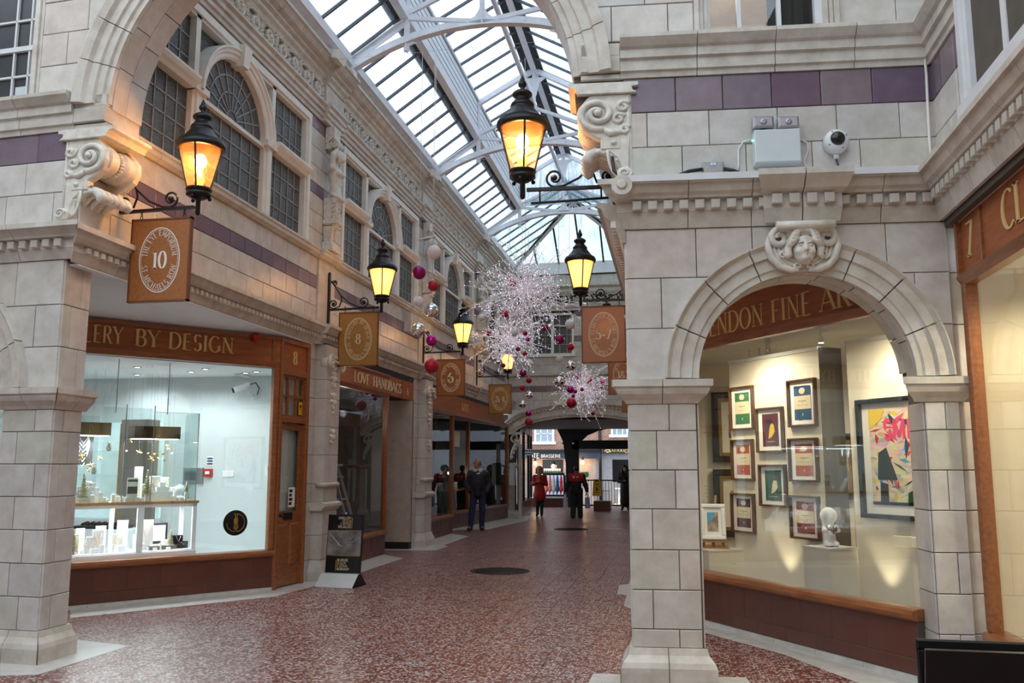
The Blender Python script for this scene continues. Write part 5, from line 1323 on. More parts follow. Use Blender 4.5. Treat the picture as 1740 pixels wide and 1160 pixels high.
# ================================================================ CARYATIDS on the upper pilasters
def caryatid():
    t = thing('caryatid', '', 'statue', (0, 0, 0), 'caryatid figures between the upper windows'); F = frame((0, 0, 0), (0, 1, 0), (1, 0, 0))  # (y, z, x)
    V = lambda y, z, x: (y, z, x)
    b = union([seg((0, 1.30, .12), (0, 1.06, .14), .105, .075), seg((0, 1.06, .14), (0, .86, .13), .08, .125), ell((-.055, 1.27, .235), (.045, .045, .045)), ell((.055, 1.27, .235), (.045, .045, .045)),
               seg((0, 1.4, .12), (0, 1.47, .15), .045), ell((0, 1.55, .20), (.075, .10, .09)), seg((-.12, 1.37, .13), (-.17, 1.56, .16), .05, .042), seg((-.17, 1.56, .16), (-.05, 1.68, .17), .042, .033),
               seg((.12, 1.37, .13), (.17, 1.56, .16), .05, .042), seg((.17, 1.56, .16), (.05, 1.68, .17), .042, .033), seg((-.13, 1.36, .12), (.13, 1.36, .12), .06), seg((0, 1.54, .28), (0, 1.52, .295), .012, .016), ell((0, 1.49, .255), (.03, .02, .03))], .025)
    mk('figure', snets(b, (-.26, .68, -.02), (.26, 1.78, .36), .016), 'carved_faience', t, F)
    h = MB()
    for i in range(11):
        a = PI*i/10; h.tube([(.02*math.cos(a), 1.66, .16), (.07*math.cos(a), 1.63, .18+.06*math.sin(a)), (.088*math.cos(a), 1.56, .18+.07*math.sin(a)), (.085*math.cos(a), 1.5, .15+.03*math.sin(a))], [.02, .028, .024, .014], 6)
    mk('hair', h, 'carved_faience', t, F)
    g = MB(); g.tube([(-.13, .92, .12), (-.08, .86, .24), (0, .83, .28), (.08, .86, .24), (.13, .92, .12)], .03, 7)
    g.lathe([(.13, 0), (.15, .03), (.13, .08), (.12, .1)], 14, c=(0, .42, .08), ax=Matrix.Rotation(-PI/2, 4, 'X'))
    vs = []
    for z, w_, d_ in ((.86, .13, .22), (.7, .12, .21), (.55, .10, .17), (.5, .095, .16)): vs.append((z, w_, d_))
    for (z0, w0, d0), (z1, w1, d1) in zip(vs, vs[1:]):
        g.add([(-w0, z0, 0), (w0, z0, 0), (w0*.8, z0, d0), (-w0*.8, z0, d0), (-w1, z1, 0), (w1, z1, 0), (w1*.8, z1, d1), (-w1*.8, z1, d1)], [(0, 1, 2, 3), (4, 7, 6, 5), (0, 3, 7, 4), (3, 2, 6, 7), (2, 1, 5, 6)])
    for k in range(5):
        z = .82-.07*k
        for s2 in (-1, 1):
            g.tube([(s2*.03, z, .20-.01*k), (s2*.09, z-.01, .19-.01*k), (s2*.125, z-.05, .14)], [.018, .028, .012], 6)
            sp = spiral(s2*.09, z, .03, .008, 0, 1.1, 10, s2); g.tube([(x, q, .21-.012*k) for x, q in sp], .01, 5)
        g.ball((0, z-.03, .22-.012*k), .028, 8, 6)
    mk('leaf_skirt', g, 'carved_faience', t, F)
    r = MB(); r.box(-.14, .14, .44, .50, 0, .22).tube([(-.14, .47, .20), (.14, .47, .20)], .035, 8).tube([(-.13, .4, .18), (.13, .4, .18)], .025, 8)
    r.add([(-.12, .40, 0), (.12, .40, 0), (.12, .40, .17), (-.12, .40, .17), (-.07, .16, 0), (.07, .16, 0), (.07, .16, .12), (-.07, .16, .12)], [(0, 1, 2, 3), (4, 7, 6, 5), (0, 3, 7, 4), (3, 2, 6, 7), (2, 1, 5, 6)])
    for k in range(6): r.ball((.0+.02*(-1)**k, .37-.035*k, .165-.006*k), .026, 7, 5)
    for s2 in (-1, 1): sp = spiral(s2*.09, .17, .04, .01, 0, 1.2, 12, s2); r.tube([(x, q, .13) for x, q in sp], .014, 6)
    mk('shaft', r, 'carved_faience', t, F)
    mk('plinth', MB().cbox(-.13, .13, .0, .15, 0, .17, .015).box(-.16, .16, -.0, .03, 0, .19), 'carved_faience', t, F)
    k_ = MB().tube([(-.13, 1.77, .14), (.13, 1.77, .14)], .075, 14).box(-.13, .13, 1.78, 2.04, 0, .15).box(-.11, .11, 1.68, 1.8, 0, .1)
    for s2 in (-1, 1): sp = spiral(.14, 1.77, .06, .012, 0, 1.3, 14, 1); k_.tube([(s2*.135, b_, a_-0.0) for a_, b_ in sp], .012, 6)
    mk('bracket', k_, 'carved_faience', t, F)
    return t
c0_ = caryatid(); M0 = T((-5.38, 12.78, 5.05)); c0_.matrix_basis = M0; WM[c0_.name] = M0.copy(); c0_['label'] = 'carved caryatid between the two nearest arched windows on the left wall'
for y, lb in ((18.4, 'carved caryatid behind the hanging white bauble, between second and third left windows'), (23.85, 'farthest carved caryatid on the left wall, behind the twinkling branches')): copy_tree(c0_, T((-5.38, y, 5.05)), lb)

# ================================================================ LANTERNS ON BRACKETS
def lantern(clear, proj, sg):
    """origin at the wall plate, z 0 = arm height; +x to the lamp (sg mirrors)"""
    t = thing('bracket_lantern', '', 'lantern', (0, 0, 0), 'lanterns on iron wall brackets'); X = lambda x: sg*x
    mk('wall_bar', MB().box(min(X(0), X(.035)), max(X(0), X(.035)), -.03, .03, -.42, .58).ball((X(.02), 0, .59), .025, 8, 6), 'black_iron', t)
    mk('arm', MB().bar((X(.02), 0, 0), (X(proj), 0, .015), .035, .03, up=(0, 0, 1)), 'black_iron', t)
    s = MB(); pj = proj*.86
    sp = spiral(X(pj-.14), .115, .085, .02, -PI/2, 1.4, 26, 1 if sg > 0 else -1)
    s.tube([(X(.05), 0, .47), (X(.13), 0, .36), (X(.22), 0, .23), (X(pj*.5), 0, .10), (X(pj-.22), 0, .035)]+[(x, 0, z) for x, z in sp], .011, 7)
    s.ball((X(pj-.14), 0, .115), .026, 8, 6)
    sp = spiral(X(.11), .43, .05, .015, PI, 1.2, 16, -1 if sg > 0 else 1); s.tube([(x, 0, z) for x, z in sp], .01, 6); s.ball((X(.115), 0, .45), .022, 8, 6)
    sp = spiral(X(.10), .095, .075, .02, -PI/2, 1.35, 20, -1 if sg > 0 else 1); s.tube([(X(.22), 0, .23), (X(.235), 0, .15), (X(.2), 0, .05)]+[(x, 0, z) for x, z in sp], .011, 7); s.ball((X(.10), 0, .10), .026, 8, 6)
    mk('scrollwork', s, 'black_iron', t)
    Lx = X(proj+.04); c = (Lx, 0, 0)
    mk('stem', MB().lathe([(.012, -.07), (.024, -.055), (.024, .08), (.03, .09), (.05, .10)], 14, c), 'black_iron', t)
    mk('base_cup', MB().lathe([(.05, .09), (.095, .115), (.12, .13), (.12, .155), (.105, .16), (.105, .175), (.125, .18), (.125, .20), (.10, .21)], 24, c), 'black_iron', t)
    f = MB()
    for k in range(3): a = 2*PI*k/3+.5; f.ball((Lx+.105*math.cos(a), .105*math.sin(a), .10), .02, 8, 6)
    mk('foot_ball', f, 'black_iron', t)
    mk('glass_shade', MB().lathe([(.108, .205), (.205, .605)], 28, c) if clear else MB().lathe([(.108, .205), (.205, .605)], 24, c), 'lantern_glass' if clear else 'lantern_frosted', t)
    for k in range(4 if not clear else 4):
        a = 2*PI*k/4-(1.25 if not clear else 1.3); p = (Lx+.112*math.cos(a), .112*math.sin(a), .2); q = (Lx+.212*math.cos(a), .212*math.sin(a), .61)
        mk('glazing_bar', MB().bar(p, q, .016, .016), 'black_iron', t)
    mk('hood', MB().lathe([(.205, .60), (.232, .605), (.24, .625), (.238, .655), (.222, .665), (.222, .68), (.20, .685), (.17, .72), (.135, .765), (.11, .80), (.105, .815), (.112, .82), (.104, .845), (.088, .855), (.085, .865), (.07, .885), (.064, .90), (.075, .91), (.092, .925), (.092, .945), (.07, .965), (.04, .98), (.02, .985)], 32, c), 'black_iron', t)
    mk('finial', MB().lathe([(.02, .98), (.025, .99), (.016, 1.0), (.036, 1.02), (.04, 1.04), (.03, 1.065), (.018, 1.075), (.022, 1.085), (.008, 1.115), (.002, 1.13)], 16, c), 'black_iron', t)
    if clear:
        mk('bulb', MB().ball((Lx, 0, .48), .06, 14, 10, sc=(1, 1, 1.25)), 'bulb_glow', t); mk('bulb_holder', MB().lathe([(.035, .21), (.035, .27), (.05, .275), (.05, .30), (.025, .33), (.02, .42)], 14, c), 'mantle_glow', t)
        mk('reflector', MB().lathe([(.02, .64), (.19, .615), (.195, .6)], 24, c), 'lamp_reflector', t)
    else: mk('bulb', MB().ball((Lx, 0, .44), .055, 12, 8, sc=(1, 1, 1.6)), 'bulb_glow', t)
    return t
plain('lamp_reflector', (.85, .6, .2), .4)
m, t_, b = new_mat('lantern_frosted'); setb(b, Base_Color=(1, .8, .5, 1), Roughness=.4); b.inputs['Emission Color'].default_value = (1, .45, .09, 1); b.inputs['Emission Strength'].default_value = 2.2
lt = t_.nodes.new('ShaderNodeLayerWeight'); lt.inputs[0].default_value = .35; mr = t_.nodes.new('ShaderNodeMapRange'); mr.inputs[1].default_value = 0; mr.inputs[2].default_value = 1; mr.inputs[3].default_value = 2.6; mr.inputs[4].default_value = .55
t_.links.new(lt.outputs['Facing'], mr.inputs[0]); t_.links.new(mr.outputs[0], b.inputs['Emission Strength'])
protoC = {}
def put_lantern(clear, X0, Y, z, proj, sg, label):
    t = lantern(clear, proj, sg); M_ = T((X0, Y, z)); t.matrix_basis = M_; WM[t.name] = M_; t['label'] = label
    light('lantern_lamp', 'POINT', (X0+sg*(proj+.04), Y, z+.42), 60 if clear else 95, (1, .46, .15), .2 if not clear else .07)
    return t
put_lantern(True, -5.44, 7.6, 4.19, .86, 1, 'clear glass black lantern on the left, nearest, above sign number 10')
put_lantern(True, -.42, 7.6, 4.17, .84, -1, 'large clear glass black lantern at the top centre, on the right wall corner')
for y, lb in ((12.9, 'glowing lantern over the jewellery sign at the second bracket on the left'), (18.3, 'glowing lantern over the striped handbag sign, third on the left'), (23.6, 'small glowing lantern at the end of the left row, behind the twigs')): put_lantern(False, -5.36, y, 4.14, .86, 1, lb)
for y, lb in ((12.9, 'glowing lantern hanging right of the twig bursts, over the copper sign'), (18.3, 'lantern hidden behind the copper sign on the right'), (23.6, 'farthest right lantern, over the last hanging sign')): put_lantern(False, -.38, y, 4.14, .90, -1, lb)

# ================================================================ HANGING SIGNS
def sign(X0, X1, Y, z0, z1, wood, ink, top, bottom, mid, label, wt=1., midh=.17, border=True, hz=4.19):
    F = Fdir(((X0+X1)/2, Y, 0), (1, 0, 0)); w_ = (X1-X0)/2; zc = (z0+z1)/2; h = (z1-z0)/2
    t = thing('hanging_sign', label, 'sign', F @ T((0, z0, 0)), 'wooden hanging shop signs')
    mk('board', MB().box(-w_+.012, w_-.012, z0+.012, z1-.012, -.018, .018), wood, t, F)
    mk('edging', MB().box(-w_, w_, z0, z0+.018, -.025, .025).box(-w_, w_, z1-.018, z1, -.025, .025).box(-w_, -w_+.016, z0, z1, -.025, .025).box(w_-.016, w_, z0, z1, -.025, .025), 'sign_edge', t, F)
    a, b = w_*.68, h*.78; rg = MB()
    for aa, bb, th in ((a, b, .010), (a-.02, b-.02, .004)):
        p0, p1 = arc_pts(0, zc, aa, bb, 0, 2*PI, 48), arc_pts(0, zc, aa-th, bb-th, 0, 2*PI, 48); vs = [(x, z, .020) for x, z in p0]+[(x, z, .020) for x, z in p1]
        rg.add(vs, [(i, i+1, 50+i, 49+i) for i in range(48)])
    mk('oval_line', rg, ink, t, F)
    L_ = MB(); ring_text(L_, top, 0, zc, a-.058, b-.058, PI/2, .056, .019, True, .002, wt, sx=.86, track=.2); ring_text(L_, bottom, 0, zc, a-.058, b-.058, -PI/2, .056, .019, False, .002, wt, sx=.86, track=.2)
    text(L_, mid, 0, zc-midh/2, midh, .019, .002, align='c', wt=1.1*wt, track=.08)
    mk('lettering', L_, ink, t, F)
    for x in (-w_*.72, w_*.72):
        c_ = MB(); c_.tube([(x+.012*math.cos(k*PI/5), z1+.02+.018*math.sin(k*PI/5), 0) for k in range(10)], .004, 6, closed=True).tube([(x, z1+.052+.018*math.sin(k*PI/5), .012*math.cos(k*PI/5)) for k in range(10)], .004, 6, closed=True)
        c_.box(x-.006, x+.006, z1+.06, hz, -.004, .004); mk('hanging_link', c_, 'black_iron', t, F)
    return t
sign(-5.235, -4.59, 7.6, 3.265, 4.105, 'sign_wood', 'white_letter', 'THE EYE EMPORIUM', 'ST MICHAELS ROW', '10', 'reddish hanging sign 10 with white lettering, on the far left', .9)
sign(-5.155, -4.50, 12.9, 3.23, 4.09, 'sign_wood_ochre', 'cream_letter', 'JEWELLERY BY DESIGN', "ST.MICHAEL'S ROW", '8', 'ochre hanging sign 8 under the second lantern', .8, .15)
sign(-5.035, -4.40, 18.3, 3.185, 3.99, 'sign_wood', 'cream_letter', 'LOVE HANDBAGS', "ST.MICHAEL'S ROW", '6', 'striped wooden hanging sign 6 by the red bauble', 1.2, .22, hz=4.14)
sign(-4.995, -4.355, 23.6, 3.11, 3.925, 'sign_wood_ochre', 'cream_letter', 'KAYES', "ST.MICHAEL'S ROW", '2a4', 'small ochre hanging sign 2a4 before the end wall', 1.2, .15, hz=4.14)
sign(-1.31, -.65, 12.9, 3.2, 4.06, 'sign_copper', 'cream_letter', 'CLARENDON FINE ART', "ST.MICHAEL'S ROW", '5-7', 'copper coloured hanging sign 5-7 beside the stone pier', 1.0, .15) if plain('sign_copper', (.42, .155, .07), .4, noise=.12, scale=4, stretch=(9, 9, 1), coat=.3) else 0
sign(-1.31, -.66, 18.3, 3.16, 4.0, 'sign_wood', 'cream_letter', 'GIEVES & HAWKES', "ST.MICHAEL'S ROW", '1&3', 'orange brown hanging sign 1&3 half behind the pier', 1.1, .15, hz=4.14)
sign(-1.33, -.68, 23.6, 3.11, 3.95, 'sign_wood', 'cream_letter', 'ROW', "ST.MICHAEL'S ROW", '1', 'farthest hanging sign on the right, mostly hidden', 1.1, .15, hz=4.14)
mk('sign_rail', MB().tube([(-1.22, 7.6, 4.055), (-.5, 7.6, 4.07)], .012, 8).tube([(-1.14, 7.6, 4.06), (-1.14, 7.6, 4.17)], .008, 6).tube([(-.58, 7.6, 4.06), (-.58, 7.6, 4.17)], .008, 6), 'black_iron', label='bare black sign rail hanging under the big right lantern arm', cat='rail')

# ================================================================ THINGS ON THE RIGHT FRONT WALL
q = lambda x, y: at_F(x, y, FB)
t = thing('emergency_light', 'pale grey emergency light box with two square lamp heads', 'light', FB @ T((1.0, 4.08, 0)))
(xa, za), (xb, zb) = q(1277, 231), q(1356, 283)
mk('box', MB().cbox(xa, xb, zb, za, .012, .14, .008), 'pale_grey', t, FB)
for i, px in enumerate((1293, 1335)):
    x, z = q(px, 216); mk('lamp_head', MB().cbox(x-.085, x+.085, z-.05, z+.05, .05, .12, .012), 'grey_metal', t, FB); mk('lens', MB().cbox(x-.07, x+.07, z-.036, z+.036, .12, .124, .004), 'lens_mauve' if i or plain('lens_mauve', (.50, .42, .48), .15, noise=0) else '', t, FB)
    mk('reflector', MB().lathe([(.028, 0), (.024, .006), (.01, .004)], 14, (x, z, .124)), 'grey_metal', t, FB); mk('bracket', MB().box(x-.02, x+.02, z-.085, z-.045, .06, .09), 'black_iron', t, FB)
mk('led', MB().ball((xa-.01, za-.08, .1), .009, 8, 6), 'green_led', t, FB)
for pp, lb in (([(1277, 240), (1262, 243), (1254, 255), (1254, 285), (1250, 298)], 'thin white cable left of the emergency light'), ([(1357, 238), (1370, 245), (1372, 258), (1365, 276), (1370, 292), (1376, 299)], 'thin white cable right of the emergency light')):
    mk('cable', MB().tube([(*q(*p), .03) for p in pp], .008, 6), 'white_paint', None, I4, label=lb, cat='cable').matrix_basis = FB
t = thing('dome_camera', 'white dome security camera with a purple cable', 'camera', FB @ T((1.4, 4.2, 0)))
x, z = q(1417, 244)
mk('housing', MB().lathe([(.10, .01), (.10, .09), (.085, .12), (.06, .125)], 28, (x, z-.01, 0)), 'white_paint', t, FB)
mk('lens_dome', MB().ball((x, z, .12), .06, 18, 12, sc=(1, 1, .7)), 'black_gloss', t, FB)
sc_ = MB()
for a in (.5, 2.1, 3.7, 5.2): sc_.ball((x+.08*math.cos(a), z-.01+.08*math.sin(a), .12), .006, 6, 4)
mk('screw', sc_, 'black', t, FB); mk('cable_gland', MB().tube([(x, z-.10, .05), (x, z-.15, .05)], .022, 10), 'white_paint', t, FB)
mk('cable', MB().tube([(x, z-.15, .04), (x+.012, z-.19, .035), (x+.03, z-.24, .03)], .007, 6), 'purple_cable' if plain('purple_cable', (.09, .04, .16), .5) else '', t, FB)
t = thing('power_socket', 'grey metal double socket on the cornice ledge with black leads', 'socket', FB @ T((.72, 4.05, 0)))
(xa, za), (xb, zb) = q(1192, 279), q(1229, 301)
mk('plate', MB().cbox(xa, xb, zb, za, .01, .06, .01), 'grey_metal', t, FB)
sw = MB()
for k in (-.012, .012): sw.box((xa+xb)/2+k-.008, (xa+xb)/2+k+.008, za-.035, za-.012, .06, .068)
mk('switch', sw, 'white_paint', t, FB)
for i in (0, 1):
    x = xa+(xb-xa)*(.22+.56*i); so = MB()
    for dx, dz in ((0, -.05), (-.018, -.07), (.018, -.07)): so.box(x+dx-.006, x+dx+.006, za+dz-.006, za+dz+.006, .06, .062)
    mk('outlet', so, 'gold', t, FB)
for pp in ([(1192, 291), (1170, 294), (1148, 303)], [(1229, 290), (1245, 293), (1262, 301)]): mk('lead', MB().tube([(*q(*p), .05) for p in pp], .016, 8), 'black', t, FB)
cb = thing('black_cable', 'black cable coming out beside the right corbel', 'cable', FB)
mk('cable', MB().tube([(-.1, 4.28, .05), (-.09, 4.15, .08), (-.03, 4.08, .09), (.06, 4.06, .10)], .014, 8), 'black', cb, FB)
pc = MB().tube([(*q(*p), .03) for p in ((1552, 42), (1563, 60), (1568, 90), (1572, 130), (1574, 180), (1577, 240), (1582, 292))], .012, 6)
o = mk('conduit', pc, 'cream_paint', None, FB, label='cream cable running down the inner corner of the right wall', cat='cable')
bx = thing('alarm_box', 'cream service box with a printed label under the second left window', 'box', FL @ T((17.1, 4.3, 0)))
(xa, za), (xb, zb) = at_F(684, 529, FL, .1), at_F(704, 550, FL, .1)
mk('housing', MB().box(17.0, 17.9, 4.42, 4.82, 0, .16), 'moulded_faience', bx, FL)
L_ = MB()
for k in range(5): L_.box(17.5, 17.8-.05*(k % 2), 4.48+.055*k, 4.51+.055*k, .16, .163)
mk('printed_label', L_, 'lead', bx, FL)
# ================================================================ JEWELLERY SHOP INTERIOR
def Q8(x, y, dd): return at_F(x, y, F8, dd)
rm = struct('wall_shop_interior', 'white interior walls of the jewellery shop')
plain('shop_white', (.62, .68, .68), .8, noise=.02)
mk('room_wall', MB().box(-10, -5.56, 12.35, 12.45, 0, 3.1), 'shop_white', rm)
mk('room_wall', MB().box(-10.1, -10, 7.1, 12.4, 0, 3.1).box(-5.56, -5.5, 11.5, 12.4, 0, 3.1).box(-10, -9.0, 7.1, 7.2, 0, 3.5), 'shop_white', rm)
mk('room_ceiling', MB().poly([(-5.54, 11.53), (-5.54, 12.4), (-10, 12.4), (-10, 7.2), (-9.1, 7.2)], 3.05, 3.1), 'plaster_white', rm); mk('room_floor', MB().poly([(-5.54, 11.53), (-5.54, 12.4), (-10, 12.4), (-10, 7.2), (-9.1, 7.2)], .01, .05), 'pale_grey', rm)
for i, (x, y) in enumerate(((-7.3, 10.9), (-6.9, 11.6), (-6.5, 11.3), (-6.2, 11.9), (-7.9, 11.8), (-5.95, 11.75))):
    d = thing('downlight', 'small round downlight in the jewellery shop ceiling', 'light', (x, y, 3.04), 'downlights in the jewellery shop ceiling')
    mk('rim', MB().tube([(x+.05*math.cos(k*PI/8), y+.05*math.sin(k*PI/8), 3.045) for k in range(16)], .008, 6, closed=True), 'grey_metal', d, I4); mk('lamp', MB().lathe([(.035, -.004), (.035, 0)], 14, (x, y, 3.045)), 'downlight_glow', d, I4)
light('display_strip', 'AREA', F8 @ Vector((-1.8, 1.15, -.3)), 13, (.9, .96, 1), 1.4, (0, 0, R(50.6)), .15)
light('display_strip', 'AREA', F8 @ Vector((-1.8, 2.0, -.38)), 30, (.9, .96, 1), 1.4, (0, 0, R(50.6)), .15)
for x, y in ((-7.3, 10.9), (-6.9, 11.6), (-6.3, 11.3), (-7.9, 11.8), (-8.4, 10.6)): light('shop_lamp', 'SPOT', (x, y, 3.0), 30, (.86, .95, 1), .05, (0, 0, 0), spot=165)
# low display window: white framed base with a wooden shelf
dc = thing('display_case', 'white framed two level jewellery display case with a wooden shelf, behind the shop window', 'cabinet', F8)
S0, S1, D0, D1 = -3.6, -1.03, -.62, -.12
mk('base', MB().box(S0, S1, .50, .60, D0, D1+.03), 'display_white', dc, F8)
mk('frame', MB().box(S1-.05, S1, .6, 1.2, D1-.04, D1).box(-1.78, -1.70, .6, 1.2, D1-.04, D1).box(S1-.05, S1, .6, 1.2, D0, D0+.04).box(-2.6, -2.54, .6, 1.2, D0, D0+.04).box(-1.98, -1.93, .6, 1.2, D0, D0+.04).box(S0, S1, 1.16, 1.2, D1-.04, D1), 'display_white', dc, F8)
mk('shelf', MB().box(S0, S1+.02, 1.2, 1.235, D0, D1+.01), 'wood_pale', dc, F8); mk('lower_shelf', MB().box(S0, S1-.02, .6, .615, D0+.02, D1), 'display_white', dc, F8)
mk('light_strip', MB().box(S0+.1, S1-.1, 1.17, 1.185, D0+.1, D0+.14), 'strip_glow', dc, F8)
mk('glass_screen', MB().box(-1.62, S1-.02, 1.235, 2.38, D1-.02, D1-.015).box(-2.25, -1.66, 1.235, 2.42, D1-.03, D1-.025).box(-3.5, -2.3, 1.235, 2.3, D1-.02, D1-.015).box(S1-.03, S1-.025, 1.235, 2.38, D0, D1-.02), 'case_glass', dc, F8)
mk('screen_edge', MB().box(S1-.03, S1-.02, 1.235, 2.38, D1-.02, D1-.01).box(-1.64, -1.63, 1.235, 2.46, D1-.02, D1-.01).box(-1.99, -1.98, 1.235, 2.46, D1-.02, D1-.01).box(-1.63, S1-.03, 2.375, 2.38, D1-.02, D1-.015), 'lead', dc, F8)
wr = MB()
for x in (-1.42, -2.07, -2.78): wr.tube([(x, 2.36, -.3), (x, 3.05, -.3)], .006, 6)
mk('hanging_wire', wr, 'grey_metal', dc, F8)
plain('bronze_header', (.13, .075, .03), .35, metal=.5)
for a, b in (((120, 716), (188, 738)), ((229, 723), (306, 739))):
    (xa, za), (xb, zb) = Q8(*a, -.22), Q8(*b, -.22); xb = xa+(xb-xa)
    hd = thing('lit_header', 'bronze header box with gold monogram, lit below, %s over the display' % ('left one' if a[0] < 200 else 'right one'), 'sign', F8 @ T(((xa+xb)/2, zb, -.25)))
    zt, zb = za, za-.16
    mk('box', MB().cbox(xa, xb, zb, zt, -.5, -.2, .004), 'bronze_header', hd, F8); mk('light_strip', MB().box(xa+.02, xb-.02, zb-.008, zb-.001, -.45, -.22), 'strip_glow', hd, F8)
    g = MB(); cx = (xa+xb)/2-(.0 if a[0] > 200 else .02); cz = (zb+zt)/2
    for r, t0, t1 in ((.045, -PI/2, PI/2), (.045, PI*.9, PI*1.5)):
        p = arc_pts(cx, cz, r, r, t0, t1, 12); g.tube([(x, z, -.196) for x, z in p], .004, 5)
    g.tube([(cx, cz-.045, -.196), (cx, cz+.045, -.196)], .005, 5); mk('monogram', g, 'gold', hd, F8)
# window disc with monogram
cx, cz = Q8(400, 888, -.015); r = .165
dk = thing('logo_disc', 'round black window disc with interlaced gold J, B and D', 'sticker', F8 @ T((cx, cz-r, 0)))
mk('disc', MB().poly(arc_pts(cx, cz, r*1.02, r*1.02, 0, 2*PI-.13, 47), -.019, -.012), 'black_gloss', dk, F8)
g = MB(); z0, z1 = cz-.115, cz+.115; w_ = .0045
g.tube([(x, z, -.010) for x, z in arc_pts(cx+.02, cz, .105, .115, -PI/2, PI/2, 20)], w_, 5).tube([(x, z, -.010) for x, z in arc_pts(cx-.005, cz-.0, .115, .115, PI, PI*1.5, 14)], w_, 5)
g.tube([(cx+.02, z0, -.01), (cx+.02, z1, -.01), (cx-.03, z1, -.01)], w_, 5).tube([(cx-.005, z0, -.01), (cx-.005, z1, -.01)], w_, 5).tube([(cx+.005, z0+.02, -.01), (cx+.005, z1-.05, -.01)], w_, 5).tube([(cx-.02, z0+.03, -.01), (cx-.02, z1-.06, -.01)], w_, 5)
for zz, rr in ((cz+.03, .035), (cz-.045, .04)): g.tube([(x, z, -.010) for x, z in arc_pts(cx, zz, rr*.9, rr, -PI/2, PI/2, 12)], w_, 5)
mk('monogram', g, 'gold', dk, F8)
# jewellery stock: boxes, cards, busts, trees
rnd = random.Random(4); DEC = ['display_white', 'paper']
def stock(name, label, cat, parts, s, z, d, group=None):
    M_ = F8 @ T((s, z, d)); t = thing(name, label, cat, M_, group)
    for nm, mb, mt in parts: mk(nm, mb, mt, t, M_)
    return t
def card(w_, h): return [('card', MB().cbox(-w_/2, w_/2, 0, h, -.03, 0, .004), 'display_white'), ('necklace', MB().tube([(-w_*.3, h*.85, .004), (-w_*.1, h*.45, .006), (0, h*.35, .008), (w_*.1, h*.45, .006), (w_*.3, h*.85, .004)], .0022, 5).ball((0, h*.33, .008), .008, 6, 4), 'gold')]
low = [(-2.45, .24, .10), (-2.36, .30, .10), (-2.24, .2, .16), (-2.12, .32, .12), (-1.98, .22, .08), (-1.86, .38, .13), (-1.60, .38, .17), (-1.44, .26, .10), (-2.31, .14, .06), (-2.56, .25, .14), (-2.18, .28, .13), (-1.92, .17, .15), (-1.72, .2, .07), (-1.52, .3, .1), (-1.36, .12, .08)]
for i, (s, h, w_) in enumerate(low): stock('necklace_card', 'white necklace stand in the lower display, number %s from the left' % ['three', 'five', 'six', 'eight', 'nine', 'eleven', 'thirteen', 'fifteen', 'four', 'one', 'seven', 'ten', 'twelve', 'fourteen', 'sixteen'][i], 'stand', card(w_, h), s, .615, -.3-.12*(i % 2), 'white necklace stands in the display')
up_ = [(-2.62, .34, .10), (-2.5, .22, .08), (-2.34, .26, .09), (-1.70, .44, .10), (-1.52, .32, .13), (-1.36, .30, .10), (-1.6, .22, .18), (-1.27, .17, .12)]
for i, (s, h, w_) in enumerate(up_): stock('necklace_card', ['tall white card', 'short white card', 'middle white card', 'tallest white card, under the gold star', 'broad white block', 'white block with small boxes', 'low wide white block', 'low white card'][i]+' on the wooden shelf', 'stand', card(w_, h), s, 1.235, -.32-.1*(i % 2), 'white necklace stands in the display')
k = 0
for row, (z, dd, n, a, b) in enumerate(((1.235, -.2, 24, -2.6, -1.12), (.615, -.2, 22, -2.6, -1.25))):
    for i in range(n):
        s = a+(b-a)*(i+.5)/n+rnd.uniform(-.02, .02); h = rnd.uniform(.03, .11); w_ = rnd.uniform(.025, .055)
        M_ = F8 @ T((s, z, dd-rnd.uniform(0, .08)))
        mb = MB().cbox(-w_/2, w_/2, 0, h, -w_/2, w_/2, .003); t = mk('ring_box', mb, 'display_white', None, M_, label='small white ring block on the %s' % ('wooden shelf' if row == 0 else 'lower display floor'), cat='box', group='small white ring blocks '+('on the shelf' if row == 0 else 'below'))
        mk('ring', MB().tube([(.009*math.cos(q*PI/4), h+.009+.009*math.sin(q*PI/4), 0) for q in range(8)], .002, 5, closed=True), 'gold' if i % 2 else 'silver', t, M_)
for i in range(7):
    for j in range(4-i//2):
        pass
st = [('step', MB().box(-.16, .16, 0, .06, -.12, .02).box(-.12, .12, .06, .12, -.12, 0).box(-.08, .08, .12, .18, -.12, -.02).box(-.04, .04, .18, .24, -.12, -.04), 'display_white'),
      ('jewels', (lambda m: [m.ball((x, z+.01, d), .008, 6, 4) for x, z, d in [(-.14+.045*i, .06, .0) for i in range(7)]+[(-.1+.045*i, .12, -.02) for i in range(5)]+[(-.06+.045*i, .18, -.04) for i in range(3)]] and m)(MB()), 'silver')]
for i, s in enumerate((-2.30, -1.44)): stock('stepped_stand', 'white stepped jewellery stand, %s on the wooden shelf' % ('left' if i == 0 else 'right'), 'stand', st, s, 1.235, -.22)
def fir(h):
    m = MB()
    for k in range(9): z = .03+h*.95*k/9; m.lathe([(.045*(1-k/10)*h/.2, z), (.012, z+h*.12)], 12, ax=Matrix.Rotation(-PI/2, 4, 'X'), mod=lambda t, j: 1+.18*math.sin(6*t) if j == 0 else 1)
    return [('foliage', m, 'fir_gold'), ('trunk', MB().tube([(0, 0, 0), (0, .05, 0)], .012, 8), 'frame_gold')]
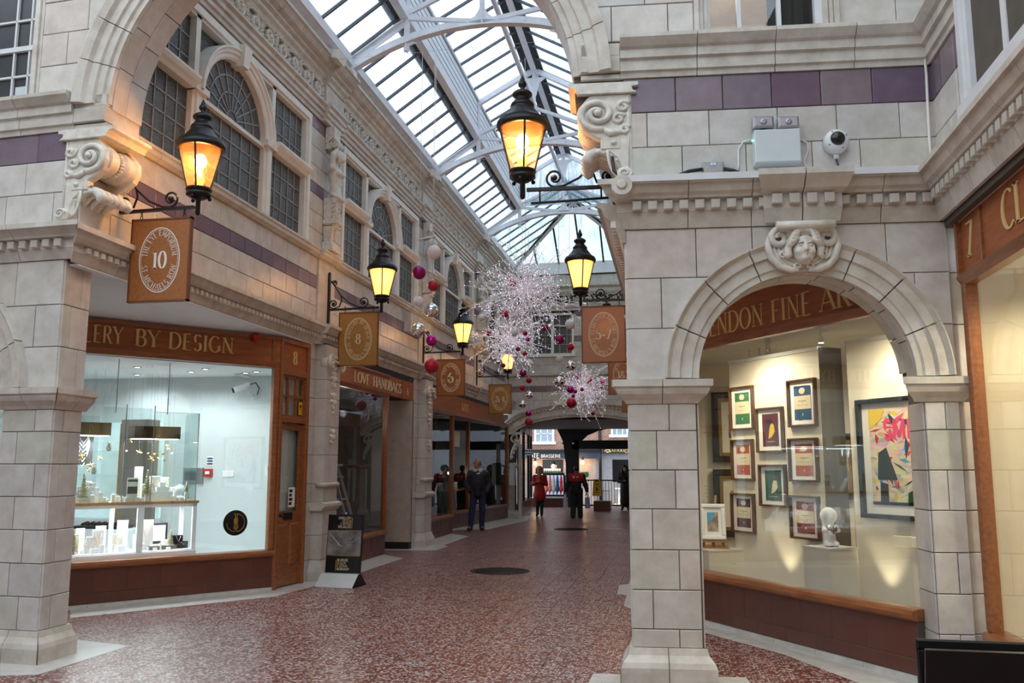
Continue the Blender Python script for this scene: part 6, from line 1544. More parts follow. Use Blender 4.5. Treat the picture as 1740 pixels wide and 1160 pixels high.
for s, z, h, lb in ((-2.40, 1.235, .34, 'bottle brush tree among the cards at the left of the shelf'), (-1.64, 1.30, .32, 'bottle brush tree beside the tallest white card'), (-1.13, 1.235, .22, 'golden bottle brush tree at the right end of the shelf'), (-2.47, .615, .26, 'pale bottle brush tree in the lower display on the left'), (-1.30, .615, .22, 'pale bottle brush tree in the lower display by the black boxes')):
    stock('bottle_brush_tree', lb, 'tree', fir(h), s, z, -.26)
def star(r, th=.008):
    p = [((r if i % 2 == 0 else r*.42)*math.sin(i*PI/5), (r if i % 2 == 0 else r*.42)*math.cos(i*PI/5)) for i in range(10)]
    m = MB(); vs = [(x, z, 0) for x, z in p]+[(0, 0, th*1.5), (0, 0, -th*1.5)]
    return m.add(vs, [(i, (i+1) % 10, 10) for i in range(10)]+[((i+1) % 10, i, 11) for i in range(10)])
stars = [(138, 775, .06), (151, 798, .045), (154, 790, .06), (170, 778, .045), (222, 749, .04), (236, 769, .07), (257, 780, .065), (262, 771, .035), (277, 771, .045), (284, 757, .03), (286, 762, .03), (279, 782, .03), (215, 766, .02), (252, 770, .02), (269, 778, .025), (292, 770, .02)]
for i, (x, y, r) in enumerate(stars):
    s, z = Q8(x, y, -.3); mk('gold_star', star(r*.8), 'gold', None, F8 @ T((s, z, -.3)) @ Matrix.Rotation(i*.7, 4, 'Z') @ Matrix.Rotation(.4*math.sin(i), 4, 'Y'), label='hanging gold star in the jewellery display, %s' % ('large' if r > .055 else 'small' if r > .03 else 'tiny'), cat='star', group='hanging gold stars %s' % ('large' if r > .055 else 'small' if r > .03 else 'tiny'))
th_ = MB()
for x, y, r in stars: s, z = Q8(x, y, -.3); th_.tube([(s, z, -.3), (s, 2.9, -.3)], .0012, 4)
mk('star_threads', th_, 'lead', None, F8, kind='stuff', label='fine threads holding the gold stars', cat='thread')
# open box, black stands, coral, small picture card
M_ = F8 @ T((-1.43, .615, -.3)); t = thing('gift_box', 'open dark jewellery box with a white lining in the lower display', 'box', M_)
mk('lid', MB().cbox(-.13, .13, .06, .33, -.14, -.10, .004), 'jacket_navy', t, M_); mk('lid_lining', MB().box(-.10, .10, .10, .30, -.10, -.095), 'paper', t, M_); mk('tray', MB().cbox(-.15, .19, 0, .05, -.1, .1, .004), 'panel_edge', t, M_); mk('tray_lining', MB().box(-.12, .16, .05, .06, -.09, .08), 'paper', t, M_)
for s, h, lb in ((-1.21, .17, 'tall black box with silver chain'), (-1.14, .09, 'low black box')): M_ = F8 @ T((s, .615, -.28)); t = thing('black_stand', lb+' at the right of the lower display', 'stand', M_); mk('box', MB().cbox(-.06, .06, 0, h, -.06, .04, .004), 'black_gloss', t, M_); mk('chain', MB().tube([(-.03, h-.01, .045), (0, h*.5, .047), (.03, h-.01, .045)], .003, 5), 'silver', t, M_)
M_ = F8 @ T((-1.22, 1.235, -.26)); m = MB().ball((0, .03, 0), .05, 10, 6, sc=(1.6, .8, 1))
for i in range(7): a = -.9+1.8*i/6; m.tube([(0, .03, 0), (.05*a, .12, .01), (.08*a, .18+.03*math.cos(a*2), 0)], [.014, .01, .006], 6)
mk('white_coral', m, 'display_white', None, M_, label='white branching coral ornament on the wooden shelf', cat='ornament')
M_ = F8 @ T((-1.84, 1.235, -.2)); t = thing('picture_card', 'cream card with a dark photograph strip standing on the shelf', 'card', M_); mk('card', MB().box(-.065, .065, 0, .30, -.01, 0), 'mount', t, M_); mk('photo', MB().box(-.06, .06, .10, .19, 0, .002).box(-.06, .06, .25, .28, 0, .002), 'black', t, M_)
M_ = F8 @ T((-2.38, 1.9, -.5)); t = thing('necklace_bust', 'dark necklace panel with layered silver chains at the left of the display', 'stand', M_); mk('panel', MB().box(-.12, .12, -.2, .28, -.02, 0), 'jacket_navy', t, M_)
m = MB()
for i in range(6): m.tube([(-.09, .24-.02*i, .004), (-.04, .12-.055*i, .006), (0, .07-.06*i, .007), (.04, .12-.055*i, .006), (.09, .24-.02*i, .004)], .006, 5)
mk('chains', m, 'silver', t, M_)
# inner furniture seen through the display
plain('cabinet_glow', (.6, .85, .9), .5, noise=.1, emit=(.8, .93, 1), es=.25)
M_ = T((-8.6, 11.7, 0)); t = thing('glass_cabinet', 'pale lit wall cabinet deep inside the jewellery shop', 'cabinet', M_)
mk('back', MB().box(-1.2, .9, .55, .6, .9, 2.35), 'cabinet_glow', t, M_)
for z in (1.2, 1.55, 1.9): mk('glass_shelf', MB().box(-1.2, .9, .25, .55, z, z+.012), 'case_glass', t, M_)
mk('base_cabinet', MB().box(-1.2, .9, .25, .6, .05, .9), 'pale_grey', t, M_); 
for i in range(9): mk('silver_ware', MB().lathe([(.03, 0), (.05, .05), (.02, .12), (.03, .15)], 12, (-1.05+.23*i, .4, (1.21, 1.56, 1.91)[i % 3])), 'silver', t, M_)
M_ = T((-7.62, 11.6, 0)); t = thing('dark_column', 'dark brown draped column behind the gold stars', 'column', M_); mk('shaft', MB().box(-.35, .08, .0, .3, .05, 2.36), 'panel_edge', t, M_); mk('gold_trim', MB().box(-.36, -.345, -.01, .0, .9, 2.3), 'frame_gold', t, M_)
M_ = T((-7.9, 11.0, 0)); t = thing('bracelet_tray', 'dark counter tray of bracelets deep inside the jewellery shop', 'tray', M_); mk('counter', MB().box(-.8, .5, 0, .5, .05, .82), 'pale_grey', t, M_); mk('tray', MB().box(-.35, .35, .05, .4, .82, .86), 'black', t, M_)
m = MB()
for i in range(7): m.tube([(-.28+.09*i+.045*math.cos(q*PI/6), .22+.05*math.sin(q*PI/6), .885+.02*math.cos(q*PI/6)) for q in range(12)], .012, 6, closed=True)
mk('bracelets', m, 'black_gloss', t, M_)
# things on the shop's white wall (y = 12.35)
FWi = Fdir((0, 12.35, 0), (1, 0, 0))
def wi(x, y): return at_F(x, y, FWi)
x, z = wi(355, 803); t = thing('fire_call_point', 'small red fire alarm call point on the white shop wall', 'alarm', FWi @ T((x, z, 0))); mk('box', MB().cbox(x-.065, x+.065, z-.06, z+.06, 0, .05), 'red', t, FWi); mk('label_plate', MB().box(x-.035, x+.035, z-.02, z+.025, .05, .053), 'paper', t, FWi)
x, z = wi(357, 784); t = thing('fire_notice', 'small blue and white notice above the red call point', 'notice', FWi @ T((x, z, 0))); mk('sheet', MB().box(x-.05, x+.05, z-.06, z+.08, 0, .004), 'paper', t, FWi)
m = MB()
for k_ in range(3): m.box(x-.045, x+.045, z-.045+.04*k_, z-.02+.04*k_, .004, .006)
mk('print', m, 'pic_blue', t, FWi)
x, z = wi(388, 805); t = thing('wall_switch', 'double white switch plate on the shop wall', 'switch', FWi @ T((x, z, 0))); mk('plate', MB().cbox(x-.09, x+.09, z-.045, z+.045, 0, .015), 'display_white', t, FWi); mk('rocker', MB().box(x-.05, x-.02, z-.02, z+.02, .015, .022).box(x+.02, x+.05, z-.02, z+.02, .015, .022), 'paper', t, FWi)
x, z = wi(330, 808); t = thing('alarm_keypad', 'black and grey keypad on the shop wall by the tree', 'keypad', FWi @ T((x, z, 0))); mk('case', MB().cbox(x-.16, x+.16, z-.12, z+.12, 0, .04), 'grey_metal', t, FWi); mk('screen', MB().box(x-.14, x+.06, z-.07, z+.07, .04, .043), 'black', t, FWi)
x, z = wi(428, 661); t = thing('bullet_camera', 'white bullet camera on the shop wall, upper right of the window', 'camera', FWi @ T((x, z, 0)))
mk('body', MB().tube([(x-.12, z-.04, .32), (x+.08, z+.05, .22)], .045, 14), 'white_paint', t, FWi); mk('lens', MB().tube([(x-.145, z-.052, .335), (x-.118, z-.04, .32)], .036, 14), 'black', t, FWi); mk('bracket', MB().tube([(x+.06, z-.12, .0), (x+.06, z-.10, .15), (x+.03, z, .24)], .016, 8).ball((x+.06, z-.12, .01), .045), 'white_paint', t, FWi); mk('cable', MB().tube([(x+.08, z+.05, .22), (x+.15, z+.08, .18), (x+.17, z, .1), (x+.1, z-.08, .02)], .008, 6), 'black', t, FWi)
x, z = wi(410, 633); t = thing('ceiling_detector', 'white box detector under the jewellery shop ceiling', 'detector', FWi @ T((x, z, 0))); mk('case', MB().cbox(x-.16, x+.16, z-.05, z+.05, .3, .4), 'display_white', t, FWi); mk('strap', MB().box(x+.1, x+.2, z-.08, z-.06, .0, .4), 'display_white', t, FWi)
M_ = FD @ T((.42, 1.55, -.35)); t = thing('card_reader', 'white entry keypad seen through the glass of door 8', 'keypad', M_); mk('case', MB().cbox(-.12, .12, 0, .15, 0, .03), 'display_white', t, M_); mk('screen', MB().box(-.1, .1, .08, .13, .03, .033), 'black', t, M_)
M_ = FD @ T((.50, 1.10, -.02)); t = thing('opening_hours_card', 'small dark and white card in the glass of door 8', 'card', M_); mk('sheet', MB().box(-.08, .09, 0, .28, -.008, -.004), 'paper', t, M_)
m = MB()
for k_ in range(4): m.box(-.07, .0+.02*(k_ % 2), .03+.06*k_, .07+.06*k_, -.004, -.002)
mk('print', m, 'black', t, M_)

# ================================================================ GALLERY INTERIOR
CU = Vector((.562, -.827, 0)).normalized()
def GC(off, s, z): return FC @ Vector((s, z, -off))
gw = struct('wall_gallery', 'warm white interior of the art gallery')
mk('room_ceiling', MB().poly([(-.3, 10.95), (2.33, 7.7), (7.5, 7.7), (7.5, 14.2), (-.3, 14.2)], 3.2, 3.25), 'plaster_gallery', gw)
mk('room_wall', MB().box(-.3, 7.5, 13.4, 13.5, 0, 3.2).box(-.34, -.3, 10.9, 14.2, 0, 3.2), 'plaster_gallery', gw); mk('room_wall', MB().box(7.4, 7.5, 0, 14.2, 0, 3.2), 'plaster_gallery', gw)
mk('room_floor', MB().poly([(-.28, 10.95), (1.95, 7.75), (7.5, 7.75), (7.5, 13.5), (-.28, 13.5)], .01, .3), 'panel_edge', gw)
mk('picture_rail', MB().box(-.3, 7.5, 13.36, 13.4, 2.86, 2.9).box(-.3, -.26, 10.9, 13.4, 2.86, 2.9), 'white_paint', gw)
def panel(off, s0, s1, th, label):
    t = thing('exhibition_screen', label, 'panel', FC @ T((s0, 0, -off)), 'white hanging panels in the gallery')
    mk('face', MB().box(s0, s1, .28, 2.93, -off-th, -off), 'plaster_gallery', t, FC)
    mk('end_strip', MB().box(s1, s1+.006, .28, 2.96, -off-th, -off).box(s0-.006, s0, .28, 2.96, -off-th, -off), 'panel_edge', t, FC)
    mk('top_rail', MB().box(s0, s1, 2.93, 2.97, -off-th, -off+.015), 'white_paint', t, FC)
    jm = MB(); n = max(2, round((s1-s0)/.38))
    for i in range(1, n): x = s0+(s1-s0)*i/n; jm.box(x-.003, x+.003, 2.2, 2.93, -off, -off+.001)
    mk('panel_joint', jm, 'mount', t, FC); return t
panel(1.0, -.61, .93, .32, 'free standing white gallery panel carrying eight small framed prints')
panel(1.0, 1.33, 3.6, .2, 'white gallery panel on the right carrying the large colourful picture')
mk('ceiling_post', MB().tube([(*(FC @ Vector((-.05, 2.97, -1.15)))[:2], 2.97), (*(FC @ Vector((-.05, 2.97, -1.15)))[:2], 3.2)], .03, 12), 'silver', label='short chrome post between the print panel and the ceiling', cat='post')
OFF = 1.0-.045
def Qc(x, y): return at_F(x, y, FC, -OFF)
pics = [(1237, 655, 1279, 733, 'pic_green', 'b', 'green and cream banded framed print, top left'), (1335, 643, 1386, 727, 'pic_blue', 'b', 'blue and cream banded framed print, top right'),
        (1282, 690, 1330, 772, 'plum', 'f', 'maroon framed print with a pale figure shape, upper middle'), (1240, 743, 1279, 820, 'pic_orange', 'b', 'orange and cream banded print at the left of the middle row'),
        (1337, 741, 1389, 823, 'pic_orange', 'b', 'orange and cream banded print at the right of the middle row'), (1287, 785, 1335, 866, 'pic_darkgreen', 'f', 'dark green framed print with a pale figure shape, lower middle'),
        (1240, 833, 1281, 911, 'plum', 'b', 'maroon and cream banded print, bottom left'), (1339, 837, 1392, 923, 'pic_red', 'b', 'red and cream banded print, bottom right')]
for x0, y0, x1, y1, col, kd, lb in pics:
    s0, z0 = Qc(x0, (y0+4)); s1, z1 = Qc(x1, y1-4); cx, cz = (s0+s1)/2, (z0+z1)/2; w_, h = (s1-s0)/2, (z0-z1)/2
    h = min(h, w_*1.45)
    M_ = FC @ T((cx, cz, -1.0)); t = thing('framed_print', lb+' on the white panel', 'picture', M_, 'framed prints on the gallery panel')
    fr = MB(); f_ = .022
    for a in ((-w_, w_, -h, -h+f_), (-w_, w_, h-f_, h), (-w_, -w_+f_, -h+f_, h-f_), (w_-f_, w_, -h+f_, h-f_)): fr.cbox(*a, 0, .05, .004)
    mk('frame', fr, 'frame_brown', t, M_); mk('mount_board', MB().box(-w_+f_, w_-f_, -h+f_, h-f_, 0, .012), 'paper', t, M_)
    a, b = w_*.60, h*.72; rn = random.Random(int(x0))
    def wob(x0, x1, z0, z1): 
        n = 6; return [(x0+(x1-x0)*i/n, z0+rn.uniform(-.004, .004)) for i in range(n+1)]+[(x1+rn.uniform(-.003, .003), z0+(z1-z0)*i/n) for i in range(1, n)]+[(x1-(x1-x0)*i/n, z1+rn.uniform(-.004, .004)) for i in range(n+1)]+[(x0, z1-(z1-z0)*i/n) for i in range(1, n)]
    pr = MB().poly(wob(-a, a, -b, b), .012, .015); mk('printed_sheet', pr, col, t, M_)
    if kd == 'b':
        mk('cream_band', MB().box(-a, a, -b*.36, b*.42, .015, .0165), 'pic_cream', t, M_)
        mk('lozenge', MB().poly(arc_pts(0, b*.71, a*.38, b*.19, 0, 2*PI-.5, 11), .015, .0165), 'pic_cream', t, M_); mk('small_mark', MB().poly(arc_pts(0, -b*.68, a*.07, b*.08, 0, 2*PI-.8, 8), .015, .0165), 'pic_cream', t, M_)
        m = MB(); m.box(-a*.45, a*.45, b*.1, b*.13, .0165, .017).box(-a*.6, a*.6, -b*.14, -b*.125, .0165, .017).box(-a*.1, a*.1, -.0, .004, .0165, .017)
        mk('print_lines', m, 'black', t, M_)
    else:
        m = MB().poly([(-a*.25, -b*.55), (a*.2, -b*.4), (a*.55, -b*.1), (a*.45, b*.3), (a*.15, b*.45), (-a*.1, b*.1)], .015, .0165); mk('pale_shape', m, 'pic_yellow' if col == 'plum' else 'pic_cream', t, M_)
        mk('dark_shape', MB().poly(arc_pts(-a*.1 if col == 'plum' else a*.3, b*.5, a*.4, b*.18, 0, 2*PI-.6, 10), .0165, .018), 'black' if col == 'plum' else 'frame_brown', t, M_)
        mk('print_lines', MB().box(-a*.5, a*.5, -b*.74, -b*.71, .015, .0165), 'pic_cream', t, M_)
m, t_, b = new_mat('splash'); vo = t_.nodes.new('ShaderNodeTexVoronoi'); vo.inputs['Scale'].default_value = 9; tc_ = t_.nodes.new('ShaderNodeTexCoord'); mp_ = t_.nodes.new('ShaderNodeMapping'); mp_.inputs['Scale'].default_value = (1, 2.2, 1)
nz_ = t_.nodes.new('ShaderNodeTexNoise'); nz_.inputs['Scale'].default_value = 6; mx_ = t_.nodes.new('ShaderNodeMix'); mx_.data_type = 'RGBA'; mx_.inputs[7].default_value = (.72, .60, .42, 1); rr_ = t_.nodes.new('ShaderNodeMapRange'); rr_.inputs[1].default_value = .40; rr_.inputs[2].default_value = .56; rr_.inputs[3].default_value = .42
t_.links.new(tc_.outputs['Object'], mp_.inputs[0]); t_.links.new(mp_.outputs[0], vo.inputs['Vector']); t_.links.new(mp_.outputs[0], nz_.inputs['Vector']); t_.links.new(nz_.outputs['Fac'], rr_.inputs[0]); t_.links.new(rr_.outputs[0], mx_.inputs[0]); t_.links.new(vo.outputs['Color'], mx_.inputs[6]); t_.links.new(mx_.outputs[2], b.inputs['Base Color'])
# big colourful picture: a generic splashed poster
s0, z0 = at_F(1452, 680, FC, -.95); s1 = s0+1.35; _, z1 = at_F(1465, 879, FC, -.95)
M_ = FC @ T((s0, z1, -1.0)); W_, H_ = s1-s0, z0-z1; t = thing('large_picture', 'large black framed poster splashed with pink, blue, yellow and red paint', 'picture', M_)
fr = MB(); f_ = .045
for a in ((0, W_, 0, f_), (0, W_, H_-f_, H_), (0, f_, f_, H_-f_), (W_-f_, W_, f_, H_-f_)): fr.cbox(*a, 0, .06, .006)
mk('frame', fr, 'black_gloss', t, M_); mk('mount_board', MB().box(f_, W_-f_, f_, H_-f_, 0, .01), 'paper', t, M_)
px0, px1, pz0, pz1 = f_+.09, W_-f_-.09, f_+.09, H_-f_-.06; mk('poster', MB().box(px0, px1, pz0, pz1, .01, .014), 'splash', t, M_)
rn = random.Random(11)
for ci, (col, n) in enumerate((('pic_yellow', 16), ('sky_blue' if plain('sky_blue', (.08, .35, .55), .7) else '', 26), ('red', 22), ('pic_darkgreen', 14), ('pink', 14), ('pic_blue', 10), ('pale_grey', 18))):
    m = MB()
    for i in range(n):
        x, z = rn.uniform(px0+.05, px1-.05), rn.uniform(pz0+.05, pz1-.05); a = rn.uniform(0, PI); l, w2 = rn.uniform(.03, .11), rn.uniform(.008, .03)
        l = min(l, x-px0, px1-x, z-pz0, pz1-z)
        m.poly([(x-l*math.cos(a)-w2*math.sin(a)*.5, z-l*math.sin(a)+w2*math.cos(a)*.5), (x+w2*math.sin(a), z-w2*math.cos(a)), (x+l*math.cos(a), z+l*math.sin(a)), (x-w2*math.sin(a), z+w2*math.cos(a))], .014, .015+.0003*ci)
    mk('paint_strokes', m, col, t, M_)
mk('yellow_patch', MB().poly([(px0, pz1), (px0+.2, pz1), (px0+.16, pz1-.1), (px0, pz1-.2)], .014, .018), 'pic_yellow', t, M_)
L_ = MB(); text(L_, 'SMILE', px0+.19, pz1-.30, .19, .017, .002, serif=False, wt=1.7, sx=.9, track=.12); mk('lettering', L_, 'pink', t, M_)
mk('green_patch', MB().poly([(px0+.42, pz0), (px1, pz0), (px1, pz0+.16), (px0+.6, pz0+.2), (px0+.44, pz0+.12)], .014, .018), 'pic_darkgreen', t, M_)
mk('dark_patch', MB().poly([(px0+.10, pz0+.02), (px0+.20, pz0+.02), (px0+.2, pz0+.2), (px0+.11, pz0+.22)], .014, .0185).poly([(px0+.08, pz0+.24), (px0+.32, pz0+.24), (px0+.2, pz0+.55), (px0+.1, pz0+.5)], .014, .0185).box(px0, px1-.3, pz0, pz0+.03, .014, .018), 'black', t, M_)
(xa, za) = at_F(1519, 909, FC, -.97); mk('caption_plate', MB().cbox(xa, xa+.34, za-.10, za, -1.0, -.96), 'mount', None, FC, label='small cream caption plate under the large poster', cat='plate')
# dark framed pictures on the back wall
FG = Fdir((0, 13.36, 0), (1, 0, 0))
def backpic(x0, y0, x1, y1, label, inner='mount'):
    s0, z0 = at_F(x0, y0, FG); s1, z1 = at_F(x1, y1, FG); M_ = FG @ T((s0, z1, 0)); w_, h = s1-s0, z0-z1; t = thing('framed_picture', label, 'picture', M_); fr = MB(); f_ = .09
    for a in ((0, w_, 0, f_), (0, w_, h-f_, h), (0, f_, f_, h-f_), (w_-f_, w_, f_, h-f_)): fr.cbox(*a, 0, .07, .01)
    mk('frame', fr, 'black', t, M_); fr = MB(); g = f_; f2 = .05
    for a in ((g, w_-g, g, g+f2), (g, w_-g, h-g-f2, h-g), (g, g+f2, g+f2, h-g-f2), (w_-g-f2, w_-g, g+f2, h-g-f2)): fr.box(*a, 0, .05)
    mk('gilt_slip', fr, 'frame_gold', t, M_); mk('mount_board', MB().box(g+f2, w_-g-f2, g+f2, h-g-f2, 0, .02), inner, t, M_)
    mk('picture_sheet', MB().box(w_*.36, w_*.64, h*.34, h*.68, .02, .024), 'street_pic', t, M_)
plain('street_pic', (.30, .26, .24), .8, noise=.9, scale=9)
backpic(1208, 667, 1290, 785, 'dark framed picture behind the print panel, upper left'); backpic(1211, 797, 1296, 912, 'dark framed picture behind the easel')
backpic(1370, 737, 1460, 848, 'dark framed townscape seen between the two gallery panels')
# plinths, figurine, easel
def plinth(s, off, w_, h, label):
    M_ = FC @ T((s, .28, -off)); t = thing('plinth', label, 'plinth', M_); mk('body', MB().box(-w_/2, w_/2, 0, h, -w_, 0), 'plaster_gallery', t, M_); mk('top', MB().box(-w_/2-.006, w_/2+.006, h, h+.018, -w_-.006, .006), 'white_paint', t, M_); return FC @ Vector((s, .28+h+.018, -off-w_/2))
pt = at_F(1400, 927, FC, -.55); tp = plinth(pt[0]+.05, .4, .36, pt[1]-.30, 'white plinth under the white figurine')
M_ = T(tp)@ Matrix.Rotation(.2, 4, 'Z'); M_ = M_ @ Matrix.Scale(.78, 4); t = thing('figurine', 'white round-headed figurine holding a silver heart', 'figurine', M_)
b = union([ell((0, 0, .38), (.105, .10, .105)), seg((0, 0, .27), (0, 0, .14), .045, .06), seg((-.03, 0, .12), (-.04, -.02, .03), .045, .04), seg((.03, 0, .12), (.04, -.02, .03), .045, .04), ell((-.045, -.06, .035), (.05, .065, .035)), ell((.045, -.06, .035), (.05, .065, .035)), seg((-.05, 0, .25), (-.09, -.06, .2), .028, .024), seg((-.09, -.06, .2), (-.03, -.10, .2), .024, .022), seg((.05, 0, .25), (.09, -.06, .2), .028, .024), seg((.09, -.06, .2), (.03, -.10, .2), .024, .022)], .02)
mk('body', snets(b, (-.16, -.16, -.01), (.16, .13, .5), .011), 'display_white', t, M_)
b = union([ell((-.035, -.13, .235), (.045, .03, .042)), ell((.035, -.13, .235), (.045, .03, .042)), seg((-.045, -.13, .215), (0, -.13, .155), .028, .008), seg((.045, -.13, .215), (0, -.13, .155), .028, .008), ell((0, -.13, .21), (.05, .028, .04))], .012)
mk('heart', snets(b, (-.11, -.18, .12), (.11, -.08, .30), .008), 'silver', t, M_)
pe = at_F(1212, 930, FC, -.75); tp = plinth(pe[0], .5, .5, pe[1]-.30, 'low white plinth under the wooden easel'); M_ = T(tp); t = thing('easel', 'small wooden table easel on a low plinth', 'easel', M_)
U = Vector((1, 0, 0)) 
mk('leg', MB().bar((-.13, -.12, 0), (-.02, .0, .38), .02, .02), 'wood_pale', t, M_); mk('leg', MB().bar((.13, -.12, 0), (.02, .0, .38), .02, .02), 'wood_pale', t, M_); mk('mast', MB().bar((0, -.08, 0), (.05, .06, .62), .025, .02), 'wood_pale', t, M_); mk('rear_leg', MB().bar((0, .22, 0), (.03, .02, .40), .02, .02), 'wood_pale', t, M_); mk('ledge', MB().box(-.16, .16, -.17, -.08, .08, .10), 'wood_pale', t, M_); mk('base', MB().box(-.18, .18, -.16, .2, 0, .02), 'wood_pale', t, M_)
M2 = M_ @ T((0, -.13, .10)) @ Matrix.Rotation(-.25, 4, 'X') @ Matrix(((1, 0, 0, 0), (0, 0, -1, 0), (0, 1, 0, 0), (0, 0, 0, 1))); t = thing('small_painting', 'small white framed blue and grey painting on the easel', 'picture', M2)
fr = MB()
for a in ((-.15, .15, 0, .05), (-.15, .15, .38, .43), (-.15, -.10, .05, .38), (.10, .15, .05, .38)): fr.cbox(*a, 0, .04, .01)
mk('frame', fr, 'display_white', t, M2); mk('mount_board', MB().box(-.10, .10, .05, .38, 0, .012), 'paper', t, M2); mk('picture_sheet', MB().box(-.065, .065, .10, .33, .012, .015), 'street_pic', t, M2); mk('sky_patch', MB().poly([(-.065, .2), (.0, .24), (.03, .33), (-.065, .33)], .015, .017), 'sky_blue', t, M2)
# spotlights
for i, (s, off, z) in enumerate(((-.95, 1.6, 3.05), (-.75, 1.6, 3.05), (.98, 1.0, 3.0), (.5, .3, 3.05), (2.1, .3, 3.05))):
    p = GC(off, s, z); t = thing('track_spotlight', 'white ceiling spotlight in the gallery, %s' % ['far left', 'second from the left', 'between the two panels', 'over the print panel', 'over the large poster'][i], 'light', T(p))
    mk('can', MB().lathe([(.03, 0), (.033, .02), (.022, .07), (.01, .08), (.01, .16)], 14, p), 'white_paint', t, I4); mk('lamp', MB().lathe([(.028, -.002), (.028, .004)], 14, p), 'downlight_glow', t, I4)
for s_, off_ in ((.3, .45), (2.2, .45), (.55, 2.2), (2.6, 2.2), (-.6, 2.4)): light('gallery_fill', 'SPOT', GC(off_, s_, 3.1), 56, (1, .86, .62), .05, (0, 0, 0), spot=165)  # added fill light for the whole room, apart from the spotlight fittings
for s, off, tgt in ((.1, .25, (.1, 2.2, -1.0)), (2.0, .25, (2.0, 2.2, -1.0)), (-.45, .3, (-.45, 1.9, -1)), (.35, .9, (.35, .9, -1.02)), (1.75, .85, (1.75, .85, -1.02))):
    z = 3.1 if off < .5 else .32; a = GC(off, s, z); b_ = FC @ Vector(tgt)
    if z < 1: a = GC(.82, s, .32); b_ = FC @ Vector((s, 1.4, -1.0))
    o = light('gallery_spot', 'SPOT', a, 34 if z > 1 else 12, (1, .84, .55), .04, (b_-a).to_track_quat('-Z', 'Y').to_euler(), spot=62 if z > 1 else 60)
# shop 7 interior
g7 = struct('wall_shop_seven', 'cream interior behind shopfront 7')
plain('cream_wall', (.72, .62, .43), .8, noise=.03)
mk('room_wall', MB().box(4.3, 4.35, 0, 8, 0, 3.3).box(2.4, 4.3, 7.42, 7.5, 0, 3.3), 'cream_wall', g7); mk('room_floor', MB().box(2.42, 4.3, 0, 7.5, .02, .4), 'cream_wall', g7); mk('room_ceiling', MB().box(2.4, 4.3, 0, 7.5, 3.2, 3.3), 'plaster_gallery', g7)
mk('column', MB().box(3.2, 3.5, 7.0, 7.42, 0, 3.2), 'cream_wall', g7)
x = 2.95; mk('socket_plate', MB().cbox(-.09, .09, -.07, .07, 0, .015), 'paper', None, Fdir((2.78, 7.40, .86), (1, 0, 0)), label='white socket plate low on the cream wall of shop 7', cat='socket')
p = Vector((2.9, 6.9, 3.14)); t = thing('downlight', 'bright downlight inside shop 7 at the right edge', 'light', T(p)); mk('rim', MB().lathe([(.07, 0), (.07, .03)], 18, p), 'white_paint', t, I4); mk('lamp', MB().lathe([(.05, -.005), (.05, 0)], 18, p), 'downlight_glow', t, I4)
p = Vector((3.1, 7.15, 2.75)); t = thing('motion_sensor', 'white wedge shaped motion sensor on the cream wall of shop 7', 'sensor', T(p)); mk('case', MB().lathe([(.05, -.12), (.07, -.08), (.075, .08), (.06, .12)], 14, p), 'display_white', t, I4); mk('seam', MB().box(p.x-.03, p.x+.03, p.y-.078, p.y-.07, p.z-.06, p.z-.055), 'lead', t, I4)
for y in (6.6, 5.0): light('shop7_lamp', 'SPOT', (2.9, y, 3.12), 70, (1, .86, .62), .05, (0, 0, 0), spot=165)
# handbag shop interior & shops beyond
g6 = struct('wall_shop_dark', 'dark interiors of the shops beyond door 8')
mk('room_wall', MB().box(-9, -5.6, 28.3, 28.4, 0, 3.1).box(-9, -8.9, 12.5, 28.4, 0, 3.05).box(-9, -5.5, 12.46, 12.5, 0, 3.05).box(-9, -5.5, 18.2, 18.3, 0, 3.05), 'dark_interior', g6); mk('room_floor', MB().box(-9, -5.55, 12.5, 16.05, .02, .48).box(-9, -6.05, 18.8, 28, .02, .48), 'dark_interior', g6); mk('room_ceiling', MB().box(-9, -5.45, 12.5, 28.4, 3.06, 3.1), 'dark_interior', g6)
# stepladder in the handbag window
F_ = T((-5.85, 14.35, .48)); t = thing('stepladder', 'white wooden stepladder shelf standing in the handbag shop window', 'ladder', F_)
for yy in (-.0, .34):
    mk('rail', MB().bar((yy*.0+.02, yy-.02, 0), (0, yy*.7+.05, 1.22), .03, .045), 'white_paint', t, F_); mk('rear_rail', MB().bar((.42, yy, 0), (.04, yy*.7+.05, 1.22), .03, .04), 'white_paint', t, F_)
for z in (.18, .62, 1.0): mk('tread', MB().box(-.03, .34-.2*z, -.02+.06*z, .42-.06*z, z, z+.03), 'white_paint', t, F_)
mk('top', MB().box(-.08, .12, -.0, .36, 1.2, 1.24), 'white_paint', t, F_)
for i, (y, z, c_, lb) in enumerate(((13.6, .5, 'plum', 'plum handbag'), (15.15, .5, 'red', 'dark red handbag'), (15.6, .5, 'panel_edge', 'brown handbag'))):
    F_ = T((-5.75, y, z)); t = thing('handbag', lb+' on the floor of the handbag shop window', 'bag', F_, 'handbags in the window'); mk('body', MB().poly([(-.16, 0), (.16, 0), (.12, .2), (-.12, .2)], -.06, .06).xf(Matrix.Rotation(PI/2, 4, 'Z') @ Matrix.Rotation(PI/2, 4, 'X')), c_, t, F_); mk('handle', MB().tube([(0, -.07+.14*k/8, .2+.11*math.sin(PI*k/8)) for k in range(9)], .009, 6), c_, t, F_)
light('window_lamp', 'POINT', (-5.7, 14.6, 2.6), 14, (1, .95, .9), .06)  # added fill light so the stepladder shows in the dark window
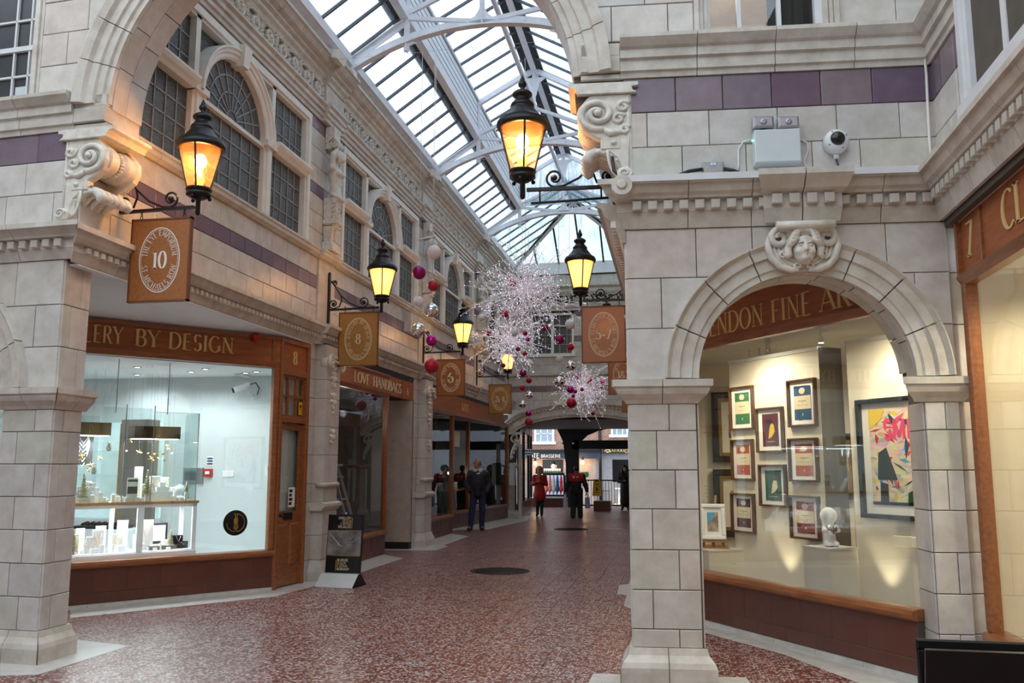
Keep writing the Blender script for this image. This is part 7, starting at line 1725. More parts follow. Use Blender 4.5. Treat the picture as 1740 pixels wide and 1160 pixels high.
# things in the Kayes windows
for i, (y, lb) in enumerate(((19.5, 'first'), (22.4, 'second'), (23.6, 'third'), (25.6, 'fourth'))):
    F_ = T((-6.0+(.1 if i > 1 else 0), y, 0)); t = thing('jewellery_stand', 'lit jewellery stand in shop 2 to 4, %s from the left' % lb, 'stand', F_); mk('shelf', MB().box(-.3, .12, -.4, .4, 1.02, 1.05), 'wood_pale', t, F_); mk('pillar', MB().box(-.1, .0, -.03, .03, .48, 1.02), 'grey_metal', t, F_)
    m = MB()
    for k_ in range(7): m.lathe([(.05, 0), (.03, .09), (.02, .15), (.035, .2)], 10, (-.08, -.33+.11*k_, 1.05))
    mk('bust', m, 'display_white', t, F_)
    light('stand_lamp', 'POINT', (-6.0, y, 1.5), 2.2, (1, .9, .75), .04)
mk('hanging_board', MB().box(-.02, .02, -.28, .28, 2.2, 2.62), 'mount', None, T((-5.75, 23.0, 0)), label='plain cream board hanging inside the window of shop 2 to 4', cat='board')
m = MB(); rn = random.Random(3)
for i in range(260): a = Vector((rn.gauss(0, .13), rn.gauss(0, .13), rn.uniform(0, .42))); m.add([a, a+Vector((rn.uniform(-.06, .06), rn.uniform(-.06, .06), .04)), a+Vector((rn.uniform(-.04, .04), rn.uniform(-.04, .04), -.03))], [(0, 1, 2)])
F_ = T((-5.72, 25.3, 1.25)); t = thing('potted_plant', 'leafy green plant in the window behind the man', 'plant', F_); o = mk('leaves', m, 'holly', t, F_); mk('pot', MB().lathe([(.07, -.2), (.1, 0)], 14), 'panel_edge', t, F_)
plain('holly_bright', (.05, .16, .04), .6)

# ================================================================ BOARDS, MANHOLES
M_ = T((-4.70, 12.12, 0)) @ Matrix.Rotation(R(-6), 4, 'Z') @ Matrix(((1, 0, 0, 0), (0, 0, -1, 0), (0, 1, 0, 0), (0, 0, 0, 1)))   # x right, y up, z towards viewer
tl = M_ @ Matrix.Rotation(R(-5), 4, 'X')
t = thing('pavement_sign', 'black and gold jewellery poster board with a silver foot, by the pilaster', 'sign', M_)
mk('frame', MB().box(-.275, .275, .17, .99, -.03, .0), 'black', t, tl); mk('photo', MB().box(-.262, .262, .42, .76, 0, .004), 'photo_grey' if plain('photo_grey', (.20, .19, .185), .6, noise=.8, scale=5) else '', t, tl)
mk('poster_band', MB().box(-.265, .265, .77, .975, 0, .004).box(-.265, .265, .18, .41, 0, .004), 'black_gloss', t, tl); mk('gold_line', MB().box(-.265, .265, .762, .77, 0, .006).box(-.265, .265, .41, .418, 0, .006).box(.10, .112, .80, .95, .004, .006).box(-.112, -.10, .2, .35, .004, .006), 'gold', t, tl)
for s_, x, z, h, mt, al in (('JEWELLERY', .09, .925, .034, 'white_letter', 'r'), ('DESIGN', .09, .88, .036, 'gold_letter', 'r'), ('& REPAIR', .09, .84, .034, 'gold_letter', 'r'), ('SPECIALISTS', .09, .80, .032, 'white_letter', 'r'), ('IN-HOUSE', -.09, .335, .034, 'white_letter', 'l'), ('DESIGN', -.09, .292, .036, 'gold_letter', 'l'), ('& REPAIR', -.09, .25, .034, 'gold_letter', 'l'), ('WORKSHOP', -.09, .21, .032, 'white_letter', 'l')):
    L_ = MB(); text(L_, s_, x, z, h, .005, .002, serif=False, wt=1.1, align=al, track=.12, sx=.92); mk('lettering', L_, mt, t, tl)
hd = union([seg((-.24, .66, .03), (-.1, .56, .03), .05, .03), seg((-.1, .56, .03), (-.03, .54, .03), .02, .012), seg((.24, .68, .03), (.1, .62, .03), .05, .03), seg((.1, .62, .03), (.02, .57, .03), .02, .012)], .02)
hm = snets(hd, (-.262, .46, .0), (.262, .74, .05), .012); hm.xf(T((0, 0, .004)) @ Matrix.Diagonal((1, 1, .12, 1))); mk('printed_hands', hm, 'grey_metal', t, tl)
mk('foot', MB().add([(-.29, 0, .24), (.29, 0, .24), (.29, .17, .06), (-.29, .17, .06), (-.29, 0, -.2), (.29, 0, -.2), (.29, .17, -.02), (-.29, .17, -.02), (-.29, .01, .24), (.29, .01, .24)], [(0, 1, 9, 8), (8, 9, 2, 3), (3, 2, 6, 7), (7, 6, 5, 4)]), 'pale_grey', t, M_)
mk('foot_end', MB().poly([(.29, 0), (.29, .17)], 0, 0) if False else MB().add([(.292, 0, .24), (.292, .17, .06), (.292, .17, -.02), (.292, 0, -.2), (.284, 0, .24), (.284, .17, .06), (.284, .17, -.02), (.284, 0, -.2)], [(0, 3, 2, 1), (4, 5, 6, 7), (0, 1, 5, 4), (1, 2, 6, 5), (2, 3, 7, 6)]), 'black', t, M_)
mk('clip_knob', MB().ball((0, 1.005, -.0), .018), 'silver', t, tl)
# board at the bottom right corner
p0, p1 = at_y(1574, 1097, 4.2), at_y(1740, 1097, 4.2)
M_ = T((p0.x, 4.3, 0)) @ Matrix.Rotation(R(-1), 4, 'Z') @ Matrix(((1, 0, 0, 0), (0, 0, -1, 0), (0, 1, 0, 0), (0, 0, 0, 1)))
h = at_y(1574, 1097, 4.2).z; t = thing('chalkboard_sign', 'black framed A-board in the bottom right corner', 'sign', M_)
tl = M_ @ Matrix.Rotation(R(-6), 4, 'X')
w_ = .66; mk('panel', MB().box(.02, w_-.02, .05, h-.02, -.01, .0), 'black', t, tl)
mk('frame', MB().cbox(0, w_, h-.045, h, -.015, .02, .008).cbox(0, .045, .03, h-.045, -.015, .02, .008).cbox(w_-.045, w_, .03, h-.045, -.015, .02, .008).cbox(.045, w_-.045, .03, .07, -.015, .02, .008), 'black_iron', t, tl)
mk('chrome_line', MB().box(.05, w_-.05, h-.062, h-.052, 0, .012).box(.05, .06, .08, h-.062, 0, .012).box(w_-.06, w_-.05, .08, h-.062, 0, .012), 'silver', t, tl)
mk('inner_line', MB().box(.08, w_-.08, h-.085, h-.081, 0, .006).box(.08, .084, .1, h-.085, 0, .006), 'paper', t, tl)
mk('rear_panel', MB().box(0, w_, .03, h, -.02, .0), 'black_iron', t, M_ @ T((0, 0, -.10)) @ Matrix.Rotation(R(12), 4, 'X'))
for i, (x, y, r, lb) in enumerate(((-2.81, 14.22, .47, 'near round manhole cover in the terrazzo floor'), (-2.77, 23.85, .46, 'far round manhole cover in the terrazzo floor'))):
    M_ = T((x, y, 0)); t = thing('manhole_cover', lb, 'manhole cover', M_)
    mk('ring', MB().lathe([(r*.93, .0), (r*.93, .008), (r*1.02, .008), (r*1.02, 0)], 48), 'black_iron', t, M_); mk('cover', MB().lathe([(r*.92, -.01), (r*.92, .005)], 48), 'manhole_iron', t, M_)
    m = MB()
    for k_ in range(-5, 6):
        hw = math.sqrt(max(0, (r*.88)**2-(k_*r*.16)**2))
        m.box(-hw, hw, k_*r*.16-.012, k_*r*.16+.012, .005, .009)
    mk('rib', m, 'black_iron', t, M_)
# cabinet and post by the end pier
M_ = T((-5.12, 27.6, .0)); t = thing('meter_cabinet', 'pale grey metal cabinet fixed beside the end pier', 'cabinet', M_)
a, b_ = at_y(873, 786, 27.6), at_y(883, 824, 27.6); mk('case', MB().cbox(0, .2, .95, 1.75, -.3, -.02).xf(Matrix.Rotation(PI/2, 4, 'X')) if False else MB().box(0, .14, -.2, .25, b_.z, a.z), 'pale_grey', t, M_); mk('door_edge', MB().box(.14, .15, -.18, .23, b_.z+.03, a.z-.03), 'grey_metal', t, M_)
mk('white_post', MB().box(-.05, .05, -.05, .05, 0, 2.4).box(-.07, .07, -.07, .07, 0, .06), 'marble_edge', None, T((-4.90, 28.1, 0)), label='slim white painted post at the left of the passage arch', cat='post')

# ================================================================ CHRISTMAS DECORATIONS
COLS = {'r': 'bauble_red', 'm': 'bauble_magenta', 'M': 'bauble_magenta_shiny', 'w': 'bauble_white', 's': 'bauble_silver'}
NM = {'r': 'red', 'm': 'matt magenta', 'M': 'shiny magenta', 'w': 'white', 's': 'silver mirror'}
B = [(737.7, 428.4, 12.1, 'w', 12.2, 'topmost of the near left string'), (712, 462.9, 11.8, 'm', 12.2, 'upper left of the near left strings'), (735.9, 485.5, 9.2, 'r', 12.2, 'just below the near white one'), (711.7, 511.9, 9, 'w', 12.2, 'under the near magenta one'), (733.4, 527, 12, 's', 12.2, 'upper one of the near left string'), (711, 560, 11.8, 's', 12.2, 'lower one of the near left strings'), (733, 578.6, 9.3, 'M', 12.2, 'by the bracket of lantern 6'), (733.4, 621.4, 12.4, 'r', 12.2, 'lowest and largest of the near left string, beside sign 6'),
     (871.5, 479.6, 6.3, 'r', 16, 'above the biggest twig burst'), (894.4, 490.5, 6.2, 'M', 16, 'at the top of the biggest twig burst'), (921, 496.4, 6.5, 'w', 16, 'right of the biggest twig burst core'), (924, 507.9, 5, 's', 16, 'right of the biggest burst, small'), (858.4, 533, 6.5, 'r', 16, 'below left of the biggest burst'), (818, 539, 6.2, 'w', 16, 'left edge of the upper bursts'), (883.9, 559.4, 4.4, 'w', 18, 'small, at the middle burst top'), (873.6, 565.3, 6.5, 'w', 17, 'at the middle burst top'), (892.6, 566, 4.2, 'm', 18, 'small, right of the middle burst top'), (897, 576.7, 3.5, 'M', 18, 'tiny, right of the middle burst'), (880, 593, 4.1, 'm', 18, 'small, under the middle burst core'), (888, 597, 4.6, 'w', 18, 'small, under the middle burst core'), (892, 600.3, 3.8, 'r', 18, 'small, behind the small white one'), (830.8, 566.5, 4.4, 'r', 18, 'small, left of the middle burst'), (855.3, 620.8, 3.8, 'm', 18.5, 'small, by the fourth lantern'), (874.6, 606, 4.3, 's', 18.5, 'small, above the fourth lantern'),
     (925.8, 556, 6.2, 'm', 17, 'before the end wall window'), (934.8, 555.3, 5.3, 's', 17, 'before the end wall window'), (968.9, 550.7, 8.8, 'w', 17, 'right hand string, topmost'), (951.2, 576.7, 8, 'm', 17, 'right hand strings, upper'), (969.5, 589.2, 6.3, 'r', 17, 'right hand string'), (950.9, 609.3, 6.5, 'w', 17, 'right hand strings, middle'), (969.8, 621.4, 8.6, 's', 17, 'right hand string, lowest'), (950.9, 648.1, 8.8, 's', 17, 'right hand strings, lower left'),
     (899, 617, 6.6, 'w', 22.4, 'middle far string, topmost'), (888.2, 633.8, 6.6, 'm', 22.4, 'beside the fourth lantern'), (899, 646, 5.2, 'r', 22.4, 'middle far string, second'), (887.9, 658.7, 5, 'r', 22.4, 'middle far strings, right of sign 2a4'), (899.4, 671, 6.5, 's', 22.4, 'middle far string, third'), (888.2, 686.6, 6.5, 's', 22.4, 'middle far strings, lower left'), (898.2, 702.1, 5, 'M', 22.4, 'middle far string, fourth'), (898.5, 717, 6.6, 'r', 22.4, 'middle far string, lowest'),
     (969.2, 661.5, 6.3, 'M', 23.2, 'left of the lowest twig burst'), (977.3, 665, 3.8, 'm', 23.4, 'small, left of the lowest burst'), (973.9, 672.6, 3.5, 'M', 23.4, 'tiny, left of the lowest burst'), (970.8, 684.4, 8.7, 'r', 22.5, 'large, below left of the lowest burst'), (988.8, 661.5, 3.3, 'r', 23.4, 'tiny, at the lowest burst core'), (980.4, 641, 3.4, 'M', 24, 'tiny, above the lowest burst'), (1001.2, 650, 3.6, 'm', 24, 'small, upper right of the lowest burst'), (1004.3, 645.3, 2.4, 'r', 24, 'tiny, upper right of the lowest burst'), (1023.8, 650.3, 3.9, 'M', 24, 'small, right of the lowest burst'), (1016, 661.2, 3.4, 'r', 24, 'tiny, right of the lowest burst'), (1015.5, 674.8, 3.5, 'w', 24, 'tiny, right of the lowest burst'), (983.2, 688.2, 3.2, 'w', 24, 'tiny, below the lowest burst'), (1007.7, 702.1, 3.4, 'm', 24, 'tiny, below right of the lowest burst')]
plain('thread', (.75, .75, .78), .6)
for x, y, r, c_, Y, lb in B:
    p = at_y(x, y, Y); rr = r/FPX*((p-Vector((0, 0, EYE))).dot(FW))
    M_ = T(p); t = thing('bauble', '%s hanging bauble, %s' % (NM[c_], lb), 'bauble', T(p-Vector((0, 0, rr))), 'hanging christmas baubles')
    mk('ball', MB().ball((0, 0, 0), rr, 28, 18), COLS[c_], t, M_)
    mk('cap', MB().lathe([(rr*.2, rr*.95), (rr*.2, rr*1.12), (rr*.08, rr*1.15)], 10), 'silver', t, M_)
    mk('hook', MB().tube([(rr*.1*math.cos(k_*PI/4), 0, rr*1.2+rr*.1*math.sin(k_*PI/4)) for k_ in range(8)], rr*.03, 5, closed=True), 'silver', t, M_)
    if abs(x-735) < 5 or abs(x-712) < 3 or abs(x-969.5) < 1 or abs(x-951) < .5 or abs(x-899) < 1 or abs(x-888.2) < .4:
        mk('thread', MB().tube([(0, 0, rr*1.2), (0, 0, 8.0-p.z)], .0016, 4), 'thread', t, M_)
for Y, lb in ((12.2, 'nearest'), (17, 'middle'), (22.4, 'farthest')): mk('cross_wire', MB().tube([(-5.2, Y, 8.0), (-.55, Y, 8.0)], .0025, 4), 'thread', label='%s thin wire across the arcade that the bauble strings hang from' % lb, cat='wire')
for i, (x0, y0, x1, y1, Y) in enumerate(((709, 407, 741, 401, 12.2), (931, 556, 952, 552, 17), (905, 505, 968, 494, 17))):
    a, b_ = at_y(x0, y0, Y), at_y(x1, y1, Y+.4)
    if i < 2: mk('hanging_rod', MB().tube([a, b_], .014, 8), 'white_paint', label=['short white rod over the near left baubles', 'short white rod before the end wall window'][i], cat='rod')
def burst(c, rad, seed, label, n=120):
    rn = random.Random(seed); t = thing('twig_light_burst', label, 'decoration', T(c), 'round bursts of lit twigs'); tw = MB(); bd = MB(); M_ = T(c)
    oct_ = lambda p, r: bd.add([(p[0]+r, p[1], p[2]), (p[0]-r, p[1], p[2]), (p[0], p[1]+r, p[2]), (p[0], p[1]-r, p[2]), (p[0], p[1], p[2]+r), (p[0], p[1], p[2]-r)], [(0, 2, 4), (2, 1, 4), (1, 3, 4), (3, 0, 4), (2, 0, 5), (1, 2, 5), (3, 1, 5), (0, 3, 5)], 0, True)
    for i in range(n):
        z = 1-2*(i+.5)/n; a = i*2.39996+rn.uniform(-.3, .3); d = Vector((math.sqrt(1-z*z)*math.cos(a), math.sqrt(1-z*z)*math.sin(a), z)); L = rad*rn.uniform(.55, 1.0)*(1.0 if i % 3 else .75)
        bend = Vector((rn.uniform(-.32, .32), rn.uniform(-.32, .32), rn.uniform(-.34, .2)))
        pts = [d*(.05*rad)+(d*L*.95+bend*L*(q/5)**2)*(q/5) for q in range(6)]
        tw.tube(pts, [.0085, .008, .0075, .0065, .005, .004], 4, caps=False)
        for q in range(6):
            f = rn.uniform(.3, 1); k_ = min(4, int(f*5)); p = pts[k_].lerp(pts[k_+1], f*5-k_); sd = (d*.55+Vector((rn.gauss(0, .6), rn.gauss(0, .6), rn.gauss(0, .6)))).normalized(); l2 = rad*rn.uniform(.10, .34)*(1.3-f)
            e = p+sd*l2; tw.tube([p, e], [.0045, .0025], 3, caps=False); e3 = p.lerp(e, .6)+Vector((rn.gauss(0, 1), rn.gauss(0, 1), rn.gauss(0, 1)))*.05; tw.tube([p.lerp(e, .5), e3], [.003, .002], 3, caps=False); oct_(e3, .006); oct_(e, .007*rn.uniform(.8, 1.4))
            if rn.random() < .5: oct_(p, .007)
        oct_(pts[-1], .010)
    for i in range(170):
        d = Vector((rn.gauss(0, 1), rn.gauss(0, 1), rn.gauss(0, 1))).normalized()*rad*rn.uniform(.05, .38); oct_(d, .008)
    mk('twigs', tw, 'twig', t, M_, kind='stuff'); mk('light_beads', bd, 'bead', t, M_, kind='stuff')
    mk('core', MB().ball((0, 0, 0), rad*.07, 14, 10), 'twig', t, M_); mk('cable', MB().tube([(0, 0, 0), (0, 0, 9.66-c[2])], .004, 5), 'thread', t, M_)
burst(at_y(893, 492, 16), 1.3, 1, 'largest burst of lit twigs, just left of the right glowing lantern', 78)
burst(at_y(866, 578, 18.5), 1.02, 2, 'middle burst of lit twigs above the fourth lantern', 62)
burst(at_y(991, 660, 24), 1.06, 3, 'lowest burst of lit twigs before the passage arch', 64)
for i, (x, y) in enumerate(((818, 250), (893, 300))):
    a = at_y(x, y, 16+i*2)

# right hand shops of the arcade, mirrored from the left
pr_ = Matrix.Diagonal((-1, 1, 1, 1))
for i, (a, b_) in enumerate(((13.1, 17.75), (18.75, 23.2), (24.2, 28.4))): shopfront('dark glazed wooden shopfront on the right side, %s beyond the stone pier' % ('first', 'second', 'third')[i], FRm, a, b_, .5, 3.05, 3.42, posts=((a+b_)/2,), gl='dark_shop_glass', tile=.6)
for y, lb in ((12.3, 'nearest'), (17.8, 'second'), (23.3, 'third')): copy_tree(p0_, T((-.33, y, 0)) @ pr_, lb+' carved pilaster on the right side of the arcade')
mk('room_wall', MB().box(-.1, 3, 14.25, 28.5, 0, 3.1), 'dark_interior', g6)
mk('return_panel', MB().box(-5.95, -5.42, 21.3, 21.34, .05, .43), 'stall_tile', sK, I4); mk('return_glass', MB().box(-5.95, -5.46, 21.31, 21.33, .52, 2.95), 'dark_shop_glass', sK, I4)
# ================================================================ PASSAGE AND STREET BEYOND
PG = struct('wall_passage', 'dark passage beyond the arch leading to the street')
plain('passage_ceiling', (.10, .09, .08), .8); plain('timber_black', (.006, .006, .006), .6, noise=0)
mk('ceiling_board', MB().box(-6.2, 1.5, 28.9, 36.6, 3.22, 3.4), 'passage_ceiling', PG)
mk('side_wall', MB().box(.2, .4, 28.6, 36.6, 0, 3.3), 'faience', PG)
mk('side_wall_block', MB().box(-6.3, -5.2, 28.95, 29.1, 0, 3.3), 'mortar', PG)
fs_ = Fdir((-5.12, 29.1, 0), (-.10, 1, 0)); t = thing('corner_shopfront', 'glass corner shopfront with thin black posts left of the passage', 'shopfront', fs_)
mk('stall_riser', MB().box(0, 7.2, 0, .42, -.1, 0), 'stall_tile', t, fs_)
for s in (0.1, 2.6, 5.4, 7.1): mk('post', MB().box(s-.04, s+.04, .42, 3.2, -.06, .03), 'black_iron', t, fs_)
mk('glass_pane', MB().box(.1, 7.1, .42, 3.0, -.03, -.02), 'dark_shop_glass', t, fs_); mk('head', MB().box(0, 7.2, 2.9, 3.2, -.08, .02), 'black_iron', t, fs_)
plain('display_lit', (.5, .5, .62), .8, noise=.5, scale=3, emit=(.7, .75, 1), es=.5)
mk('display_backdrop', MB().box(1.0, 6.8, .9, 1.6, -.9, -.85), 'display_lit', t, fs_)
ns = thing('street_notice', 'white notice with two dark lines hanging before the corner shop', 'notice', Fdir((-5.33, 33, 0), (1, 0, 0)) @ T((0, 2.05, 0)))
a, b_ = at_y(885, 763, 33), at_y(905, 773, 33); mk('board', MB().box(a.x, b_.x, 32.98, 33.0, b_.z, a.z), 'paper', ns, I4)
m = MB()
for k_ in (0, 1):
    for q in range(6): m.box(a.x+.04+.07*q, a.x+.09+.07*q, 32.97, 32.98, b_.z+.03+.1*k_, b_.z+.09+.1*k_)
mk('print', m, 'black', ns, I4)
# timber frame with curved braces at the street edge
YF = 36.6
tf = thing('timber_frame', 'black timber posts with curved braces at the street end of the passage', 'frame', T((-4.0, YF, 0)))
def ty(x, y): p = at_y(x, y, YF); return p.x, p.z
cx, _ = ty(973, 800); wpx = ty(984, 800)[0]-ty(962, 800)[0]
mk('post', MB().box(cx-wpx/2, cx+wpx/2, YF-.12, YF+.12, 0, 2.75), 'timber_black', tf, I4)
_, ztop = ty(970, 712); FY = Fdir((0, YF, 0), (1, 0, 0)); pl = [ty(*q) for q in ((968, 800), (961, 770), (957, 750), (950, 735), (942, 722), (938, 700), (1090, 700), (1090, 728), (1060, 726), (1040, 727), (1020, 732), (1000, 740), (990, 750), (984, 765), (980, 800))]
# braces as convex pieces
for q in ([(962, 790), (957, 750), (985, 750), (983, 790)], [(957, 750), (950, 735), (1000, 738), (985, 752)], [(950, 735), (940, 716), (1040, 714), (1016, 732), (1000, 739)], [(1016, 732), (1030, 714), (1060, 714), (1042, 726)], [(1040, 727), (1040, 714), (1100, 714), (1100, 730), (1066, 724)]):
    mk('brace', MB().poly([ty(*p) for p in q], -.1, .1), 'timber_black', tf, FY)
z0, z1 = ty(1000, 763)[1], ty(1000, 748)[1]; mk('lintel', MB().box(cx, .4, YF-.12, YF+.12, z0, z1), 'timber_black', tf, I4)
z0, z1 = ty(900, 722)[1], 3.4; mk('top_beam', MB().box(-6.5, .6, YF-.1, YF+.12, ty(900, 718)[1], z1), 'timber_black', tf, I4)
mk('cream_end', MB().ball((ty(956, 753)[0], YF-.15, ty(956, 753)[1]), .05), 'pale_grey', tf, I4); mk('cream_end', MB().ball((ty(975, 753)[0], YF-.15, ty(975, 753)[1]), .05), 'pale_grey', tf, I4)
rl = thing('balcony_railing', 'black iron railing along the street edge of the row', 'railing', T((-2, YF+.1, 0))); m = MB()
xr0 = ty(985, 860)[0]
for i in range(34): x = xr0+i*.12; m.box(x-.01, x+.01, YF+.1, YF+.12, .05, 1.1)
mk('baluster', m, 'black_iron', rl, I4, kind='stuff'); mk('rail', MB().box(xr0, .6, YF+.08, YF+.14, 1.08, 1.13).box(xr0, .6, YF+.08, YF+.14, .05, .1), 'black_iron', rl, I4)
cs = thing('end_counter', 'dark red panelled counter with a white top edge closing the passage', 'counter', T((-4.5, YF, 0))); a, b_ = ty(902, 846), ty(962, 859)
mk('panel', MB().box(a[0], b_[0], YF-.05, YF+.1, 0, a[1]), 'stall_tile', cs, I4); mk('edge', MB().box(a[0], b_[0], YF-.1, YF+.1, a[1], a[1]+.06), 'white_paint', cs, I4)
# bright display across the street
a, b_ = at_y(925, 807, 38.5), at_y(958, 840, 38.5); t = thing('display_window', 'bright window display with coloured clothes across the passage end', 'window', T((a.x, 38.5, b_.z)))
mk('backdrop', MB().box(a.x, b_.x, 38.5, 38.6, b_.z, a.z), 'display_lit', t, I4); mk('base', MB().box(a.x-.05, b_.x+.05, 38.3, 38.6, 0, b_.z-.1), 'black_iron', t, I4); mk('frame', MB().box(a.x-.05, b_.x+.05, 38.35, 38.45, b_.z-.1, b_.z).box(a.x-.05, b_.x+.05, 38.35, 38.45, a.z, a.z+.1).box(b_.x, b_.x+.1, 38.35, 38.45, b_.z, a.z), 'black_iron', t, I4)
plain('dress_coral', (.6, .16, .1), .8); plain('dress_grey', (.4, .42, .4), .8)
for i, c_ in enumerate(('dress_coral', 'dress_coral', 'dress_grey', 'pic_blue', 'red')):
    x = a.x+.1+(b_.x-a.x-.2)*i/4; z = b_.z; g = union([seg((x, 38.4, z+.2), (x, 38.4, z+.55), .09, .06), seg((x, 38.4, z+.55), (x, 38.4, z+.72), .07, .05), ell((x, 38.4, z+.80), (.04, .04, .055)), seg((x-.02, 38.4, z), (x-.02, 38.4, z+.25), .03, .05)], .03)
    mk('clothes_dummy', snets(g, (x-.14, 38.27, z-.02), (x+.14, 38.53, z+.9), .03), c_, t, I4)
# buildings over the street
YS = 50.0
def sy(x, y): p = at_y(x, y, YS); return p.x, p.z
st = struct('trim_3', 'street ground below the row'); mk('street_ground', MB().box(-30, 20, 36.9, 60, -3.2, -3), 'asphalt', st)
bl = thing('brick_building', 'brick building with white sash windows across the street', 'building', T((-5, YS, -3)))
x0, x1 = sy(860, 700)[0], sy(1110, 700)[0]; zf = sy(900, 768)[1]
FS_ = Fdir((0, YS, 0), (1, 0, 0)); mk('brick_wall', MB().box(x0-3, x1+1.4, zf, 9, -.3, 0), 'far_brick', bl, FS_)
for (a_, b2) in (((908, 722), (942, 750)), ((1038, 728), (1068, 738))):
    (xa, za), (xb, zb) = sy(*a_), sy(*b2); za += 1.2
    mk('window_frame', MB().box(xa, xa+.12, zb, za, 0, .08).box(xb-.12, xb, zb, za, 0, .08).box(xa-.1, xb+.1, zb-.16, zb, 0, .16).box(xa, xb, za-.1, za, 0, .08), 'window_white' if 'window_white' in MT or plain('window_white', (.85, .87, .9), .5) else '', bl, FS_)
    m = MB()
    for k_ in (1, 2): x = xa+(xb-xa)*k_/3; m.box(x-.025, x+.025, zb, za, 0, .05)
    for k_ in (1, 2, 3): z = zb+.45*k_; m.box(xa, xb, z-.025, z+.025, 0, .05)
    mk('glazing_bar', m, 'window_white', bl, FS_); mk('glass_pane', MB().box(xa, xb, zb, za, 0, .01), 'window_blue' if 'window_blue' in MT or plain('window_blue', (.35, .42, .5), .1) else '', bl, FS_)
(xa, za), (xb, zb) = sy(900, 768), sy(962, 779)
mk('fascia', MB().box(xa-1, xb+2.0, zb, za, 0, .35), 'navy', bl, FS_); mk('cornice', MB().box(xa-1, xb+2, za, za+.14, 0, .5), 'black_iron', bl, FS_)
L_ = MB(); (xt, zt) = sy(907, 778); text(L_, 'COTE', sy(917.5, 778)[0], zt, .26, .36, .02, serif=False, align='r', wt=1.2); text(L_, 'BRASSERIE', sy(921, 778)[0], zt+.03, .165, .36, .02, serif=False, wt=1.6, sx=1.0, track=.22); mk('lettering', L_, 'white_letter', bl, FS_)
plain('pub_wall', (.42, .33, .28), .8); mk('lower_wall', MB().box(xa-2, xb+2.4, -3, zb, -.3, 0), 'pub_wall', bl, FS_); (xc, zc), (xd, zd) = sy(922, 781), sy(957, 806); mk('dark_window', MB().box(xc, xd, zd, zc, 0, .05), 'black_gloss', bl, FS_)
m = MB()
for k_ in range(9): x = xc+.15+(xd-xc-.3)*k_/8; m.lathe([(.03, 0), (.03, .02), (.008, .03), (.008, .12), (.05, .16), (.045, .28)], 8, c=(x, YS-.3, zd+.06))
mk('glasses', m, 'pale_grey', bl, I4); mk('shelf', MB().box(xc, xd, zd-.02, zd+.05, 0, .5), 'white_paint', bl, FS_)
for i, (x, y) in enumerate(((911, 787), (941, 792), (991, 785), (980, 779))):
    X, Z = sy(x, y); t = thing('wall_lamp', ['bare warm bulb left of the dark pub window', 'warm bulb over the row of glasses', 'bare warm bulb right of the timber post', 'box lantern behind the timber post'][i], 'lamp', T((X, YS-.35, Z-.12))); mk('bulb', MB().ball((X, YS-.35, Z), .09, 10, 8, sc=(1, 1, 1.4)), 'street_bulb', t, I4); mk('holder', MB().lathe([(.05, .1), (.07, .14), (.06, .24), (.02, .28)], 10, (X, YS-.35, Z)), 'black_iron', t, I4)
    light('street_lamp', 'POINT', (X, YS-.6, Z), 12, (1, .6, .3), .1)
m = MB(); rn = random.Random(9); (xe, ze), (xf_, _z) = sy(985, 806), sy(1000, 806)
for i in range(420): x = rn.uniform(xc, xd) if i % 2 else rn.uniform(xe, xf_); z = ze+rn.uniform(-.1, .14); m.add([(x, YS-.4, z), (x+.08, YS-.42, z+.03), (x+.02, YS-.38, z-.08)], [(0, 1, 2)])
mk('window_greenery', m, 'holly', None, I4, kind='stuff', label='green garland along the ledge across the street', cat='garland')
b2 = thing('white_building', 'pale rendered building with a black painted sign across the street', 'building', T((2, YS, -3)))
(xg, zg), (xh, zh) = sy(1012, 768), sy(1095, 860); plain('render_wall', (.27, .27, .29), .8); mk('rendered_wall', MB().box(xg, 34, -3, zg+.1, -.2, .02).box(xh+1.5, 34, zg+.1, 8, -.2, .02), 'render_wall', b2, FS_)
mk('door_opening', MB().box(sy(1028, 0)[0], sy(1055, 0)[0], sy(0, 815)[1], sy(0, 782)[1], .02, .05), 'black_gloss', b2, FS_); mk('drainpipe', MB().tube([(sy(1009, 0)[0], YS-.1, -1), (sy(1009, 0)[0], YS-.1, 6)], .08, 10), 'black_iron', b2, I4)
(xi, zi), (xj, zj) = sy(1025, 762), sy(1071, 770); mk('sign_board', MB().box(xi, xj, zj, zi, .02, .3), 'sign_dark' if plain('sign_dark', (.02, .03, .022), .4) else '', b2, FS_)
L_ = MB(); text(L_, '- TATTOO -', (xi+xj)/2, zj+.09, .15, .3, .01, align='c', wt=1.4, sx=1.2); mk('lettering', L_, 'gold_letter', b2, FS_); m = MB(); m.tube([(xi+.1, zj+.1, .31), (xi+.25, zj+.24, .31), (xi+.45, zj+.1, .31), (xi+.2, zj+.06, .31)], .05, 6); m.tube([(x, z, .31) for x, z in arc_pts(xj-.2, (zi+zj)/2, .1, .1, 0, 2*PI, 14)], .02, 5); mk('emblem', m, 'gold_letter', b2, FS_)
mk('street_rail', MB().box(sy(1033, 0)[0], xh, sy(0, 824)[1]-.05, sy(0, 824)[1]+.03, .9, .95), 'white_paint', b2, FS_)
mk('window_strip', MB().box(sy(1037, 0)[0], sy(1060, 0)[0], sy(0, 850)[1], sy(0, 826)[1], .7, .75), 'window_blue', b2, FS_)
for i, x in enumerate((1041, 1048, 1053, 1070)): X, Z = sy(x, 857); light('shop_glow', 'POINT', (X, YS-1.2, Z+.1), 5, (1, .5, .2), .1); mk('candle_lamp', MB().ball((X, YS-1.2, Z), .09, 8, 6), 'street_bulb', None, I4, label='small warm light low in the window across the street', cat='lamp', group='small warm lights low across the street')
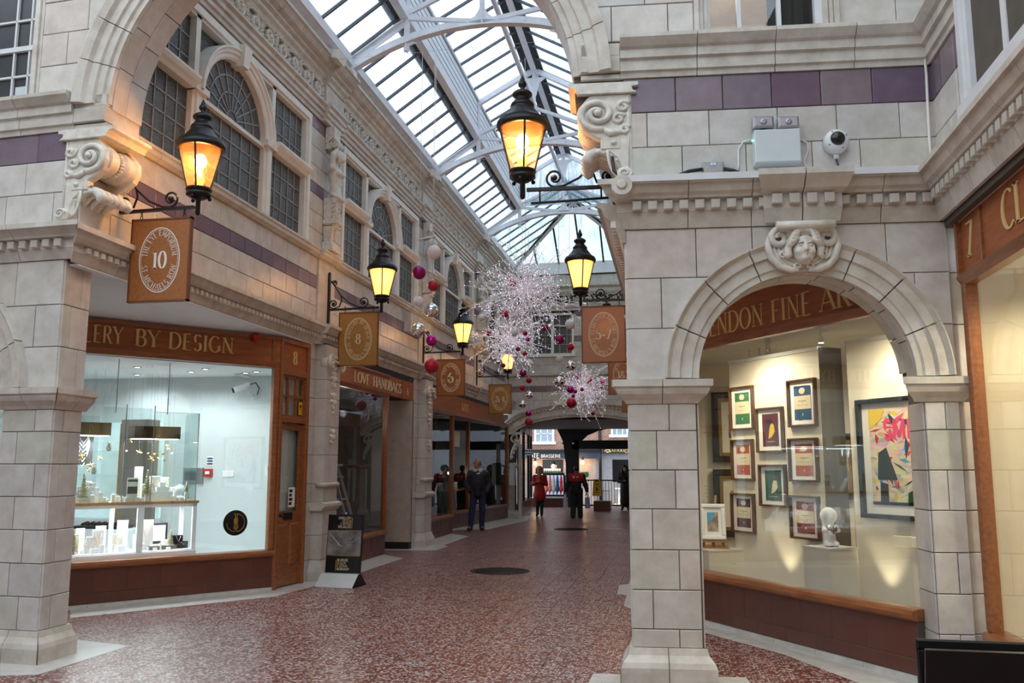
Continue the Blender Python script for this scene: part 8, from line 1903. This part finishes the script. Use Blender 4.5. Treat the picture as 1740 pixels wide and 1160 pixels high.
# yellow caution sign, stand, lectern like planter
p = at_z(1010, 866) ; 
M_ = T((at_y(1024, 865, 33.8).x, 33.8, 0)); t = thing('brick_plinth', 'low dark red plinth with an iron rack at the passage centre', 'plinth', M_); mk('base', MB().cbox(-.32, .32, -.28, .28, 0, .38, .02), 'stall_tile', t, M_)
m = MB()
for k_ in range(7): m.box(-.28+.09*k_, -.27+.09*k_, -.02, 0, .38, .75)
m.box(-.3, .3, -.02, 0, .75, .77); mk('rack', m, 'black_iron', t, M_)
M_ = T((at_y(1014, 822, 33.2).x, 33.2, .58)); t = thing('caution_sign', 'yellow folding caution sign leaning on the rack', 'sign', M_); mk('panel', MB().poly([(-.17, 0), (.17, 0), (.12, .62), (-.12, .62)], -.01, .01), 'yellow', t, M_ @ Matrix(((1, 0, 0, 0), (0, 0, -1, 0), (0, 1, 0, 0), (0, 0, 0, 1))))
MM = M_ @ Matrix(((1, 0, 0, 0), (0, 0, -1, 0), (0, 1, 0, 0), (0, 0, 0, 1))); m = MB().box(-.07, .07, .54, .59, .01, .014).box(-.09, .09, .42, .44, .01, .012).box(-.09, .09, .12, .14, .01, .012).poly([(-.04, .2), (.05, .2), (.02, .3), (-.02, .3)], .01, .013).ball((0, .33, .01), .02, 8, 6); mk('print', m, 'black', t, MM)
# ================================================================ PEOPLE
def hand(o, d, palm, curl=.5, s=1., side=1):
    """SDF pieces of a hand at wrist o pointing along d; palm = palm normal"""
    d = Vector(d).normalized(); pn = Vector(palm).normalized(); ac = d.cross(pn).normalized()*side; o = Vector(o); fs = [rb for rb in [seg(o+d*.02*s+ac*-.02*s, o+d*.085*s-ac*.028*s, .016*s), seg(o+d*.02*s+ac*.02*s, o+d*.085*s+ac*.028*s, .016*s), seg(o, o+d*.085*s, .018*s)]]
    for k_, (off_, l) in enumerate(((-.03, .06), (-.01, .075), (.01, .07), (.03, .052))):
        b_ = o+d*.088*s+ac*off_*s; m1 = b_+(d*(1-curl*.4)+pn*curl*.6).normalized()*l*.5*s; m2 = m1+(d*(1-curl*1.2)+pn*curl*1.2).normalized()*l*.5*s
        fs += [seg(b_, m1, .0095*s, .009*s), seg(m1, m2, .009*s, .0075*s)]
    th0 = o+d*.025*s-ac*.03*s; th1 = th0+(d*.6-ac*.7+pn*.3).normalized()*.04*s; th2 = th1+(d*.9-ac*.1+pn*.4).normalized()*.035*s
    return fs+[seg(th0, th1, .013*s, .011*s), seg(th1, th2, .011*s, .008*s)]
def person(label, M_, J, H, cloth, hands, face=True, body_mat='skin', hair=None, hairm='hair_grey', woman=False):
    """J: joints in local metres, facing -y. One skin for the whole body, clothes as shells over it"""
    t = thing('person', label, 'person', M_)
    v = lambda k_: J[k_]; n_ = v('neck'); hd = v('head'); fd = Vector(J.get('face', (0, -1, 0))).normalized(); sd = fd.cross(Vector((0, 0, 1))).normalized()
    hc = Vector(hd); P = lambda f, s_, z: hc+fd*f+sd*s_+Vector((0, 0, z))
    sk = [ell(P(-.01, 0, .02), (.078, .092, .105)), ell(P(.03, 0, -.045), (.058, .065, .075)), seg(P(.085, 0, .015), P(.105, 0, -.025), .008, .014), ell(P(.075, 0, -.062), (.022, .018, .012)), seg(P(-.0, .075, .01), P(-.01, .078, -.03), .016, .012), seg(P(-.0, -.075, .01), P(-.01, -.078, -.03), .016, .012),
          seg(n_, P(0, 0, -.05), .058, .052), seg(P(.078, -.045, .032), P(.078, .045, .032), .014)]
    body = sk+[seg(v('chest'), v('pelvis'), .13, .12), seg(v('ls'), v('rs'), .06)]
    for s_ in 'lr':
        body += [seg(v(s_+'s'), v(s_+'e'), .05, .04), seg(v(s_+'e'), v(s_+'w'), .038, .028), seg(v(s_+'h'), v(s_+'k'), .085, .055), seg(v(s_+'k'), v(s_+'a'), .052, .036), seg(v(s_+'a'), v(s_+'t'), .04, .03)]
    for h_ in hands: body += hand(*h_)
    A = np.array([list(p) for k_, p in J.items() if k_ not in ('face',)]); lo = A.min(0)-.2; hi = A.max(0)+.22; lo[2] = -.02
    mk('body', snets(union(body, .018), lo, hi, .0155), body_mat, t, M_)
    ey = MB(); 
    for s_ in (-.032, .032): ey.ball(P(.082, s_, .012), .011, 8, 6)
    if face: mk('eyes', ey, 'black', t, M_); mk('mouth', MB().ball(P(.092, 0, -.062), .02, 8, 5, sc=(1, .4, .22)), 'skin_red', t, M_)
    if hair:
        hf = [g(P) for g in hair]; sk_ = union(hf, .02)
        cut = lambda Q: np.maximum(sk_(Q), -(union([ell(P(.075, 0, -.02), (.062, .07, .085))], .01)(Q)))
        mk('hair', snets(cut if face else sk_, tuple(hc-Vector((.22, .22, .40))), tuple(hc+Vector((.22, .22, .2))), .012), hairm, t, M_)
    for nm, fs, mt, k_ in cloth(v): 
        f = union(fs, k_); mk(nm, snets(f, lo, hi, .0165), mt, t, M_)
    return t
# man in a dark quilted jacket, hands in pockets, head turned to the window
s_ = 1.0
Jm = dict(head=(-.03, -.03, 1.70), face=(-.8, -.55, -.05), neck=(0, 0, 1.50), chest=(0, 0, 1.30), pelvis=(0, .0, .98), ls=(.20, 0, 1.44), rs=(-.20, 0, 1.44), le=(.30, .05, 1.17), re=(-.30, .05, 1.17), lw=(.22, -.08, .98), rw=(-.22, -.08, .98),
          lh=(.10, 0, .95), rh=(-.10, 0, .95), lk=(.11, -.0, .50), rk=(-.15, -.04, .50), la=(.10, .02, .09), ra=(-.19, -.08, .09), lt=(.13, -.12, .05), rt=(-.24, -.22, .05))
Jm = {k_: tuple(c*1.03 for c in p) if k_ != 'face' else p for k_, p in Jm.items()}
def cl_man(v):
    q = lambda k_, dz=0: tuple(np.array(v(k_))+np.array((0, 0, dz)))
    jk = [seg(q('chest', .08), q('pelvis', -.05), .165, .165), seg(q('ls', -.01), q('rs', -.01), .095), seg(v('ls'), v('le'), .085, .072), seg(v('le'), q('lw', .02), .072, .06), seg(v('rs'), v('re'), .085, .072), seg(v('re'), q('rw', .02), .072, .06), seg(q('neck', -.05), q('neck', .0), .085, .075), ell((-.0, -.03, 1.22), (.2, .15, .28))]
    jb = union(jk, .05)
    def quilt(Pq): return jb(Pq)+.005*np.cos(Pq[..., 2]*2*PI/.05)
    tr_ = [seg(v('pelvis'), q('lh', -.02), .14, .115), seg(v('pelvis'), q('rh', -.02), .14, .115), seg(v('lh'), v('lk'), .112, .082), seg(v('lk'), q('la', -.02), .08, .068), seg(v('rh'), v('rk'), .112, .082), seg(v('rk'), q('ra', -.02), .08, .068)]
    sh = [seg(q('la', -.05), v('lt'), .052, .042), seg(q('ra', -.05), v('rt'), .052, .042)]
    sc_ = [seg((-.09, -.03, 1.555), (.07, -.05, 1.57), .05), seg((.08, -.02, 1.60), (.02, -.13, 1.47), .038, .03), seg((-.08, -.02, 1.58), (-.02, -.13, 1.47), .035, .03)]
    return [('jacket', [quilt], 'jacket_navy', .01), ('trousers', tr_, 'jeans', .03), ('shoes', sh, 'shoe_brown', .01), ('scarf', sc_, 'scarf_white', .02)]
pm = at_z(812, 901)
person('grey-haired man in a dark quilted jacket and jeans, hands in pockets, looking into the window', T((pm.x, pm.y, 0)) @ Matrix.Rotation(R(12), 4, 'Z'), Jm, 1.8, cl_man, [], True, 'skin_red', [lambda P: ell(P(-.03, 0, .02), (.09, .095, .09)), lambda P: ell(P(-.05, 0, -.02), (.08, .07, .07))], 'hair_grey')
# woman in a red coat walking, hands together at the chest
def sc_j(J, s): return {k_: tuple(c*s for c in p) if k_ != 'face' else p for k_, p in J.items()}
Jw = sc_j(dict(head=(-.0, -.03, 1.68), face=(.05, -1, -.12), neck=(0, 0, 1.48), chest=(0, 0, 1.28), pelvis=(0, 0, .98), ls=(.175, 0, 1.42), rs=(-.175, 0, 1.42), le=(.25, -.02, 1.16), re=(-.25, -.02, 1.16), lw=(.07, -.22, 1.24), rw=(-.10, -.24, 1.22),
          lh=(.09, 0, .93), rh=(-.09, 0, .93), lk=(.09, -.05, .50), rk=(-.07, .0, .50), la=(.08, -.03, .09), ra=(-.09, .06, .10), lt=(.09, -.15, .03), rt=(-.10, -.06, .03)), .93)
def cl_wom(v):
    q = lambda k_, dz=0: tuple(np.array(v(k_))+np.array((0, 0, dz)))
    ct = [seg(q('chest', .06), q('pelvis', -.02), .14, .17), seg(q('pelvis', 0), q('pelvis', -.2), .17, .225), seg(q('ls', -.01), q('rs', -.01), .075), seg(v('ls'), v('le'), .072, .062), seg(v('le'), v('lw'), .062, .05), seg(v('rs'), v('re'), .072, .062), seg(v('re'), v('rw'), .062, .05)]
    sk = [seg(q('pelvis', -.1), q('pelvis', -.36), .15, .16)]
    lg = [seg(q('lk', .1), v('la'), .066, .05), seg(q('rk', .1), v('ra'), .066, .05), seg(v('la'), v('lt'), .045, .035), seg(v('ra'), v('rt'), .045, .035)]
    sc_ = [seg((-.05, -.03, 1.37), (.05, -.04, 1.37), .05), seg((.0, -.10, 1.34), (.01, -.155, 1.10), .036, .036)]
    return [('coat', ct, 'coat_red', .04), ('skirt', sk, 'cloth_black', .03), ('boots', lg, 'cloth_black', .02), ('scarf', sc_, 'scarf_mustard', .03)]
lh_ = lambda v, s: [((v['lw']), (-.75, -.35, .35), (0, -.4, -1), .6, s, 1), ((v['rw']), (.75, -.3, .35), (0, -.4, -1), .6, s, -1)]
pw = at_z(917, 877)
wt_ = person('blonde woman in a red coat, dark skirt and boots walking towards the viewer', T((pw.x, pw.y, 0)), Jw, 1.6, cl_wom, lh_(Jw, .95), True, 'skin', [lambda P: ell(P(-.03, 0, .03), (.10, .105, .10)), lambda P: seg(P(-.02, .085, .03), P(-.0, .10, -.11), .045, .035), lambda P: seg(P(-.02, -.085, .03), P(-.0, -.10, -.11), .045, .035), lambda P: seg(P(-.06, 0, .0), P(-.07, 0, -.13), .08, .07)], 'hair_blonde')
# man seen from the back: black clothes with a red yoke, bags in both hands
Jb = sc_j(dict(head=(0, .02, 1.68), face=(0, 1, -.1), neck=(0, 0, 1.49), chest=(0, 0, 1.30), pelvis=(0, 0, .98), ls=(.22, 0, 1.42), rs=(-.22, 0, 1.42), le=(.31, .0, 1.14), re=(-.31, 0, 1.14), lw=(.36, .03, .90), rw=(-.37, -.03, .90),
          lh=(.10, 0, .94), rh=(-.10, 0, .94), lk=(.11, .04, .50), rk=(-.11, .0, .50), la=(.12, .05, .09), ra=(-.12, -.08, .10), lt=(.13, .2, .04), rt=(-.13, .06, .04)), .95)
def cl_bk(v):
    q = lambda k_, dz=0: tuple(np.array(v(k_))+np.array((0, 0, dz)))
    jf = union([seg(q('chest', .05), q('pelvis', -.04), .175, .165), seg(q('ls', -.01), q('rs', -.01), .095), seg(v('ls'), v('le'), .085, .072), seg(v('le'), q('lw', .03), .072, .06), seg(v('rs'), v('re'), .085, .072), seg(v('re'), q('rw', .03), .072, .06), seg(q('neck', -.05), q('neck', .02), .08, .07)], .05)
    zc = 1.18
    up_ = lambda P: np.maximum(jf(P)-.004, zc+.35*np.abs(P[..., 0])**2-P[..., 2]+0*P[..., 0])
    up2 = lambda P: np.maximum(up_(P), np.abs(P[..., 0])-.245)
    tr_ = [seg(v('pelvis'), q('lh', -.02), .145, .12), seg(v('pelvis'), q('rh', -.02), .145, .12), seg(v('lh'), v('lk'), .118, .095), seg(v('lk'), q('la', -.02), .093, .085), seg(v('rh'), v('rk'), .118, .095), seg(v('rk'), q('ra', -.02), .093, .085)]
    sh = [seg(q('la', -.05), v('lt'), .052, .042), seg(q('ra', -.05), v('rt'), .052, .042)]
    return [('jacket', [jf], 'cloth_black', .01), ('red_yoke', [up2], 'coat_red', .01), ('trousers', tr_, 'cloth_black', .03), ('shoes', sh, 'black', .01)]
pb = at_z(980, 880); Mb = T((pb.x, pb.y, 0))
tb = person('man walking away in black work clothes with a red yoke, a bag in each hand', Mb, Jb, 1.6, cl_bk, [(Jb['lw'], (.05, 0, -1), (-1, 0, 0), 1.0, 1., 1), (Jb['rw'], (-.05, 0, -1), (1, 0, 0), 1.0, 1., -1)], False, 'skin_red', [lambda P: ell(P(-.02, 0, .03), (.088, .10, .10)), lambda P: ell(P(-.05, 0, -.01), (.075, .07, .07))], 'hair_dark')
m = MB(); m.tube([(-.07+.03*math.cos(k_*PI/6), -.178, 1.33+.03*math.sin(k_*PI/6)) for k_ in range(12)], .007, 5, closed=True); m.box(-.09, -.05, -.18, -.175, 1.32, 1.335); text_ = MB(); text(text_, 'DPD', .02, 1.315, .035, 0, .004, serif=False, wt=1.4)
text_.xf(T((0, -.182, 0)) @ Matrix(((1, 0, 0, 0), (0, 0, -1, 0), (0, 1, 0, 0), (0, 0, 0, 1)))) ; m.join(text_); mk('back_print', m, 'white_letter', tb, Mb)
plain('bag_white', (.6, .6, .66), .5); plain('bag_blue', (.12, .15, .5), .5)
for sx, lb, c_ in ((-1, 'white carrier bag in the left hand of the man in black', 0), (1, 'blue and white striped carrier bag in the right hand of the man in black', 1)):
    o = Mb @ T((sx*.365, 0, .32)); t = thing('carrier_bag', lb, 'bag', o)
    mk('bag_body', MB().add([(-.07, -.14, 0), (.07, -.14, 0), (.07, .14, 0), (-.07, .14, 0), (-.05, -.17, .36), (.05, -.17, .36), (.05, .17, .36), (-.05, .17, .36)], [(0, 3, 2, 1), (0, 1, 5, 4), (1, 2, 6, 5), (2, 3, 7, 6), (3, 0, 4, 7)]), 'bag_white', t, o)
    mk('handle', MB().tube([(0, -.08, .35), (0, -.04, .44), (0, .04, .44), (0, .08, .35)], .008, 6), 'bag_white', t, o)
    if c_:
        mk('stripe', MB().box(-.075, -.045, -.171, -.165, .02, .34).box(-.01, .02, -.171, -.165, .02, .34).box(.045, .07, -.171, -.165, .02, .34), 'bag_blue', t, o)
# woman in a long dark coat with long hair
Jd = sc_j(dict(head=(0, -.05, 1.66), face=(-.1, -1, -.35), neck=(0, 0, 1.48), chest=(0, 0, 1.28), pelvis=(0, 0, .98), ls=(.175, 0, 1.42), rs=(-.175, 0, 1.42), le=(.24, -.03, 1.15), re=(-.24, -.03, 1.15), lw=(.07, -.22, 1.14), rw=(-.07, -.22, 1.14),
          lh=(.09, 0, .93), rh=(-.09, 0, .93), lk=(.09, -.03, .50), rk=(-.09, .0, .50), la=(.1, 0, .09), ra=(-.12, -.02, .09), lt=(.11, -.13, .04), rt=(-.14, -.14, .04)), .97)
def cl_dk(v):
    q = lambda k_, dz=0: tuple(np.array(v(k_))+np.array((0, 0, dz)))
    return [('long_coat', [seg(q('chest', .06), q('pelvis', 0), .145, .16), seg(q('pelvis'), q('pelvis', -.62), .165, .21), seg(q('ls', -.01), q('rs', -.01), .08), seg(v('ls'), v('le'), .078, .07), seg(v('le'), v('lw'), .07, .055), seg(v('rs'), v('re'), .078, .07), seg(v('re'), v('rw'), .07, .055)], 'coat_dark' if 'coat_dark' in MT or plain('coat_dark', (.022, .018, .014), .8) else '', .05),
            ('boots', [seg(q('lk', -.1), v('la'), .062, .055), seg(q('rk', -.1), v('ra'), .062, .055), seg(v('la'), v('lt'), .05, .04), seg(v('ra'), v('rt'), .05, .04)], 'shoe_brown', .02)]
pd = at_z(1063, 867); person('woman in a long dark coat with long dark hair standing near the street end', T((pd.x, pd.y, 0)), Jd, 1.6, cl_dk, lh_(Jd, .95), True, 'skin', [lambda P: ell(P(-.03, 0, .03), (.10, .11, .105)), lambda P: seg(P(-.02, .08, .02), P(.03, .13, -.32), .055, .06), lambda P: seg(P(-.02, -.08, .02), P(.03, -.13, -.32), .055, .06), lambda P: seg(P(-.06, 0, .0), P(-.08, 0, -.25), .09, .09)], 'hair_dark')

# ================================================================ sub-parts: small pieces hang under the part that carries them
UNDER = {'finial': 'hood', 'reflector': 'hood', 'foot_ball': 'base_cup', 'bulb_holder': 'base_cup', 'lens_dome': 'housing', 'screw': 'housing', 'cable_gland': 'housing', 'cap': 'ball', 'hook': 'ball', 'cream_band': 'printed_sheet', 'lozenge': 'printed_sheet',
    'small_mark': 'printed_sheet', 'print_lines': 'printed_sheet', 'pale_shape': 'printed_sheet', 'dark_shape': 'printed_sheet', 'letter_box': 'door_leaf', 'door_handle': 'door_leaf', 'door_panel': 'door_leaf', 'oval_line': 'board', 'necklace': 'card',
    'rivets': 'arch_chord', 'monogram': 'disc', 'eyes': 'body', 'mouth': 'body', 'number': 'number_board', 'gilt_slip': 'frame', 'lining': 'lid', 'lid_lining': 'lid', 'tray_lining': 'tray', 'switch': 'plate', 'outlet': 'plate', 'label_plate': 'box', 'rocker': 'plate', 'door_edge': 'case', 'rib': 'cover', 'paint_strokes': 'poster'}
for top in [o for o in bpy.data.objects if o.parent is None and o.type in ('EMPTY', 'MESH')]:
    kids = list(top.children); byn = {}
    for k_ in kids: byn.setdefault(k_.name.split('.')[0], k_)
    for k_ in kids:
        n_ = k_.name.split('.')[0]; p_ = UNDER.get(n_)
        if n_ == 'lettering': p_ = 'board' if 'board' in byn else 'fascia_board' if 'fascia_board' in byn else None
        if p_ and p_ in byn and k_.name in WM and byn[p_].name in WM and not k_.children:
            q_ = byn[p_]; k_.parent = q_; k_.matrix_basis = WM[q_.name].inverted() @ WM[k_.name]
